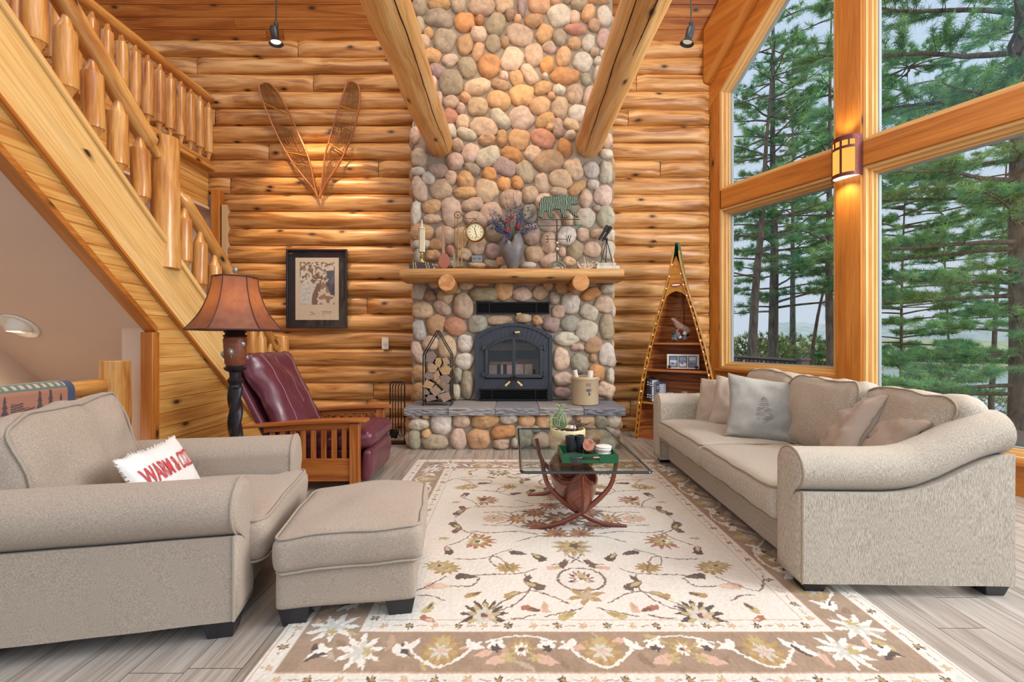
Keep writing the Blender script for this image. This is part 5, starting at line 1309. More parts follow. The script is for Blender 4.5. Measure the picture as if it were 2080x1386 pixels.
mb = MB(); mb.tube(cat_rom([(mx(938)-mx(937), 0, .03), (.006, 0, .28), (.012, 0, .42), (.06, 0, .52), (fx, 0, fz+.16)], 6), .0065, 8); mb.build('hook_arm', M_BRASS, ck_)
mb = MB(); zc_ = mh(437)-MZ
mb.tube([(wxc+.04*math.cos(a), 0, zc_+.04*math.sin(a)) for a in [6.283*i/24 for i in range(24)]], .006, 6, closed=True)
for k in range(3): mb.tube([(wxc+.04*math.cos(k*1.047), 0, zc_+.04*math.sin(k*1.047)), (wxc-.04*math.cos(k*1.047), 0, zc_-.04*math.sin(k*1.047))], .003, 5)
mb.ball((wxc, 0, zc_), .01); mb.build('pulley_wheel', M_BRASS, ck_)
mb = MB(); mb.tube(cat_rom([(wxc+.04, 0, zc_+.01), (wxc+.10, 0, zc_-.04), (fx, 0, fz+.165), (fx, 0, fz+.11)], 5), .003, 5); mb.tube([(wxc-.04, 0, zc_), (wxc-.04, .02, .28), (wxc-.045, .02, .15)], .002, 5); mb.build('chain', M_IRON, ck_)
mb = MB().box((wxc-.045, .02, .12), (.024, .024, .18)); mb.build('weight', plain('weight_ivory', srgb(150, 130, 98), .5), ck_)
mb = MB(); mb.t(T(fx, 0, fz) @ rx(R(90))).lathe([(.105, -.025), (.116, -.02), (.116, .015), (.109, .028), (.098, .024)], 40, cap=False); mb.t(T(fx, .02, fz) @ rx(R(90))).lathe([(.0, 0), (.11, 0)], 30, cap=False); cs_ = mb.build('clock_case', M_BRASS, ck_)
mb = MB().t(T(fx, -.018, fz) @ rx(R(90))).lathe([(0.0, 0), (.102, 0)], 40, cap=False); mb.build('dial', plain('dial_cream', srgb(232, 222, 184), .6), cs_)
mb = MB()
for k in range(12):
    a = k*math.pi/6; r0, r1 = (.06, .08); mb.box((fx+.07*math.sin(a), -.0195, fz+.07*math.cos(a)), (.005 if k % 3 else .008, .001, .018), rot=ry(a).to_3x3())
mb.tube([(fx+.086*math.cos(a), -.019, fz+.086*math.sin(a)) for a in [6.283*i/40 for i in range(40)]], .001, 4, closed=True)
mb.build('numeral_marks', M_BLACK, cs_)
mb = MB()
for a, l in ((R(-14), .055), (R(165), .07)): mb.box((fx+math.sin(a)*l/2, -.021, fz+math.cos(a)*l/2), (.006, .001, l), rot=ry(a).to_3x3())
mb.build('hands', M_BLACK, cs_)
sk = thing('chimney_outlet', 'grey electrical outlet plate on the chimney stones beside the vase', 'outlet', (mx(969, CF-.06), CF-.07, mh(526, CF-.06)))
mb = MB().box((0, 0, 0), (.125, .012, .08)); mb.build('plate', M_GREY, sk, bevel=.003)
mb = MB()
for x in (-.03, .03): mb.box((x, -.008, 0), (.036, .006, .03))
mb.build('socket', plain('socket_grey', srgb(120, 120, 124), .5), sk)
# vase and bouquet
va = thing('vase', 'slate grey notched vase in the middle of the mantel', 'vase', (mx(1042), MD-.02, MZ))
VP = cat_rom([(.052, 0, 0), (.085, .07, 0), (.128, .2, 0), (.134, .27, 0), (.112, .36, 0), (.085, .42, 0)], 5)
def vase(u, v, k=1.0):
    a = 2*math.pi*u; q = VP[round(v*(len(VP)-1))]
    top = .375+.075*max(0, math.cos(a))**.7-.02*max(0, -math.cos(a)); t = q.y/.42
    notch = .05*math.exp(-((math.cos(a)+.25)/.3)**2)*t*t
    return Vector((q.x*k*math.cos(a), q.x*k*.72*math.sin(a), q.y/.42*top-notch))
mb = MB().grid(lambda u, v: vase(u, v), 48, len(VP), closeu=True); mb.grid(lambda u, v: vase(u, v, .93), 48, len(VP), closeu=True, flip=True); mb.build('body', plain('slate_glaze', srgb(108, 104, 104), .45, noise=.2, nscale=12, bumpd=.002, metal=.15), va, smooth=60)
bq = thing('dried_bouquet', 'dried bouquet of blue sprays and red blossoms in the grey vase', 'flowers', (mx(1040), MD-.02, MZ+.33))
rb_ = random.Random(12); M_BLUEF = plain('blue_blossom', srgb(66, 78, 128), .8, noise=.3, nscale=70); M_STEM = plain('dry_stem', srgb(96, 108, 66), .8); M_TWIG2 = plain('dry_twig', srgb(110, 84, 70), .8); M_REDF = plain('red_blossom', srgb(150, 38, 52), .7, noise=.2, nscale=90); M_PALEF = plain('pale_blossom', srgb(190, 160, 140), .8)
for k in range(46):
    a = rb_.uniform(-1.35, 1.35); h = rb_.uniform(.22, .48)*(1-.22*abs(a)); yb = rb_.uniform(-.7, .5)
    tip = Vector((math.sin(a)*h*.95, yb*.13-.02, h*math.cos(a*.8))); P = [Vector((0, 0, -.1)), Vector((tip.x*.3, tip.y*.4, h*.35)), tip]
    mb = MB().tube(cat_rom(P, 4), .0022, 5); s = mb.build('stem', M_STEM, bq)
    mb = MB()
    for i in range(26):
        t = rb_.uniform(.62, 1.05); p = P[1].lerp(P[2], (t-.35)/.65); mb.ball(p+Vector((rb_.gauss(0, .013), rb_.gauss(0, .013), rb_.gauss(0, .012))), rb_.uniform(.004, .0075), 6, 4)
    mb.build('blue_spray', M_BLUEF, s)
mb = MB()
for i in range(30): mb.ball((rb_.gauss(-.055, .022), -.06+rb_.gauss(0, .015), .06+rb_.gauss(0, .03)), .009, 6, 4)
mb.build('blue_spray', plain('bright_blue_blossom', srgb(52, 84, 150), .8), bq)
for x, z, r in ((-.003, .27, .024), (-.06, .215, .024), (-.055, .115, .026), (.065, .165, .032), (.075, .19, .024)):
    mb = MB(); 
    for i in range(14):
        d = Vector((rb_.gauss(0, 1), rb_.gauss(0, 1), rb_.gauss(0, 1))).normalized(); mb.ball(Vector((x, -.085, z))+d*r*.6, r*.5, 7, 5)
    mb.build('red_blossom', M_REDF, bq)
for k in range(12):
    a = rb_.uniform(-.5, .5); h = rb_.uniform(.5, .74); tip = Vector((math.sin(a)*h*.6, -.03, h))
    s = MB().tube(cat_rom([(0, 0, -.1), (tip.x*.35, -.02, h*.4), tip], 5), [.002*(1-.06*i) for i in range(11)], 4)
    for i in range(9):
        t = rb_.uniform(.5, 1); p = Vector((0, -.02, .0)).lerp(tip, t); s.tube([p, p+Vector((rb_.uniform(-.03, .03), 0, .035))], .0008, 3)
    t_ = s.build('twig', M_TWIG2, bq)
    if k < 7:
        mb = MB()
        for i in range(14): mb.ball(Vector((0, -.02, 0)).lerp(tip, rb_.uniform(.52, .8))+Vector((rb_.gauss(0, .03), rb_.gauss(0, .01), rb_.gauss(0, .02))), .005, 5, 4)
        mb.build('pale_buds', M_PALEF, t_)
# weathervane
wv = thing('bear_weathervane', 'verdigris bear weathervane on a horseshoe base on the mantel', 'weathervane', (mx(1132), MD+.03, MZ))
vx = lambda px: mx(px, MD+.03)-mx(1132, MD+.03)
vz = lambda py: mh(py, MD+.03)-MZ
M_VERD, nt, p = nodes('verdigris'); tc = N(nt, 'ShaderNodeTexCoord'); wvn = N(nt, 'ShaderNodeTexWave', Scale=15, Distortion=6, Detail=2); L(nt, tc.outputs['Object'], wvn.inputs[0])
L(nt, ramp(nt, wvn.outputs[0], [(.25, srgb(66, 58, 46)), (.5, srgb(84, 98, 84)), (.78, srgb(122, 154, 134))]), p.inputs['Base Color']); p.inputs['Roughness'].default_value = .55; p.inputs['Metallic'].default_value = .3; bump(nt, p, wvn.outputs[0], .8, .006)
BO = [(1640, 225), (1600, 195), (1555, 165), (1540, 170), (1515, 158), (1470, 158), (1430, 174), (1380, 170), (1330, 170), (1295, 190), (1280, 240), (1278, 290), (1265, 345), (1290, 362), (1312, 360), (1314, 340), (1322, 310), (1345, 300), (1360, 340), (1365, 362), (1412, 358), (1397, 340), (1390, 300), (1420, 282), (1465, 288), (1480, 330), (1487, 360), (1532, 360), (1512, 335), (1514, 292), (1540, 290), (1572, 330), (1612, 357), (1632, 352), (1602, 320), (1572, 280), (1556, 245), (1590, 247), (1622, 240)]
bp = [(vx(800+x/4.333), vz(360+y/4.333)) for x, y in BO]
mb = MB(); mb.prism(bp[::-1], ((0, .018, 0), (1, 0, 0), (0, 0, 1), (0, -1, 0)), .036); mb.build('bear', M_VERD, wv, bevel=.008, smooth=60)
mb = MB(); mb.tube([(vx(1098), 0, vz(446)), (vx(1178), 0, vz(446))], .006, 8); mb.tube([(vx(1094), 0, vz(459)), (vx(1184), 0, vz(458))], .005, 8); mb.tube([(0, 0, vz(446)), (0, 0, vz(533))], .009, 10); mb.build('spindle', plain('vane_iron', srgb(74, 76, 64), .5, metal=.6), wv)
mb = MB(); mb.prism([(vx(1186), vz(458)), (vx(1168), vz(453)), (vx(1172), vz(458)), (vx(1168), vz(463))], ((0, .003, 0), (1, 0, 0), (0, 0, 1), (0, -1, 0)), .006)
for k in range(6):
    x = vx(1093)+k*.016; mb.box((x, 0, vz(455.5)), (.022, .005, .006), rot=ry(R(35)).to_3x3()); mb.box((x, 0, vz(462.5)), (.022, .005, .006), rot=ry(R(-35)).to_3x3())
mb.build('arrow', plain('verdigris_flat', srgb(88, 130, 112), .6), wv)
mb = MB(); z = vz(486); mb.tube([(vx(1114), 0, z), (vx(1152), 0, z)], .004, 8)
ex = vx(1111); 
mb.box((ex+.014, 0, z), (.007, .006, .08))
for dz in (-.036, 0, .036): mb.box((ex, 0, z+dz), (.032, .006, .008))
wx = vx(1155)
for k, (x0, sl_) in enumerate(((-.02, 12), (-.0075, -12), (.0075, 12), (.02, -12))): mb.box((wx+x0, 0, z+.005), (.007, .006, .078), rot=ry(R(-sl_)).to_3x3())
for dx in (-.028, .028): mb.box((wx+dx, 0, z+.042), (.014, .006, .005))
mb.tube([(0, -.04, z), (0, .04, z)], .004, 6); mb.build('compass_letters', M_IRON, wv)
M_CHROME = plain('nickel', srgb(190, 182, 174), .2, metal=.9)
mb = MB().ball((0, 0, vz(494)), .024, 20, 12); mb.ball((0, 0, vz(507)), .031, 20, 12); mb.build('ball_joint', M_CHROME, wv)
mb = MB(); mb.tube(cat_rom([(-.10, 0, .006), (-.085, 0, .06), (-.045, 0, .095), (0, 0, .105), (.045, 0, .095), (.085, 0, .06), (.10, 0, .006)], 5), .016, 8, flat=.45, up=Vector((0, 1, 0))); mb.tube([(-.09, -.06, .007), (0, .0, .08), (.09, .06, .007)], .006, 6); mb.build('horseshoe', plain('horseshoe_iron', srgb(112, 116, 102), .6, metal=.4, noise=.15), wv)
# antler, white books, spyglass on tripod
an = thing('antler', 'small bleached branching antler lying beside the white books on the mantel', 'antler', (mx(1192), MD, MZ+.008))
M_BONE = plain('bone', srgb(206, 190, 170), .5, noise=.08, nscale=30)
mb = MB(); mb.tube(cat_rom([(-.11, 0, .065), (-.08, 0, .02), (-.02, -.02, .008), (.05, 0, .02), (.10, 0, .065), (.13, .0, .09)], 5), [.009]*26, 8)
mb.tube(cat_rom([(-.03, -.015, .01), (-.02, 0, .08), (-.035, 0, .15)], 5), [.009-.0006*i for i in range(11)], 8); mb.tube(cat_rom([(.03, 0, .015), (.01, 0, .08), (.005, 0, .10)], 5), [.007-.0005*i for i in range(11)], 8); mb.tube(cat_rom([(-.07, 0, .018), (-.09, 0, .05), (-.12, 0, .09)], 4), .005, 6); mb.tube(cat_rom([(.06, 0, .03), (.06, -.02, .09), (.09, -.02, .085)], 4), .005, 6)
mb.build('tines', M_BONE, an)
M_WB = plain('white_book', srgb(214, 206, 194), .6); M_WB2 = plain('pale_green_book', srgb(196, 196, 176), .6)
book('book', 'white book lowest in the pair under the spyglass on the mantel', (mx(1233), MD+.02, MZ), (.27, .17, .042), M_WB, 0, 'books under the spyglass', M_WB2)
book('book', 'pale green white book upper in the pair under the spyglass', (mx(1231), MD+.02, MZ+.043), (.22, .15, .036), M_WB2, R(-3), 'books under the spyglass', M_GOLD)
sg_ = thing('tripod_binoculars', 'black binocular spyglass on a tripod standing on the white books', 'binoculars', (mx(1233), MD+.02, MZ+.081))
zb_ = MZ+.081
mb = MB(); top = Vector((.0, 0, mh(486)-zb_))
for x, y in ((-.075, -.03), (.065, -.03), (.0, .05)): 
    m2 = MB().tube([top, (x, y, 0)], [.005, .006], 8); m2.build('leg', M_BLACK, sg_)
for dx in (-.022, .022):
    a = W(1220+dx*200, 489, MD+.02)-Vector((mx(1233), MD+.02, zb_)); b = W(1237+dx*200, 461, MD+.02)-Vector((mx(1233), MD+.02, zb_)); a.y = dx*1.2; b.y = dx*1.2-.03
    m2 = MB().tube([a, a.lerp(b, .12), a.lerp(b, .13), a.lerp(b, .6), a.lerp(b, .62), b], [.012, .012, .016, .018, .022, .022], 14); m2.build('barrel', M_BLACK, sg_)
mb = MB().ball(top, .018, 10, 8); mb.build('swivel', M_BLACK, sg_)

# ---------------------------------------------------------------- on the hearth
HZ = .468
cr = thing('stoneware_crock', 'tan stoneware crock on the hearth with a blue leaf mark', 'crock', (.85, 5.27, HZ))
mb = MB().lathe([(.14, 0), (.152, .01), (.155, .28), (.158, .285), (.163, .295), (.163, .315), (.156, .325), (.145, .32), (.143, .05), (0, .04)], 44, cap=False); mb.build('body', plain('stoneware', srgb(192, 170, 138), .4, noise=.05, nscale=8), cr)
for sx in (-1, 1):
    mb = MB().ball((sx*.158, 0, .285), (.018, .03, .016), 12, 8); mb.build('lug', plain('stoneware_lug', srgb(186, 150, 108), .45), cr)
mb = MB(); M_INK = plain('cobalt_mark', srgb(96, 100, 108), .6)
def onc(x, z): return Vector((x, -math.sqrt(.1562**2-x*x), z))
for a in (-65, -35, 0, 30, 60):
    mb.tube([onc(.02+math.sin(R(a))*t*.045, .165+math.cos(R(a))*t*.04-.0) for t in (0, .5, 1)], [.003, .006, .001], 5)
mb.tube([onc(.02, .165), onc(.025, .135), onc(.03, .12)], [.003, .012, .003], 6)
for dx in (-.012, .018):
    mb.tube([onc(.01+dx+.009*math.cos(t), .24+.018*math.sin(t)) for t in [6.283*i/12 for i in range(12)]], .0022, 4, closed=True)
mb.build('leaf_mark', M_INK, cr)
for k, (a, b, r, lab) in enumerate((((-.06, -.02, .1), (-.125, -.03, .40), .026, 'white paper roll leaning out of the tan crock'), ((.05, .0, .1), (.07, .05, .385), .034, 'wider rolled paper tucked in the back of the tan crock'))):
    e = thing('paper_roll', lab, 'paper', (.85, 5.27, HZ), 0, 'paper rolls in the crock')
    mb = MB().tube([a, b], r, 18); mb.build('roll', plain('paper_%d' % k, srgb(226, 218, 206), .8), e)
    d = (Vector(b)-Vector(a)).normalized(); mb = MB().tube([Vector(b)-d*.01, Vector(b)+d*.0015], r*.7, 14); mb.build('core', plain('paper_core%d' % k, srgb(150, 140, 128), .9), e)
lh = thing('firewood_rack', 'black house shaped iron firewood rack on the hearth', 'rack', (-.85, 5.20, HZ))
hw = .158; sh = 1.05-HZ; pk = 1.318-HZ
for y in (-.06, .09):
    mb = MB()
    for sx in (-1, 1): mb.tube([(sx*hw, y, 0), (sx*hw, y, sh), (sx*.004, y, pk)], .0065, 8)
    mb.tube([(-hw, y, .05), (hw, y, .05)], .0065, 8); mb.build('frame_loop', M_IRON, lh)
mb = MB()
for x in (-hw, hw): mb.tube([(x, -.06, .05), (x, .09, .05)], .006, 8); mb.tube([(x, -.06, sh), (x, .09, sh)], .006, 8)
mb.tube([(0, -.075, pk), (0, .105, pk)], .008, 8); mb.build('tie_bar', M_IRON, lh)
mb = MB().box((0, .015, .053), (2*hw, .15, .006)); mb.build('rack_floor', M_IRON, lh)
M_FIRE = vcol('split_firewood', .9, .35, 45, .006, .15)
LG = [(275, 500, 75, 85), (395, 590, 45, 65), (505, 570, 55, 55), (305, 680, 65, 65), (510, 710, 80, 72), (240, 800, 68, 55), (370, 790, 50, 70), (500, 845, 75, 58), (240, 930, 75, 60), (350, 1030, 75, 72), (520, 985, 55, 68), (210, 1062, 40, 58), (270, 1140, 80, 52), (500, 1130, 80, 72)]
LLAB = ['at the top of the rack under the left bar', 'red brown wedge second from the top of the rack', 'small pale one at the top beside the far upright', 'yellowish one below the top piece', 'broad grey one under the small pale top piece', 'greyish one halfway down against the near upright', 'narrow yellow one in the middle of the rack', 'squarish one halfway down on the window side', 'triangular bluish one below the middle', 'big square one low in the middle', 'upright block on the window side near the bottom', 'thin dark one low on the stair side', 'bark covered one at the bottom on the stair side', 'big block at the bottom on the window side']
rf = random.Random(6)
for k, (x, y, a, b) in enumerate(LG):
    p = W(840+x/7.7, 660+y/7.7, 5.15); sc = 5.15/F/7.7*1.2; n = rf.choice((4, 4, 5)); r0 = rf.uniform(0, 1.5)
    poly = [(a*sc*1.12*math.cos(r0+6.283*i/n+rf.uniform(-.25, .25)), b*sc*1.12*math.sin(r0+6.283*i/n+rf.uniform(-.25, .25))) for i in range(n)]
    e = thing('firewood', 'split firewood piece, '+LLAB[k], 'firewood', (p.x, 5.15, p.z), 0, 'split firewood in the iron rack')
    c = rf.choice(((176, 150, 130), (190, 158, 126), (198, 162, 120), (150, 130, 122)))
    mb = MB().color(srgb(*[q*.62 for q in c])); mb.prism(poly[::-1], ((0, .12, 0), (1, 0, 0), (0, 0, 1), (0, -1, 0)), .12+rf.uniform(0, .02)); o = mb.build('bark', M_FIRE, e, smooth=0, bevel=.004)
    mb = MB().color(srgb(*c)); mb.prism([(q[0]*.94, q[1]*.94) for q in poly][::-1], ((0, -.018, 0), (1, 0, 0), (0, 0, 1), (0, -1, 0)), .005); mb.build('cut_end', M_FIRE, e, smooth=0)
# fire tools behind the recliner
ft = thing('fireplace_tools', 'black iron fireplace tool stand against the log wall behind the recliner', 'fireplace tools', (-1.345, 5.32, 0))
mb = MB()
for sx in (-1, 1): mb.tube([(sx*.085, 0, .02), (sx*.085, 0, .70)], .008, 8)
mb.tube([(-.085, 0, .70), (-.06, 0, .725), (.06, 0, .725), (.085, 0, .70)], .007, 8); mb.build('stand', M_IRON, ft)
mb = MB().box((0, 0, .012), (.22, .13, .02)); mb.build('base', M_IRON, ft)
for k, x in enumerate((-.05, -.017, .017, .05)):
    mb = MB(); mb.tube(cat_rom([(x, -.02, .12+.0*k), (x, -.02, .6), (x, -.025, .66), (x+.012, -.03, .70), (x, -.03, .715)], 4), .006, 8)
    if k == 0: mb.box((x, -.02, .12), (.06, .012, .1))
    elif k == 1: mb.ball((x, -.02, .12), (.03, .02, .06), 10, 8)
    else: mb.tube([(x, -.02, .12), (x+.03, -.02, .08)], .005, 6)
    mb.build('tool', M_IRON, ft)

# ---------------------------------------------------------------- on the log wall
WD_ = DW-.098
pf = thing('framed_print', 'black framed print of a rocky river above the recliner', 'picture', tuple(W(644.5, 587, WD_-.02)))
k_ = (WD_-.02)/F; fw, fh = 123*k_, 160*k_
A = ((0, 0, 0), (1, 0, 0), (0, 0, 1), (0, -1, 0))
M_FBLK = plain('frame_black', srgb(40, 40, 48), .3, coat=.2)
def R4(w, h, cx=0, cz=0): return [(cx-w/2, cz-h/2), (cx+w/2, cz-h/2), (cx+w/2, cz+h/2), (cx-w/2, cz+h/2)]
mb = MB().ring(R4(fw, fh), R4(fw*.945, fh*.955), A, -.005, .032); mb.build('frame', M_FBLK, pf, bevel=.003)
mb = MB().box((0, .006, 0), (fw*.95, .004, fh*.96)); mb.build('mat_board', plain('mat_black', srgb(36, 34, 38), .7), pf)
mb = MB().box((-.003, .002, -.0), (fw*.715, .004, fh*.79)); mb.build('print_paper', plain('print_cream', srgb(206, 190, 168), .8), pf)
# the print itself: a generic rocky river in winter
ni, nj = 90, 116; vs = np.zeros((nj, ni, 3)); cs = np.ones((nj, ni, 4))
pw, ph = fw*.575, fh*.54; sno = smooth_noise((nj, ni), 4, 31); sn2 = smooth_noise((nj, ni), 9, 32); sn3 = smooth_noise((nj, ni), 3, 33)
for j in range(nj):
    for i in range(ni):
        u, v = i/(ni-1), 1-j/(nj-1); vs[j, i] = ((u-.5)*pw, -.0015, (.5-v)*ph*-1*-1); vs[j, i, 2] = (.5-v)*ph
        riv = .42+.12*math.sin(v*5)+.10*(v-.5)
        if v < .5:
            t = sno[j, i]*.6+sn2[j, i]*.4+.25*(u-.5)*(v < .3)
            c = (214, 206, 190) if t > .55 else ((168, 146, 126) if t > .42 else (120, 102, 92))
            if u > .78+.25*(v-.5)+.1*sno[j, i] and v > .2: c = (92, 98, 112)
        else:
            if u < riv: c = (206, 204, 196) if sn3[j, i] > .35 else (184, 182, 174)
            elif u < riv+.12+.08*sno[j, i]: c = (128, 104, 92)
            else:
                c = (208, 194, 176) if sn2[j, i] > .45 else (150, 124, 104)
                if u-.75 > (v-.5)*.5 and v < .78: c = (78, 82, 98)
        cs[j, i, :3] = srgb(*c)[:3]
idx = np.arange(ni*nj).reshape(nj, ni); q = np.stack([idx[:-1, :-1], idx[1:, :-1], idx[1:, 1:], idx[:-1, 1:]], -1).reshape(-1, 4)
vs[..., 2] += fh*.07
raw_mesh('river_scene', vs.reshape(-1, 3), None, vcol('print_ink', .8, .08, 90, 0), pf, cs.reshape(-1, 4), q)
mb = MB(); z0 = -fh*.31
mb.tube(cat_rom([(-.05, -.002, z0+.015), (-.09, -.002, z0+.02), (-.06, -.002, z0+.005), (-.02, -.002, z0-.008), (-.07, -.002, z0-.018), (-.11, -.002, z0-.012)], 4), .0013, 4); mb.tube(cat_rom([(.05, -.002, z0+.02), (.12, -.002, z0+.026), (.2, -.002, z0+.018)], 4), .0013, 4)
for k in range(6): mb.tube([(.08+k*.018, -.002, z0+.02), (.082+k*.018, -.002, z0-.015-.02*(k == 0))], .0012, 4)
for k in range(3): mb.tube([(.0+k*.014, -.002, z0+.008), (.006+k*.014, -.002, z0+.0)], .001, 4)
mb.build('signature', plain('pencil', srgb(110, 98, 92), .8), pf)
mb = MB(); mb.box((0, -.006, 0), (fw*.94, .002, fh*.95)); mb.build('picture_glass', glass('picture_glass', (1, 1, 1, 1), .03), pf)
sw = thing('dimmer_switch', 'ivory dimmer switch plate on the log wall left of the chimney', 'switch', tuple(W(782.5, 698, WD_-.004)))
mb = MB().box((0, 0, 0), (.09, .012, .155)); mb.build('plate', M_WHITE, sw, bevel=.003)
mb = MB().t(T(0, -.006, 0) @ rx(R(90))).lathe([(.024, 0), (.022, .014), (0.001, .015)], 20); mb.build('dial', plain('ivory_dial', srgb(220, 208, 184), .5), sw)
# snowshoes
M_SHOE = wood('snowshoe_ash', srgb(196, 128, 66), srgb(172, 104, 48), srgb(140, 78, 34), knots=0, su=1, sv=12, rough=.4)
M_LACE = plain('rawhide', srgb(128, 84, 42), .6); M_BARW = plain('crossbar_ash', srgb(206, 146, 64), .5)
S1 = dict(Lf=[(338, 488), (312, 500), (308, 520), (330, 600), (370, 700), (430, 830), (500, 950), (560, 1030), (618, 1100), (650, 1158)], Rt=[(338, 488), (375, 497), (430, 560), (490, 680), (540, 790), (580, 880), (606, 960), (622, 1040), (634, 1100), (650, 1158)], bars=((.32, .37), (.60, .63)))
S2 = dict(Lf=[(850, 478), (822, 488), (802, 545), (772, 640), (745, 730), (716, 830), (696, 900), (684, 980), (676, 1060), (660, 1166)], Rt=[(850, 478), (888, 505), (897, 580), (882, 680), (852, 790), (812, 890), (764, 980), (712, 1055), (682, 1110), (660, 1166)], bars=((.30, .34), (.56, .59)))
for S, lab in ((S1, 'left leaning wooden snowshoe with woven rawhide on the log wall'), (S2, 'wooden snowshoe leaning towards the chimney on the log wall')):
    e = thing('snowshoe', lab, 'snowshoe', tuple(W(648, 300, WD_-.02)), 0, 'crossed snowshoes on the wall'); O = Vector(e.location)
    def pt(q, off=0): return W(420+q[0]/2.886, q[1]/2.886, WD_-.02+off)-O
    bow = lambda t: -.03-.02*math.sin(t*3.1)
    Lp = cat_rom([(a, b, 0) for a, b in S['Lf']], 6); Rp = cat_rom([(a, b, 0) for a, b in S['Rt']], 6); n = len(Lp)
    LL = [pt(p, bow(i/n)) for i, p in enumerate(Lp)]; RR = [pt(p, bow(i/n)) for i, p in enumerate(Rp)]
    mb = MB(); mb.tube(LL, .0125, 8); mb.tube(RR, .0125, 8); mb.build('bent_frame', M_SHOE, e)
    def rowpt(t):
        k = t*(n-1); i = min(int(k), n-2); f = k-i; return LL[i].lerp(LL[i+1], f), RR[i].lerp(RR[i+1], f)
    for t0, t1 in S['bars']:
        a, b = rowpt(t0); c, d = rowpt(t1)
        m2 = MB().tube([a.lerp(c, .4), b.lerp(d, .2)], .016, 8, flat=.5); m2.build('crossbar', M_BARW, e)
    b1, b2 = S['bars'][0][1], S['bars'][1][1]
    for nm, t0, t1, rows, cols_, r in (('toe_lacing', .06, S['bars'][0][0], 26, 9, .0021), ('foot_lacing', b1+.07, S['bars'][1][0], 12, 7, .0032), ('tail_lacing', b2, .90, 26, 7, .0021)):
        m2 = MB()
        for i in range(rows):
            ta, tb = lerp(t0, t1, i/rows), lerp(t0, t1, min(1, (i+1.6)/rows)); a, b = rowpt(ta); c, d = rowpt(tb)
            m2.tube([a, d], r, 4); m2.tube([b, c], r, 4)
        for k in range(1, cols_):
            P = []
            for i in range(9):
                a, b = rowpt(lerp(t0, t1, i/8)); P.append(a.lerp(b, k/cols_+.02*math.sin(i*2+k)))
            m2.tube(P, r, 4)
        m2.build(nm, M_LACE, e)
    m2 = MB(); a, b = rowpt(b1); c, d = rowpt(b1+.09)
    for k in (.12, .2, .8, .88): m2.tube([a.lerp(b, k), c.lerp(d, k)], .003, 4)
    m2.tube([c, d], .005, 5); m2.build('toe_hole_lacing', M_LACE, e)
mb = MB().tube([W(651, 398, WD_+.05), W(651, 398, WD_-.05)], .006, 8); o = mb.build('wall_hook', M_IRON); tag(o, 'small peg holding the crossed snowshoe tails on the log wall', 'hook')
# hanging spot lamps and the sconce
for nm, px, d, y0, y1, lab, aim in (('l', 558, 5.0, 52, 92, 'black hanging spot lamp above the snowshoes', Vector((.12, .05, -1))), ('r', 1401, 5.0, 52, 97, 'black hanging spot lamp near the rake of the window wall', Vector((-.25, .1, -1)))):
    p = W(px, y0, d); e = thing('hanging_spotlight', lab, 'lamp', tuple(p), 0, 'hanging spot lamps')
    zc2 = Z0+SL*(6.1-d)-p.z
    mb = MB().tube([(0.015, 0, 0), (0.015, 0, zc2)], .0085, 8); mb.build('rod', M_BLACK, e)
    mb = MB().lathe([(.018, -.035), (.022, -.03), (.022, .03), (.012, .04)], 16, c=(.015, 0, 0)); mb.build('socket', M_BLACK, e)
    aim.normalize(); M_ = T(-.0, 0, -.085) @ aim.to_track_quat('-Z', 'Y').to_matrix().to_4x4()
    mb = MB().t(M_).lathe([(.076, -.115), (.071, -.11), (.036, -.055), (.042, -.03), (.045, .05), (.035, .07), (.001, .075)], 26, cap=False); mb.build('reflector', M_BLACK if nm == 'l' else plain('slate_black', srgb(64, 72, 80), .4, metal=.4), e)
    mb = MB().t(M_).lathe([(.0, -.09), (.05, -.09)], 20, cap=False); mb.build('lens', glow('spot_lens', (1, .84, .62, 1), 9 if nm == 'l' else .6), e)
scn = thing('wall_sconce', 'half round copper wall sconce with amber panes on the window post', 'sconce', tuple(wp(1.70, (mh(318, 4.5)), .03)))
scn.rotation_euler = (0, 0, math.atan2(U.y, U.x))
SR, SHh = .135, .40                                     # local x along the wall, local -y into the room
M_COPP = plain('hammered_copper', srgb(104, 54, 50), .4, metal=.55, noise=.15, nscale=30, bumpd=.004)
M_AMBER = glow('amber_mica', (1, .50, .10, 1), 1.15)
def sc(u, z, r=SR): a = math.pi*u; return Vector((-r*math.cos(a), -r*1.05*math.sin(a), z))
def band(mb, u0, u1, z0, z1, r=SR, th=.006):
    n = max(2, int((u1-u0)*30))
    for rr, fl in ((r, False), (r-th, True)):
        mb.grid(lambda u, v: sc(lerp(u0, u1, u), lerp(z0, z1, v), rr), n, 2, flip=fl)
    for z in (z0, z1): mb.grid(lambda u, v: sc(lerp(u0, u1, u), z, lerp(r-th, r, v)), n, 2)
    for u_ in (u0, u1): mb.grid(lambda u, v: sc(u_, lerp(z0, z1, u), lerp(r-th, r, v)), 2, 2)
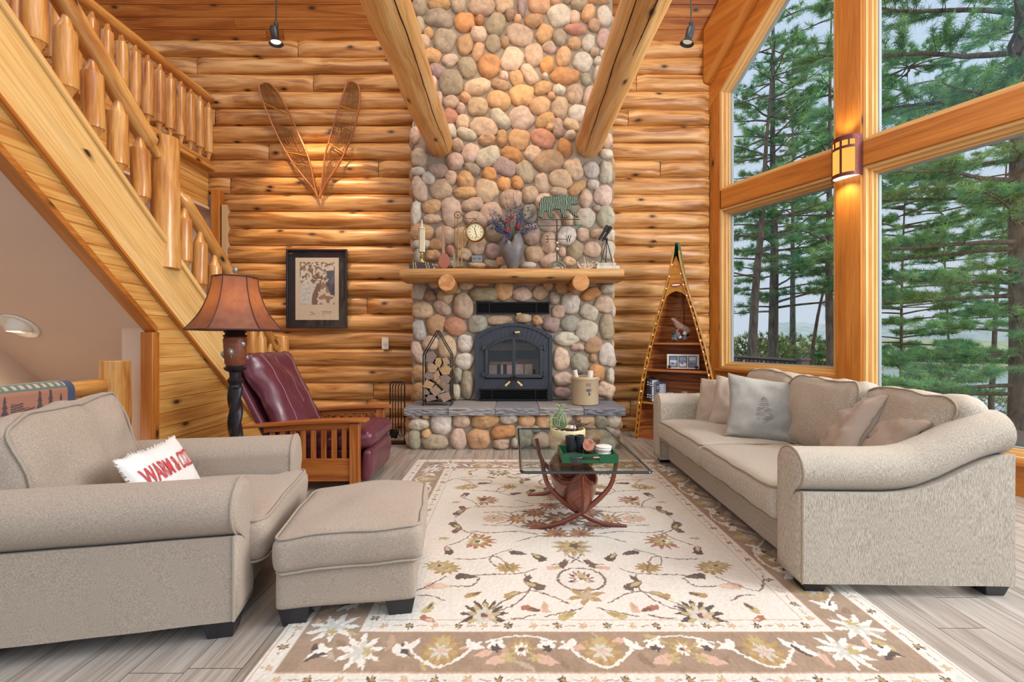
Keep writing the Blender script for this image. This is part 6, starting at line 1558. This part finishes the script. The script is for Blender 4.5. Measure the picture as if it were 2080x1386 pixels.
# local -y points into the room when x runs along U reversed; keep both signs safe
mb = MB(); h2 = SHh/2
band(mb, 0, 1, h2-.045, h2); band(mb, 0, 1, -h2, -h2+.035); band(mb, 0, .22, -h2, h2); band(mb, .80, 1, -h2, h2); band(mb, .22, .80, .075, .10); band(mb, .49, .535, -h2, h2); band(mb, .34, .375, .09, h2-.03); band(mb, .655, .69, .09, h2-.03)
scb = mb.build('copper_shell', M_COPP, scn, smooth=50)
mb = MB().grid(lambda u, v: sc(lerp(.2, .82, u), lerp(-h2+.03, h2-.04, v), SR-.009), 24, 2); mb.build('amber_pane', M_AMBER, scn)
mb = MB().prism([(sc(i/20, 0, SR-.012).x, sc(i/20, 0, SR-.012).y) for i in range(21)], ((0, 0, -h2+.012), (1, 0, 0), (0, 1, 0), (0, 0, 1)), .004); mb.build('diffuser', glow('sconce_diffuser', (1, .86, .62, 1), 2.6), scn)
SCP = scn.location.copy()
# ---------------------------------------------------------------- canoe bookcase in the corner
CBX, CBY = W(1373, 890, 5.32).x, 5.32
cb = thing('canoe_bookcase', 'upright half canoe bookcase with green hull in the corner by the window', 'bookcase', (CBX, CBY, 0), R(-37))
HWZ = [(0, .49), (.43, .447), (.776, .392), (1.084, .325), (1.27, .277), (1.545, .203), (1.776, .128), (1.99, .072), (2.16, .034), (2.37, .014)]
DPZ = [(0, .33), (.8, .33), (1.3, .30), (1.7, .27), (2.0, .25), (2.2, .22), (2.37, .13)]
def tab(tb, z):
    for (a, b), (c, d) in zip(tb[:-1], tb[1:]):
        if z <= c: return lerp(b, d, (z-a)/(c-a))
    return tb[-1][1]
hwz = lambda z: tab(HWZ, z)
def hull(u, z, off=0):
    a = (u-.5)*math.pi; s, c = math.sin(a), max(0, math.cos(a)); w, d = max(.003, hwz(z)-off), max(.004, tab(DPZ, z)-off)
    return Vector((w*math.copysign(abs(s)**.8, s), .015+d*c**.75, z))
TOPZ = 2.37
M_HULLG = plain('hull_green', srgb(50, 104, 78), .35, coat=.3)
mb = MB().grid(lambda u, v: hull(u, TOPZ*v), 31, 50); mb.build('hull', M_HULLG, cb, smooth=60)
mb = MB()
n = 24
for k in range(n):                                     # inner planking
    z0, z1 = lerp(.0, 2.1, k/n)+.002, lerp(.0, 2.1, (k+1)/n)-.002
    ou = RND.uniform(0, 40); mb.grid(lambda u, v: hull(u, lerp(z0, z1, v), .012+.002*(k % 2)), 25, 2, uvs=lambda i, j: (ou+i*.04, ou+j*.08), flip=True)
mb.build('planking', M_CEDAR, cb, smooth=60)
mb = MB().box((0, tab(DPZ, 1.5)-.03, 1.62), (.022, .02, .62)); mb.build('keelson', M_CEDAR, cb)
for z, nm in ((1.18, 0), (.855, 1), (.455, 2), (.018, 3)):
    P = [hull(i/20, z, .016) for i in range(21)]; mb = MB(); mb.prism([(p.x, p.y) for p in P], ((0, 0, z-.02), (1, 0, 0), (0, 1, 0), (0, 0, 1)), .022); mb.build('shelf', M_CEDAR if nm != 2 else M_GUNW, cb, smooth=0)
for sx in (-1, 1):
    zz = [2.26*i/30 for i in range(31)]
    mb = MB(); mb.tube([(sx*(hwz(z)+.010), -.004, z) for z in zz], .011, 8, flat=1.3); mb.tube([(sx*(hwz(z)-.024), -.002, z) for z in zz if z < 1.95], .009, 8, flat=1.3)
    for k in range(25): z = .04+k*.078; mb.box((sx*(hwz(z)-.007), -.003, z), (.03, .018, .034), rot=ry(sx*R(-12)).to_3x3())
    mb.build('gunwale', M_GUNW, cb)
mb = MB(); zz = [1.72, 1.76, 1.80, 1.74]
P = [(-hwz(1.70)+.01, 1.70), (-hwz(1.745)*.5, 1.765), (0, 1.79), (hwz(1.745)*.5, 1.765), (hwz(1.70)-.01, 1.70), (hwz(1.9)-.01, 1.9), (hwz(2.1)-.006, 2.1), (0, 2.2), (-hwz(2.1)+.006, 2.1), (-hwz(1.9)+.01, 1.9)]
mb.prism(P, ((0, .012, 0), (1, 0, 0), (0, 0, 1), (0, -1, 0)), .014); dkp = mb.build('deck_plate', M_GUNW, cb)
mb = MB(); mb.prism([(.062*math.cos(a), 1.86+.026*math.sin(a)) for a in [6.283*i/32 for i in range(32)]], ((0, -.003, 0), (1, 0, 0), (0, 0, 1), (0, -1, 0)), .003); bd = mb.build('oval_badge', plain('badge_red', srgb(160, 64, 48), .5), dkp, smooth=0)
mb = MB(); mb.prism([(.05*math.cos(a), 1.86+.011*math.sin(a)) for a in [6.283*i/32 for i in range(32)]], ((0, -.0055, 0), (1, 0, 0), (0, 0, 1), (0, -1, 0)), .002); mb.build('badge_band', M_WHITE, bd, smooth=0)
CB = T(CBX, CBY, 0) @ rotz(R(-37))
def cbp(x, y, z): return tuple(CB @ Vector((x, y, z)))
fl_ = thing('fairy_lights', 'string of tiny warm fairy lights along the canoe bookcase rails', 'string lights', cbp(0, 0, 0), R(-37))
P = [(-hwz(z)+.012, -.022, z) for z in [lerp(.45, 2.1, i/24) for i in range(25)]]+[(hwz(z)-.012, -.022, z) for z in [lerp(2.05, .5, i/24) for i in range(25)]]+[(.26, .04, .43), (.25, .1, .40), (.24, .1, .2), (.2, .12, .05)]
mb = MB().tube(P, .0016, 4); mb.build('wire', plain('copper_wire', srgb(120, 80, 40), .4), fl_)
bulb = MB().ball((0, 0, 0), .0042, 8, 6).build('bulb', M_BULB, fl_); first = True
spots = [P[i] for i in range(0, 50, 2)]+[(-.33, .08, .49), (.25, .1, .37), (.12, .13, .31), (.24, .1, .22), (.235, .1, .16), (-.30, .06, .52)]
for q in spots:
    o = bulb if first else bulb.copy()
    if not first: COL.objects.link(o); o.parent = fl_
    first = False; o.location = (q[0], q[1]-.006, q[2])
point('fairy_glow', cbp(.22, .08, .2), 1.6, (1, .62, .3), .03) if 'point' in globals() else None
# what stands on its shelves
M_WOLF = vcol('wolf_paint', .7, .3, 60, .003)
wf = thing('wolf_figurine', 'howling wolf figurine on a snowy rock on the upper canoe shelf', 'figurine', cbp(.02, .09, 1.193), R(-20))
mb = MB(); rw = random.Random(4)
for k in range(16):
    mb.color(srgb(*rw.choice(((70, 72, 80), (232, 228, 222), (120, 116, 116), (236, 232, 228))))); mb.ball((rw.uniform(-.075, .08), rw.uniform(-.03, .03), rw.uniform(.015, .105)), (rw.uniform(.025, .04), .028, rw.uniform(.018, .035)), 9, 6, .4, k)
mb.build('rock', M_WOLF, wf)
bw_ = bpy.data.meshes.new('wolf'); bmw = bmesh.new()
sk_ = [((.075, 0, .15), .036), ((.035, 0, .17), .036), ((-.015, 0, .19), .040), ((-.045, 0, .225), .031), ((-.065, 0, .255), .026), ((-.10, 0, .283), .012), ((-.025, .018, .14), .014), ((-.03, .02, .10), .010), ((-.03, -.02, .14), .014), ((-.04, -.022, .10), .010), ((.08, .02, .12), .018), ((.085, .022, .095), .010), ((.085, -.02, .12), .018), ((.09, -.022, .095), .010), ((.10, 0, .15), .014), ((.115, 0, .11), .012)]
bv = [bmw.verts.new(p) for p, r in sk_]
for a, b in ((0, 1), (1, 2), (2, 3), (3, 4), (4, 5), (2, 6), (6, 7), (2, 8), (8, 9), (0, 10), (10, 11), (0, 12), (12, 13), (0, 14), (14, 15)): bmw.edges.new((bv[a], bv[b]))
bmw.to_mesh(bw_); bmw.free(); wo = bpy.data.objects.new('wolf', bw_); COL.objects.link(wo); wo.parent = wf
wo.modifiers.new('k', 'SKIN'); 
for i, (p, r) in enumerate(sk_): bw_.skin_vertices[0].data[i].radius = (r, r)
bw_.skin_vertices[0].data[0].use_root = True
wo.modifiers.new('s', 'SUBSURF').render_levels = 2; bw_.materials.append(plain('wolf_fur', srgb(158, 126, 110), .8, noise=.35, nscale=40))
mb = MB()
for sy_ in (-1, 1): mb.lathe([(.008, 0), (.006, .012), (.001, .024)], 6, c=(-.05, sy_*.014, .268))
mb.build('ear', plain('wolf_ear', srgb(150, 116, 100), .8), wf)
ph_ = thing('triple_photo_frame', 'white three opening photo frame with dark pine cones on the middle canoe shelf', 'photo frame', cbp(.05, .10, .868), R(-22))
mb = MB(); fr_ = ((0, 0, 0), (1, 0, 0), (0, 0, 1), (0, -1, 0)); mb.box((0, .01, .09), (.36, .012, .175)); mb.build('frame', M_WHITE, ph_, bevel=.004)
for k, x in enumerate((-.105, 0, .105)):
    mb = MB().ring(R4(.092, .132, x, .09), R4(.078, .118, x, .09), fr_, -.004, .003); f = mb.build('inner_frame', M_BLACK, ph_)
    mb = MB(); cs_ = ((150, 160, 178), (206, 212, 222), (120, 134, 160))
    for j, (h0, h1) in enumerate(((0, .045), (.045, .075), (.075, .118))): mb.color(srgb(*cs_[(j+k) % 3])); mb.box((x, .001, .031+(h0+h1)/2), (.078, .002, h1-h0))
    mb.color(srgb(96, 88, 92)); mb.box((x-.01, -.0006, .07), (.03, .001, .014), rot=ry(R(30)).to_3x3()); mb.build('photo', M_VC, f, smooth=0)
for x in (-.15, .15):
    mb = MB().ball((x, -.006, .028), (.02, .008, .018), 10, 6, .3, 1); mb.build('pinecone_motif', M_BLACK, ph_)
cols_ = [((34, 34, 40), 'black'), ((60, 64, 80), 'slate blue'), ((222, 222, 224), 'white'), ((110, 128, 160), 'light blue'), ((84, 96, 128), 'blue'), ((198, 206, 216), 'pale grey')]
for k, (c, nm) in enumerate(cols_):
    x = -.34+k*.030; h = (.285, .27, .255, .235, .225, .21)[k]
    e = book('book', nm+' upright book on the lowest visible canoe shelf', cbp(x, .10, .468), (h, .17, .024), plain('bk%d' % k, srgb(*c), .5), R(-37), 'upright books in the canoe bookcase', M_WHITE if k in (0, 1, 4) else M_GREY, True)
M_JAR = glass('jar_glass', (.86, .93, .92, 1), .07)
for x, nm, r, h in ((-.10, 'clear glass jar next to the upright books in the canoe bookcase', .05, .10), (.07, 'pale green lidded glass jar in the canoe bookcase', .045, .12)):
    e = thing('glass_jar', nm, 'jar', cbp(x, .10, .468), 0, 'glass jars in the canoe bookcase')
    mb = MB().lathe([(0, 0), (r, .002), (r*1.02, .02), (r*1.02, h*.7), (r*.72, h*.85), (r*.74, h)], 24, cap=False); mb.build('glass_body', M_JAR, e)
    mb = MB().lathe([(r*.76, h), (r*.78, h+.002), (r*.78, h+.015), (0, h+.016)], 24, cap=False); mb.build('rim', M_GREY, e)
e = thing('small_picture', 'small brown framed picture behind the sofa arm in the canoe bookcase', 'picture', cbp(.30, .07, .468), R(-37))
mb = MB().ring(R4(.22, .16, 0, .08), R4(.19, .13, 0, .08), fr_, 0, .015); mb.build('frame', M_RIB, e); mb = MB().box((0, -.002, .08), (.19, .004, .13)); mb.build('picture', plain('pic_tan', srgb(170, 140, 110), .7, noise=.3, nscale=20), e)

# ---------------------------------------------------------------- outside
M_GROUND = plain('forest_ground', srgb(120, 116, 76), .95, noise=.3, nscale=2)
def gz(x, y): return -1.2-max(0, (math.hypot(x, y)-10))*.11+.15*n3(x*.3, y*.3)
mb = MB().grid(lambda u, v: Vector((lerp(3.2, 60, u**1.5), lerp(-6, 70, v), gz(lerp(3.2, 60, u**1.5), lerp(-6, 70, v)))), 40, 50); struct(mb.build('ground', M_GROUND, smooth=60))
M_LAKE = plain('lake_water', srgb(150, 172, 200), .12, spec=.6)
mb = MB(); mb.add([(-40, -60, -4.3), (340, -60, -4.3), (340, 340, -4.3), (-40, 340, -4.3)], [(0, 1, 2, 3)]); struct(mb.build('lake', M_LAKE))
M_HILL = plain('far_wooded_hills', srgb(158, 166, 128), .95, noise=.22, nscale=.35)
def ridge(name, r, h0, hv, sd, col):
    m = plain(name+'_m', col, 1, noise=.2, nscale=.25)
    def fn(u, v):
        a = lerp(R(-40), R(60), u); h = h0+hv*n3(u*7, sd)+hv*.35*n3(u*31, sd)+.3*n3(u*160, sd)
        rr = r+v*r*.25; return Vector((rr*math.cos(a), rr*math.sin(a), lerp(-4.4, h, min(1, v*1.4)**.5)))
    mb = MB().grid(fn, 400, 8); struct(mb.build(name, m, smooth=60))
ridge('hills', 110, 1.2, 1.6, 3, srgb(158, 164, 126)); ridge('hills_far', 170, 7.5, 3.0, 8, srgb(168, 178, 172))  # haze is mixed into the ridge colours, palest on the far one
# deck with its rail
M_DECK = plain('deck_brown', srgb(92, 72, 66), .6, noise=.1)
mb = MB()
for k in range(26): mb.box((3.5+k*.145, 6.9, -.09), (.138, 7.4, .04), grain=1)
mb.box((5.3, 6.9, -.3), (3.6, 7.2, .3)); o = mb.build('floor_deck', M_DECK); struct(o)
dr_ = thing('deck_railing', 'dark brown deck railing with post seen through the window beside the bookcase', 'railing', (5.0, 7.4, -.07))
pA, pB = Vector((W(1504, 723, 9.3).x, 9.3)), Vector((W(1628, 729, 7.6).x, 7.6)); d_ = (pA-pB).normalized(); o_ = Vector((5.0, 7.4))
def dl(t, z): q = pB+d_*t-o_; return Vector((q.x, q.y, z))
ln = (pA-pB).length+1.2
mb = MB().tube([dl(0, .93), dl(ln, .93)], .045, 4, flat=.8); mb.build('top_rail', M_DECK, dr_); mb = MB().tube([dl(0, .80), dl(ln, .80)], .025, 4); mb.build('sub_rail', M_DECK, dr_); mb = MB().tube([dl(0, .12), dl(ln, .12)], .03, 4); mb.build('bottom_rail', M_DECK, dr_)
t = .15
while t < ln:
    mb = MB().tube([dl(t, .1), dl(t, .92)], .017, 4); mb.build('baluster', M_DECK, dr_); t += .125
mb = MB(); q = dl(-.03, .47); mb.box(q, (.13, .13, .96)); mb.box(q+Vector((0, 0, .49)), (.18, .18, .035)); mb.build('post', M_DECK, dr_, bevel=.006)
# pines -------------------------------------------------------------------
def bark_mat(name, c1, c2):
    m, nt, p = nodes(name); tc = N(nt, 'ShaderNodeTexCoord'); mp = N(nt, 'ShaderNodeMapping'); mp.inputs['Scale'].default_value = (9, 9, 2.2); L(nt, tc.outputs['Object'], mp.inputs[0])
    nz = N(nt, 'ShaderNodeTexNoise', Scale=1.6, Detail=5, Roughness=.7); L(nt, mp.outputs[0], nz.inputs[0]); L(nt, ramp(nt, nz.outputs[0], [(.35, c1), (.65, c2)]), p.inputs['Base Color']); p.inputs['Roughness'].default_value = .95; bump(nt, p, nz.outputs[0], .8, .03); return m
M_BARK = bark_mat('pine_bark', srgb(80, 71, 64), srgb(134, 119, 106))
M_NEED, nt, p = nodes('pine_needles'); a_ = N(nt, 'ShaderNodeAttribute', attribute_name='col'); L(nt, a_.outputs[0], p.inputs['Base Color']); p.inputs['Roughness'].default_value = .7
tl = N(nt, 'ShaderNodeBsdfTranslucent'); L(nt, a_.outputs[0], tl.inputs[0]); mxs = nt.nodes.new('ShaderNodeMixShader'); mxs.inputs[0].default_value = .45
out = [q for q in nt.nodes if q.type == 'OUTPUT_MATERIAL'][0]; L(nt, p.outputs[0], mxs.inputs[1]); L(nt, tl.outputs[0], mxs.inputs[2]); L(nt, mxs.outputs[0], out.inputs[0])
GREENS = [C3(122, 176, 122), C3(144, 196, 124), C3(100, 156, 116), C3(168, 208, 128), C3(116, 170, 132)]
def needles(cen, dirs, seed, nl=.13, per=16, wid=.0055, cols=None):
    """tufts of long thin needles, fanned round each shoot"""
    r = np.random.RandomState(seed); n = len(cen); cen = np.repeat(cen, per, 0); dr = np.repeat(dirs, per, 0)
    d = dr*.75+r.normal(0, .55, (n*per, 3)); d[:, 2] += .18; d /= np.linalg.norm(d, axis=1, keepdims=True)
    base = cen+r.normal(0, .02, cen.shape)-dr*.03; l = nl*r.uniform(.7, 1.25, (n*per, 1))
    s = np.cross(d, r.normal(0, 1, d.shape)); s /= np.linalg.norm(s, axis=1, keepdims=True)
    droop = np.zeros_like(d); droop[:, 2] = -.02
    v = np.stack([base-s*wid, base+s*wid, base+d*l+droop], 1).reshape(-1, 3)
    tri = np.arange(n*per*3).reshape(-1, 3)
    c = np.ones((n*per*3, 4)); k = r.randint(0, len(GREENS), n) if cols is None else cols
    cc = np.array(GREENS)[k]*r.uniform(.75, 1.25, (n, 1)); c[:, :3] = np.repeat(cc, per*3, 0); return v, tri, c
def pine(lab, x, y, h, r, branches, seed, lean=(0, 0), group='pines outside the windows', dens=1.0, nl=.13, wid=.0055, bend=0, per=15):
    """branches: (z, azimuth deg, length, rise)"""
    zg = gz(x, y); e = thing('pine_tree', lab, 'tree', (x, y, zg), 0, group); rr = random.Random(seed)
    n = 14; P = [Vector((lean[0]*t*t+bend*math.sin(t*3.1)+.05*n3(t*4, seed), lean[1]*t*t+.05*n3(t*4, seed, 3), h*t)) for t in [i/n for i in range(n+1)]]
    mb = MB().tube(P, [max(.012, r*(1.12-1.05*i/n)) for i in range(n+1)], 12); mb.build('trunk', M_BARK, e, smooth=60)
    bm_ = MB(); cen = []; dirs = []
    def along(z):
        k = max(0, min(n-1e-3, (z-zg)/h*n)); i = int(k); return P[i].lerp(P[i+1], k-i)
    for z, az, ln_, rise in branches:
        b0 = along(z); a = R(az); d = Vector((math.cos(a), math.sin(a), 0)); sd2 = Vector((-d.y, d.x, 0)); q = []
        for i in range(9):
            t = i/8; q.append(b0+d*ln_*t+Vector((0, 0, ln_*(rise*t-.22*t*t+.16*t**3)))+sd2*ln_*.06*n3(t*2.5, z, seed))
        r0 = .012+.011*ln_; bm_.tube(q, [r0*(1-.82*i/8) for i in range(9)], 6)
        ns = int(ln_*7.5*dens)
        for k in range(ns):
            t = rr.uniform(.22, 1)**.8; i = min(7, int(t*8)); p = q[i].lerp(q[i+1], t*8-i); sg = rr.choice((-1, 1)); l2 = ln_*.34*(1.1-t*.75)*rr.uniform(.6, 1.2)
            dd = (d*rr.uniform(.5, 1.0)+sd2*sg*rr.uniform(.4, 1)+Vector((0, 0, rr.uniform(-.05, .25)))).normalized()
            e2 = p+dd*l2+Vector((0, 0, .05*l2)); bm_.tube([p, p.lerp(e2, .5)-Vector((0, 0, .02*l2)), e2], [.006, .004, .002], 4)
            m = max(3, int(l2/.042))
            for j in range(m):
                f = (j+rr.random())/m
                if f < .25: continue
                c = p.lerp(e2, f); tw = (dd+Vector((rr.gauss(0, .4), rr.gauss(0, .4), abs(rr.gauss(.1, .25))))).normalized()
                c = c+tw*rr.uniform(0, .10); cen.append(c); dirs.append(tw)
    bm_.build('branches', M_BARK, e, smooth=60)
    v, tri, c = needles(np.array(cen), np.array(dirs), seed, nl, per, wid); raw_mesh('needles', v, tri, M_NEED, e, c)['kind'] = 'stuff'
    return e
def whorls(z0, z1, step, l0, l1, seed, az=None, rise=.12):
    rr = random.Random(seed); out = []; z = z0
    while z < z1:
        t = (z-z0)/(z1-z0); k = rr.choice((3, 4)) if az is None else 2; a0 = rr.uniform(0, 360)
        for i in range(k):
            a = a0+i*360/k+rr.uniform(-25, 25) if az is None else rr.uniform(*az)
            out.append((z+rr.uniform(-.15, .15), a, lerp(l0, l1, t)*rr.uniform(.7, 1.15), rise+rr.uniform(-.08, .12)))
        z += step*rr.uniform(.75, 1.25)
    return out
def ray(px, d): return (px-CX)/F*d, d
# the large near pine at the edge of the frame, boughs reaching across the right-hand panes
x, y = ray(2068, 7.6)
br_ = [(z, 180+a, l, ri) for z, a, l, ri in ((6.6, 10, 3.4, .03), (6.05, 4, 3.6, .0), (5.9, 40, 2.6, .1), (5.3, -6, 3.0, .02), (5.0, 25, 2.4, .06), (4.5, 8, 2.9, .06), (4.25, -20, 2.2, .05), (3.9, 15, 2.8, .04), (3.62, -4, 2.7, .06), (3.4, 32, 2.0, .04), (2.85, 4, 3.1, .02), (2.75, -18, 2.3, .02), (2.15, 10, 2.2, .08), (1.95, -12, 2.5, .02), (1.35, 4, 1.7, .12), (.95, -10, 2.5, .02), (.75, 20, 2.8, -.02), (.45, 0, 2.6, .0), (.3, -25, 2.2, .0), (7.3, 15, 3.0, .0), (7.6, -10, 3.0, -.05), (5.6, 70, 2.0, .1), (4.0, 80, 1.8, .1), (1.2, 50, 1.5, .1))]
br_ += whorls(1.0, 9.0, .8, 1.6, 1.3, 77, (-60, 80))+whorls(.8, 8.0, .7, 1.3, 1.2, 78, (190, 290))
pine('big dark pine at the frame edge with boughs across the wide window', x, y, 14, .14, br_, 1, lean=(.2, .1), dens=1.4, nl=.13, wid=.0045, per=18)
x, y = ray(1571, 14.0); pine('straight pine trunk in the middle of the narrow window', x, y, 15, .155, whorls(2.2, 12.5, .55, 2.6, 1.2, 5), 2, dens=.95, nl=.16, wid=.0075)
x, y = ray(1512, 12.2); pine('leaning pine beside the corner post in the narrow window', x, y, 11.5, .13, whorls(3.0, 9.5, .6, 2.0, 1.0, 9), 3, lean=(1.0, .4), bend=.25, dens=.9, nl=.15, wid=.007)
x, y = ray(1690, 12.8); pine('grey pine close to the window post in the narrow window', x, y, 13, .12, whorls(2.6, 11, .6, 2.0, 1.0, 14), 4, bend=-.08, dens=.85, nl=.15, wid=.007)
x, y = ray(1645, 13.2); pine('slim crooked leaning pine beside the deck post', x, y, 6.5, .075, whorls(3.4, 4.6, .6, 1.0, .6, 19), 5, lean=(1.1, 0), bend=-.12, dens=.8, nl=.14, wid=.007)
x, y = ray(1830, 15.5); pine('pale pine further back in the wide window near the post', x, y, 13, .05, whorls(-.6, 12, .42, 2.6, 1.4, 23), 6, lean=(.5, .3), dens=.95, nl=.17, wid=.0085)
x, y = ray(1930, 18.5); pine('pine behind the long boughs in the wide window', x, y, 14, .05, whorls(2.6, 13, .5, 2.6, 1.4, 29), 7, lean=(-.5, .3), dens=.45, nl=.18, wid=.0095)
x, y = ray(2015, 16.0); pine('thin bare trunked pine by the water in the wide window', x, y, 12, .09, whorls(4.2, 11, .6, 1.9, 1.0, 33), 8, lean=(.8, 0), dens=.85, nl=.17, wid=.0085)
x, y = ray(1610, 19.0); pine('distant feathery pine between the straight trunks', x, y, 15.5, .13, whorls(4.6, 14.5, .5, 2.4, 1.0, 41), 9, dens=.5, nl=.2, wid=.0105)
x, y = ray(2130, 11.0); pine('pine just beyond the frame edge behind the big dark one', x, y, 13, .13, whorls(.4, 11, .5, 2.5, 1.2, 47), 10, dens=.6, nl=.15, wid=.0065)
# undergrowth on the bank
M_LEAF = M_NEED; rsu = np.random.RandomState(9)
for k, (px, d, w, h) in enumerate(((1540, 17, 2.2, 2.2), (1610, 21, 2.8, 2.6), (1680, 19, 2.4, 2.2), (1850, 26, 3.4, 1.8), (1960, 28, 3.6, 1.6))):
    x, y = ray(px, d); z = gz(x, y); n = 1500; v = rsu.normal(0, 1, (n, 3)); v /= np.linalg.norm(v, axis=1, keepdims=True); v *= rsu.uniform(.5, 1, (n, 1))**.5
    cen = v*np.array([w, w*.6, h]); cen[:, 2] += h*.7; di = v.copy()
    GREENS_, GREENS = GREENS, [C3(140, 156, 92), C3(168, 172, 100), C3(120, 140, 86), C3(182, 176, 112), C3(104, 130, 84)]
    vv_, tri, c = needles(cen, di, 100+k, .22, 8, .022); GREENS = GREENS_
    e = thing('leafy_bush', 'yellow green spring bush on the bank, '+('beside the leaning pine', 'between the straight trunks', 'behind the window post', 'low by the water near the post', 'low by the water further along')[k], 'bush', (x, y, z), 0, 'spring bushes on the bank')
    raw_mesh('leaves', vv_, tri, M_LEAF, e, c)['kind'] = 'stuff'
    mb = MB()
    for i in range(7): a = i*.9; mb.tube([(0, 0, -.1), (.3*w*math.cos(a), .2*w*math.sin(a), h*.6), (.6*w*math.cos(a), .4*w*math.sin(a), h*1.3)], [.03, .02, .008], 5)
    mb.build('twigs', M_BARK, e)
# ---------------------------------------------------------------- camera, light
cam = bpy.data.cameras.new('camera'); co = bpy.data.objects.new('camera', cam); COL.objects.link(co)
cam.sensor_width = 36; cam.lens = 36*F/2080; cam.shift_y = -3/2080; cam.clip_start = .05; cam.clip_end = 600
co.location = (0, 0, CH); co.rotation_euler = (R(90), 0, 0); SC.camera = co
wd = bpy.data.worlds.new('sky'); SC.world = wd; wd.use_nodes = True; nt = wd.node_tree
bg = nt.nodes['Background']; tc = N(nt, 'ShaderNodeTexCoord'); sp = N(nt, 'ShaderNodeSeparateXYZ'); L(nt, tc.outputs['Generated'], sp.inputs[0])
L(nt, ramp(nt, sp.outputs[2], [(0.0, (.62, .70, .80, 1)), (.5, (.60, .74, .92, 1))]), bg.inputs[0]); bg.inputs[1].default_value = 1.0
def sun(name, d, s, ang, c=(1, 1, 1)):
    l = bpy.data.lights.new(name, 'SUN'); l.energy = s; l.angle = R(ang); l.color = c
    o = bpy.data.objects.new(name, l); COL.objects.link(o)
    o.rotation_euler = Vector(d).to_track_quat('-Z', 'Y').to_euler(); return o
def area(name, loc, look, size, e, c=(1, 1, 1)):
    l = bpy.data.lights.new(name, 'AREA'); l.energy = e; l.size = size; l.color = c
    o = bpy.data.objects.new(name, l); COL.objects.link(o); o.location = loc
    o.rotation_euler = (Vector(look)-Vector(loc)).to_track_quat('-Z', 'Y').to_euler(); return o
def point(name, loc, e, c, r=.05):
    l = bpy.data.lights.new(name, 'POINT'); l.energy = e; l.color = c; l.shadow_soft_size = r
    o = bpy.data.objects.new(name, l); COL.objects.link(o); o.location = loc; return o
def spot(name, loc, look, e, c, ang, blend=.6, r=.03):
    l = bpy.data.lights.new(name, 'SPOT'); l.energy = e; l.color = c; l.spot_size = R(ang); l.spot_blend = blend; l.shadow_soft_size = r
    o = bpy.data.objects.new(name, l); COL.objects.link(o); o.location = loc
    o.rotation_euler = (Vector(look)-Vector(loc)).to_track_quat('-Z', 'Y').to_euler(); return o
WARM = (1, .70, .40)
sun('daylight_window', (-.75, .10, -.62), 1.85, 60, (1, .98, .96))
sun('fill_behind', (.1, .62, -.78), .6, 80, (1, .97, .93))  # second soft sun, added as fill through the open back
area('high_fill', (.1, 2.6, 7.3), (-1.2, 5.0, 0), 2.4, 165, (1, .70, .42))  # unseen warm area light added high up as fill, no fixture
area('side_fill', (4.9, 1.5, 3.0), (.6, 5.6, 1.8), 2.6, 290, (1, .98, .96))  # area light added beyond the unseen panes to brighten the right side
spot('picture_spot', W(558, 90, 5.0), W(650, 420, 6.05), 170, WARM, 60)
spot('chimney_spot', (.1, 3.6, 5.4), W(1050, 205, 5.6), 90, (1, .74, .34), 40)  # spot for the yellow glow on the upper chimney, fixture not modelled
spot('sconce_down', SCP+NI*.09+Vector((0, 0, -.19)), SCP+NI*.05+Vector((0, 0, -2)), 26, (1, .80, .46), 120, .8)
spot('sconce_up', SCP+NI*.09+Vector((0, 0, .21)), SCP+NI*.05+Vector((0, 0, 2)), 9, (1, .80, .46), 110, .8)
point('stairwell_fill', (-3.85, 2.9, .1), 9, (1, .80, .60), .1)  # unseen point light added to lift the soffit and walls below the stairs
point('lamp_light', (-1.868, 3.06, 1.45), 4.5, WARM, .04)
spot('recessed', (-4.05+.02, 3.70, zs(3.73)-.06), (-4.2, 3.2, -1), 26, (1, .76, .5), 125, .8)
SC.view_settings.view_transform = 'Standard'; SC.view_settings.look = 'None'; SC.view_settings.gamma = 1; SC.view_settings.use_curve_mapping = False
SC.view_settings.exposure = 0.0
cy = SC.cycles; cy.use_denoising = True; cy.max_bounces = 8; cy.diffuse_bounces = 4; cy.glossy_bounces = 4; cy.transmission_bounces = 6; cy.transparent_max_bounces = 16; cy.caustics_reflective = False; cy.caustics_refractive = False; cy.sample_clamp_indirect = 6
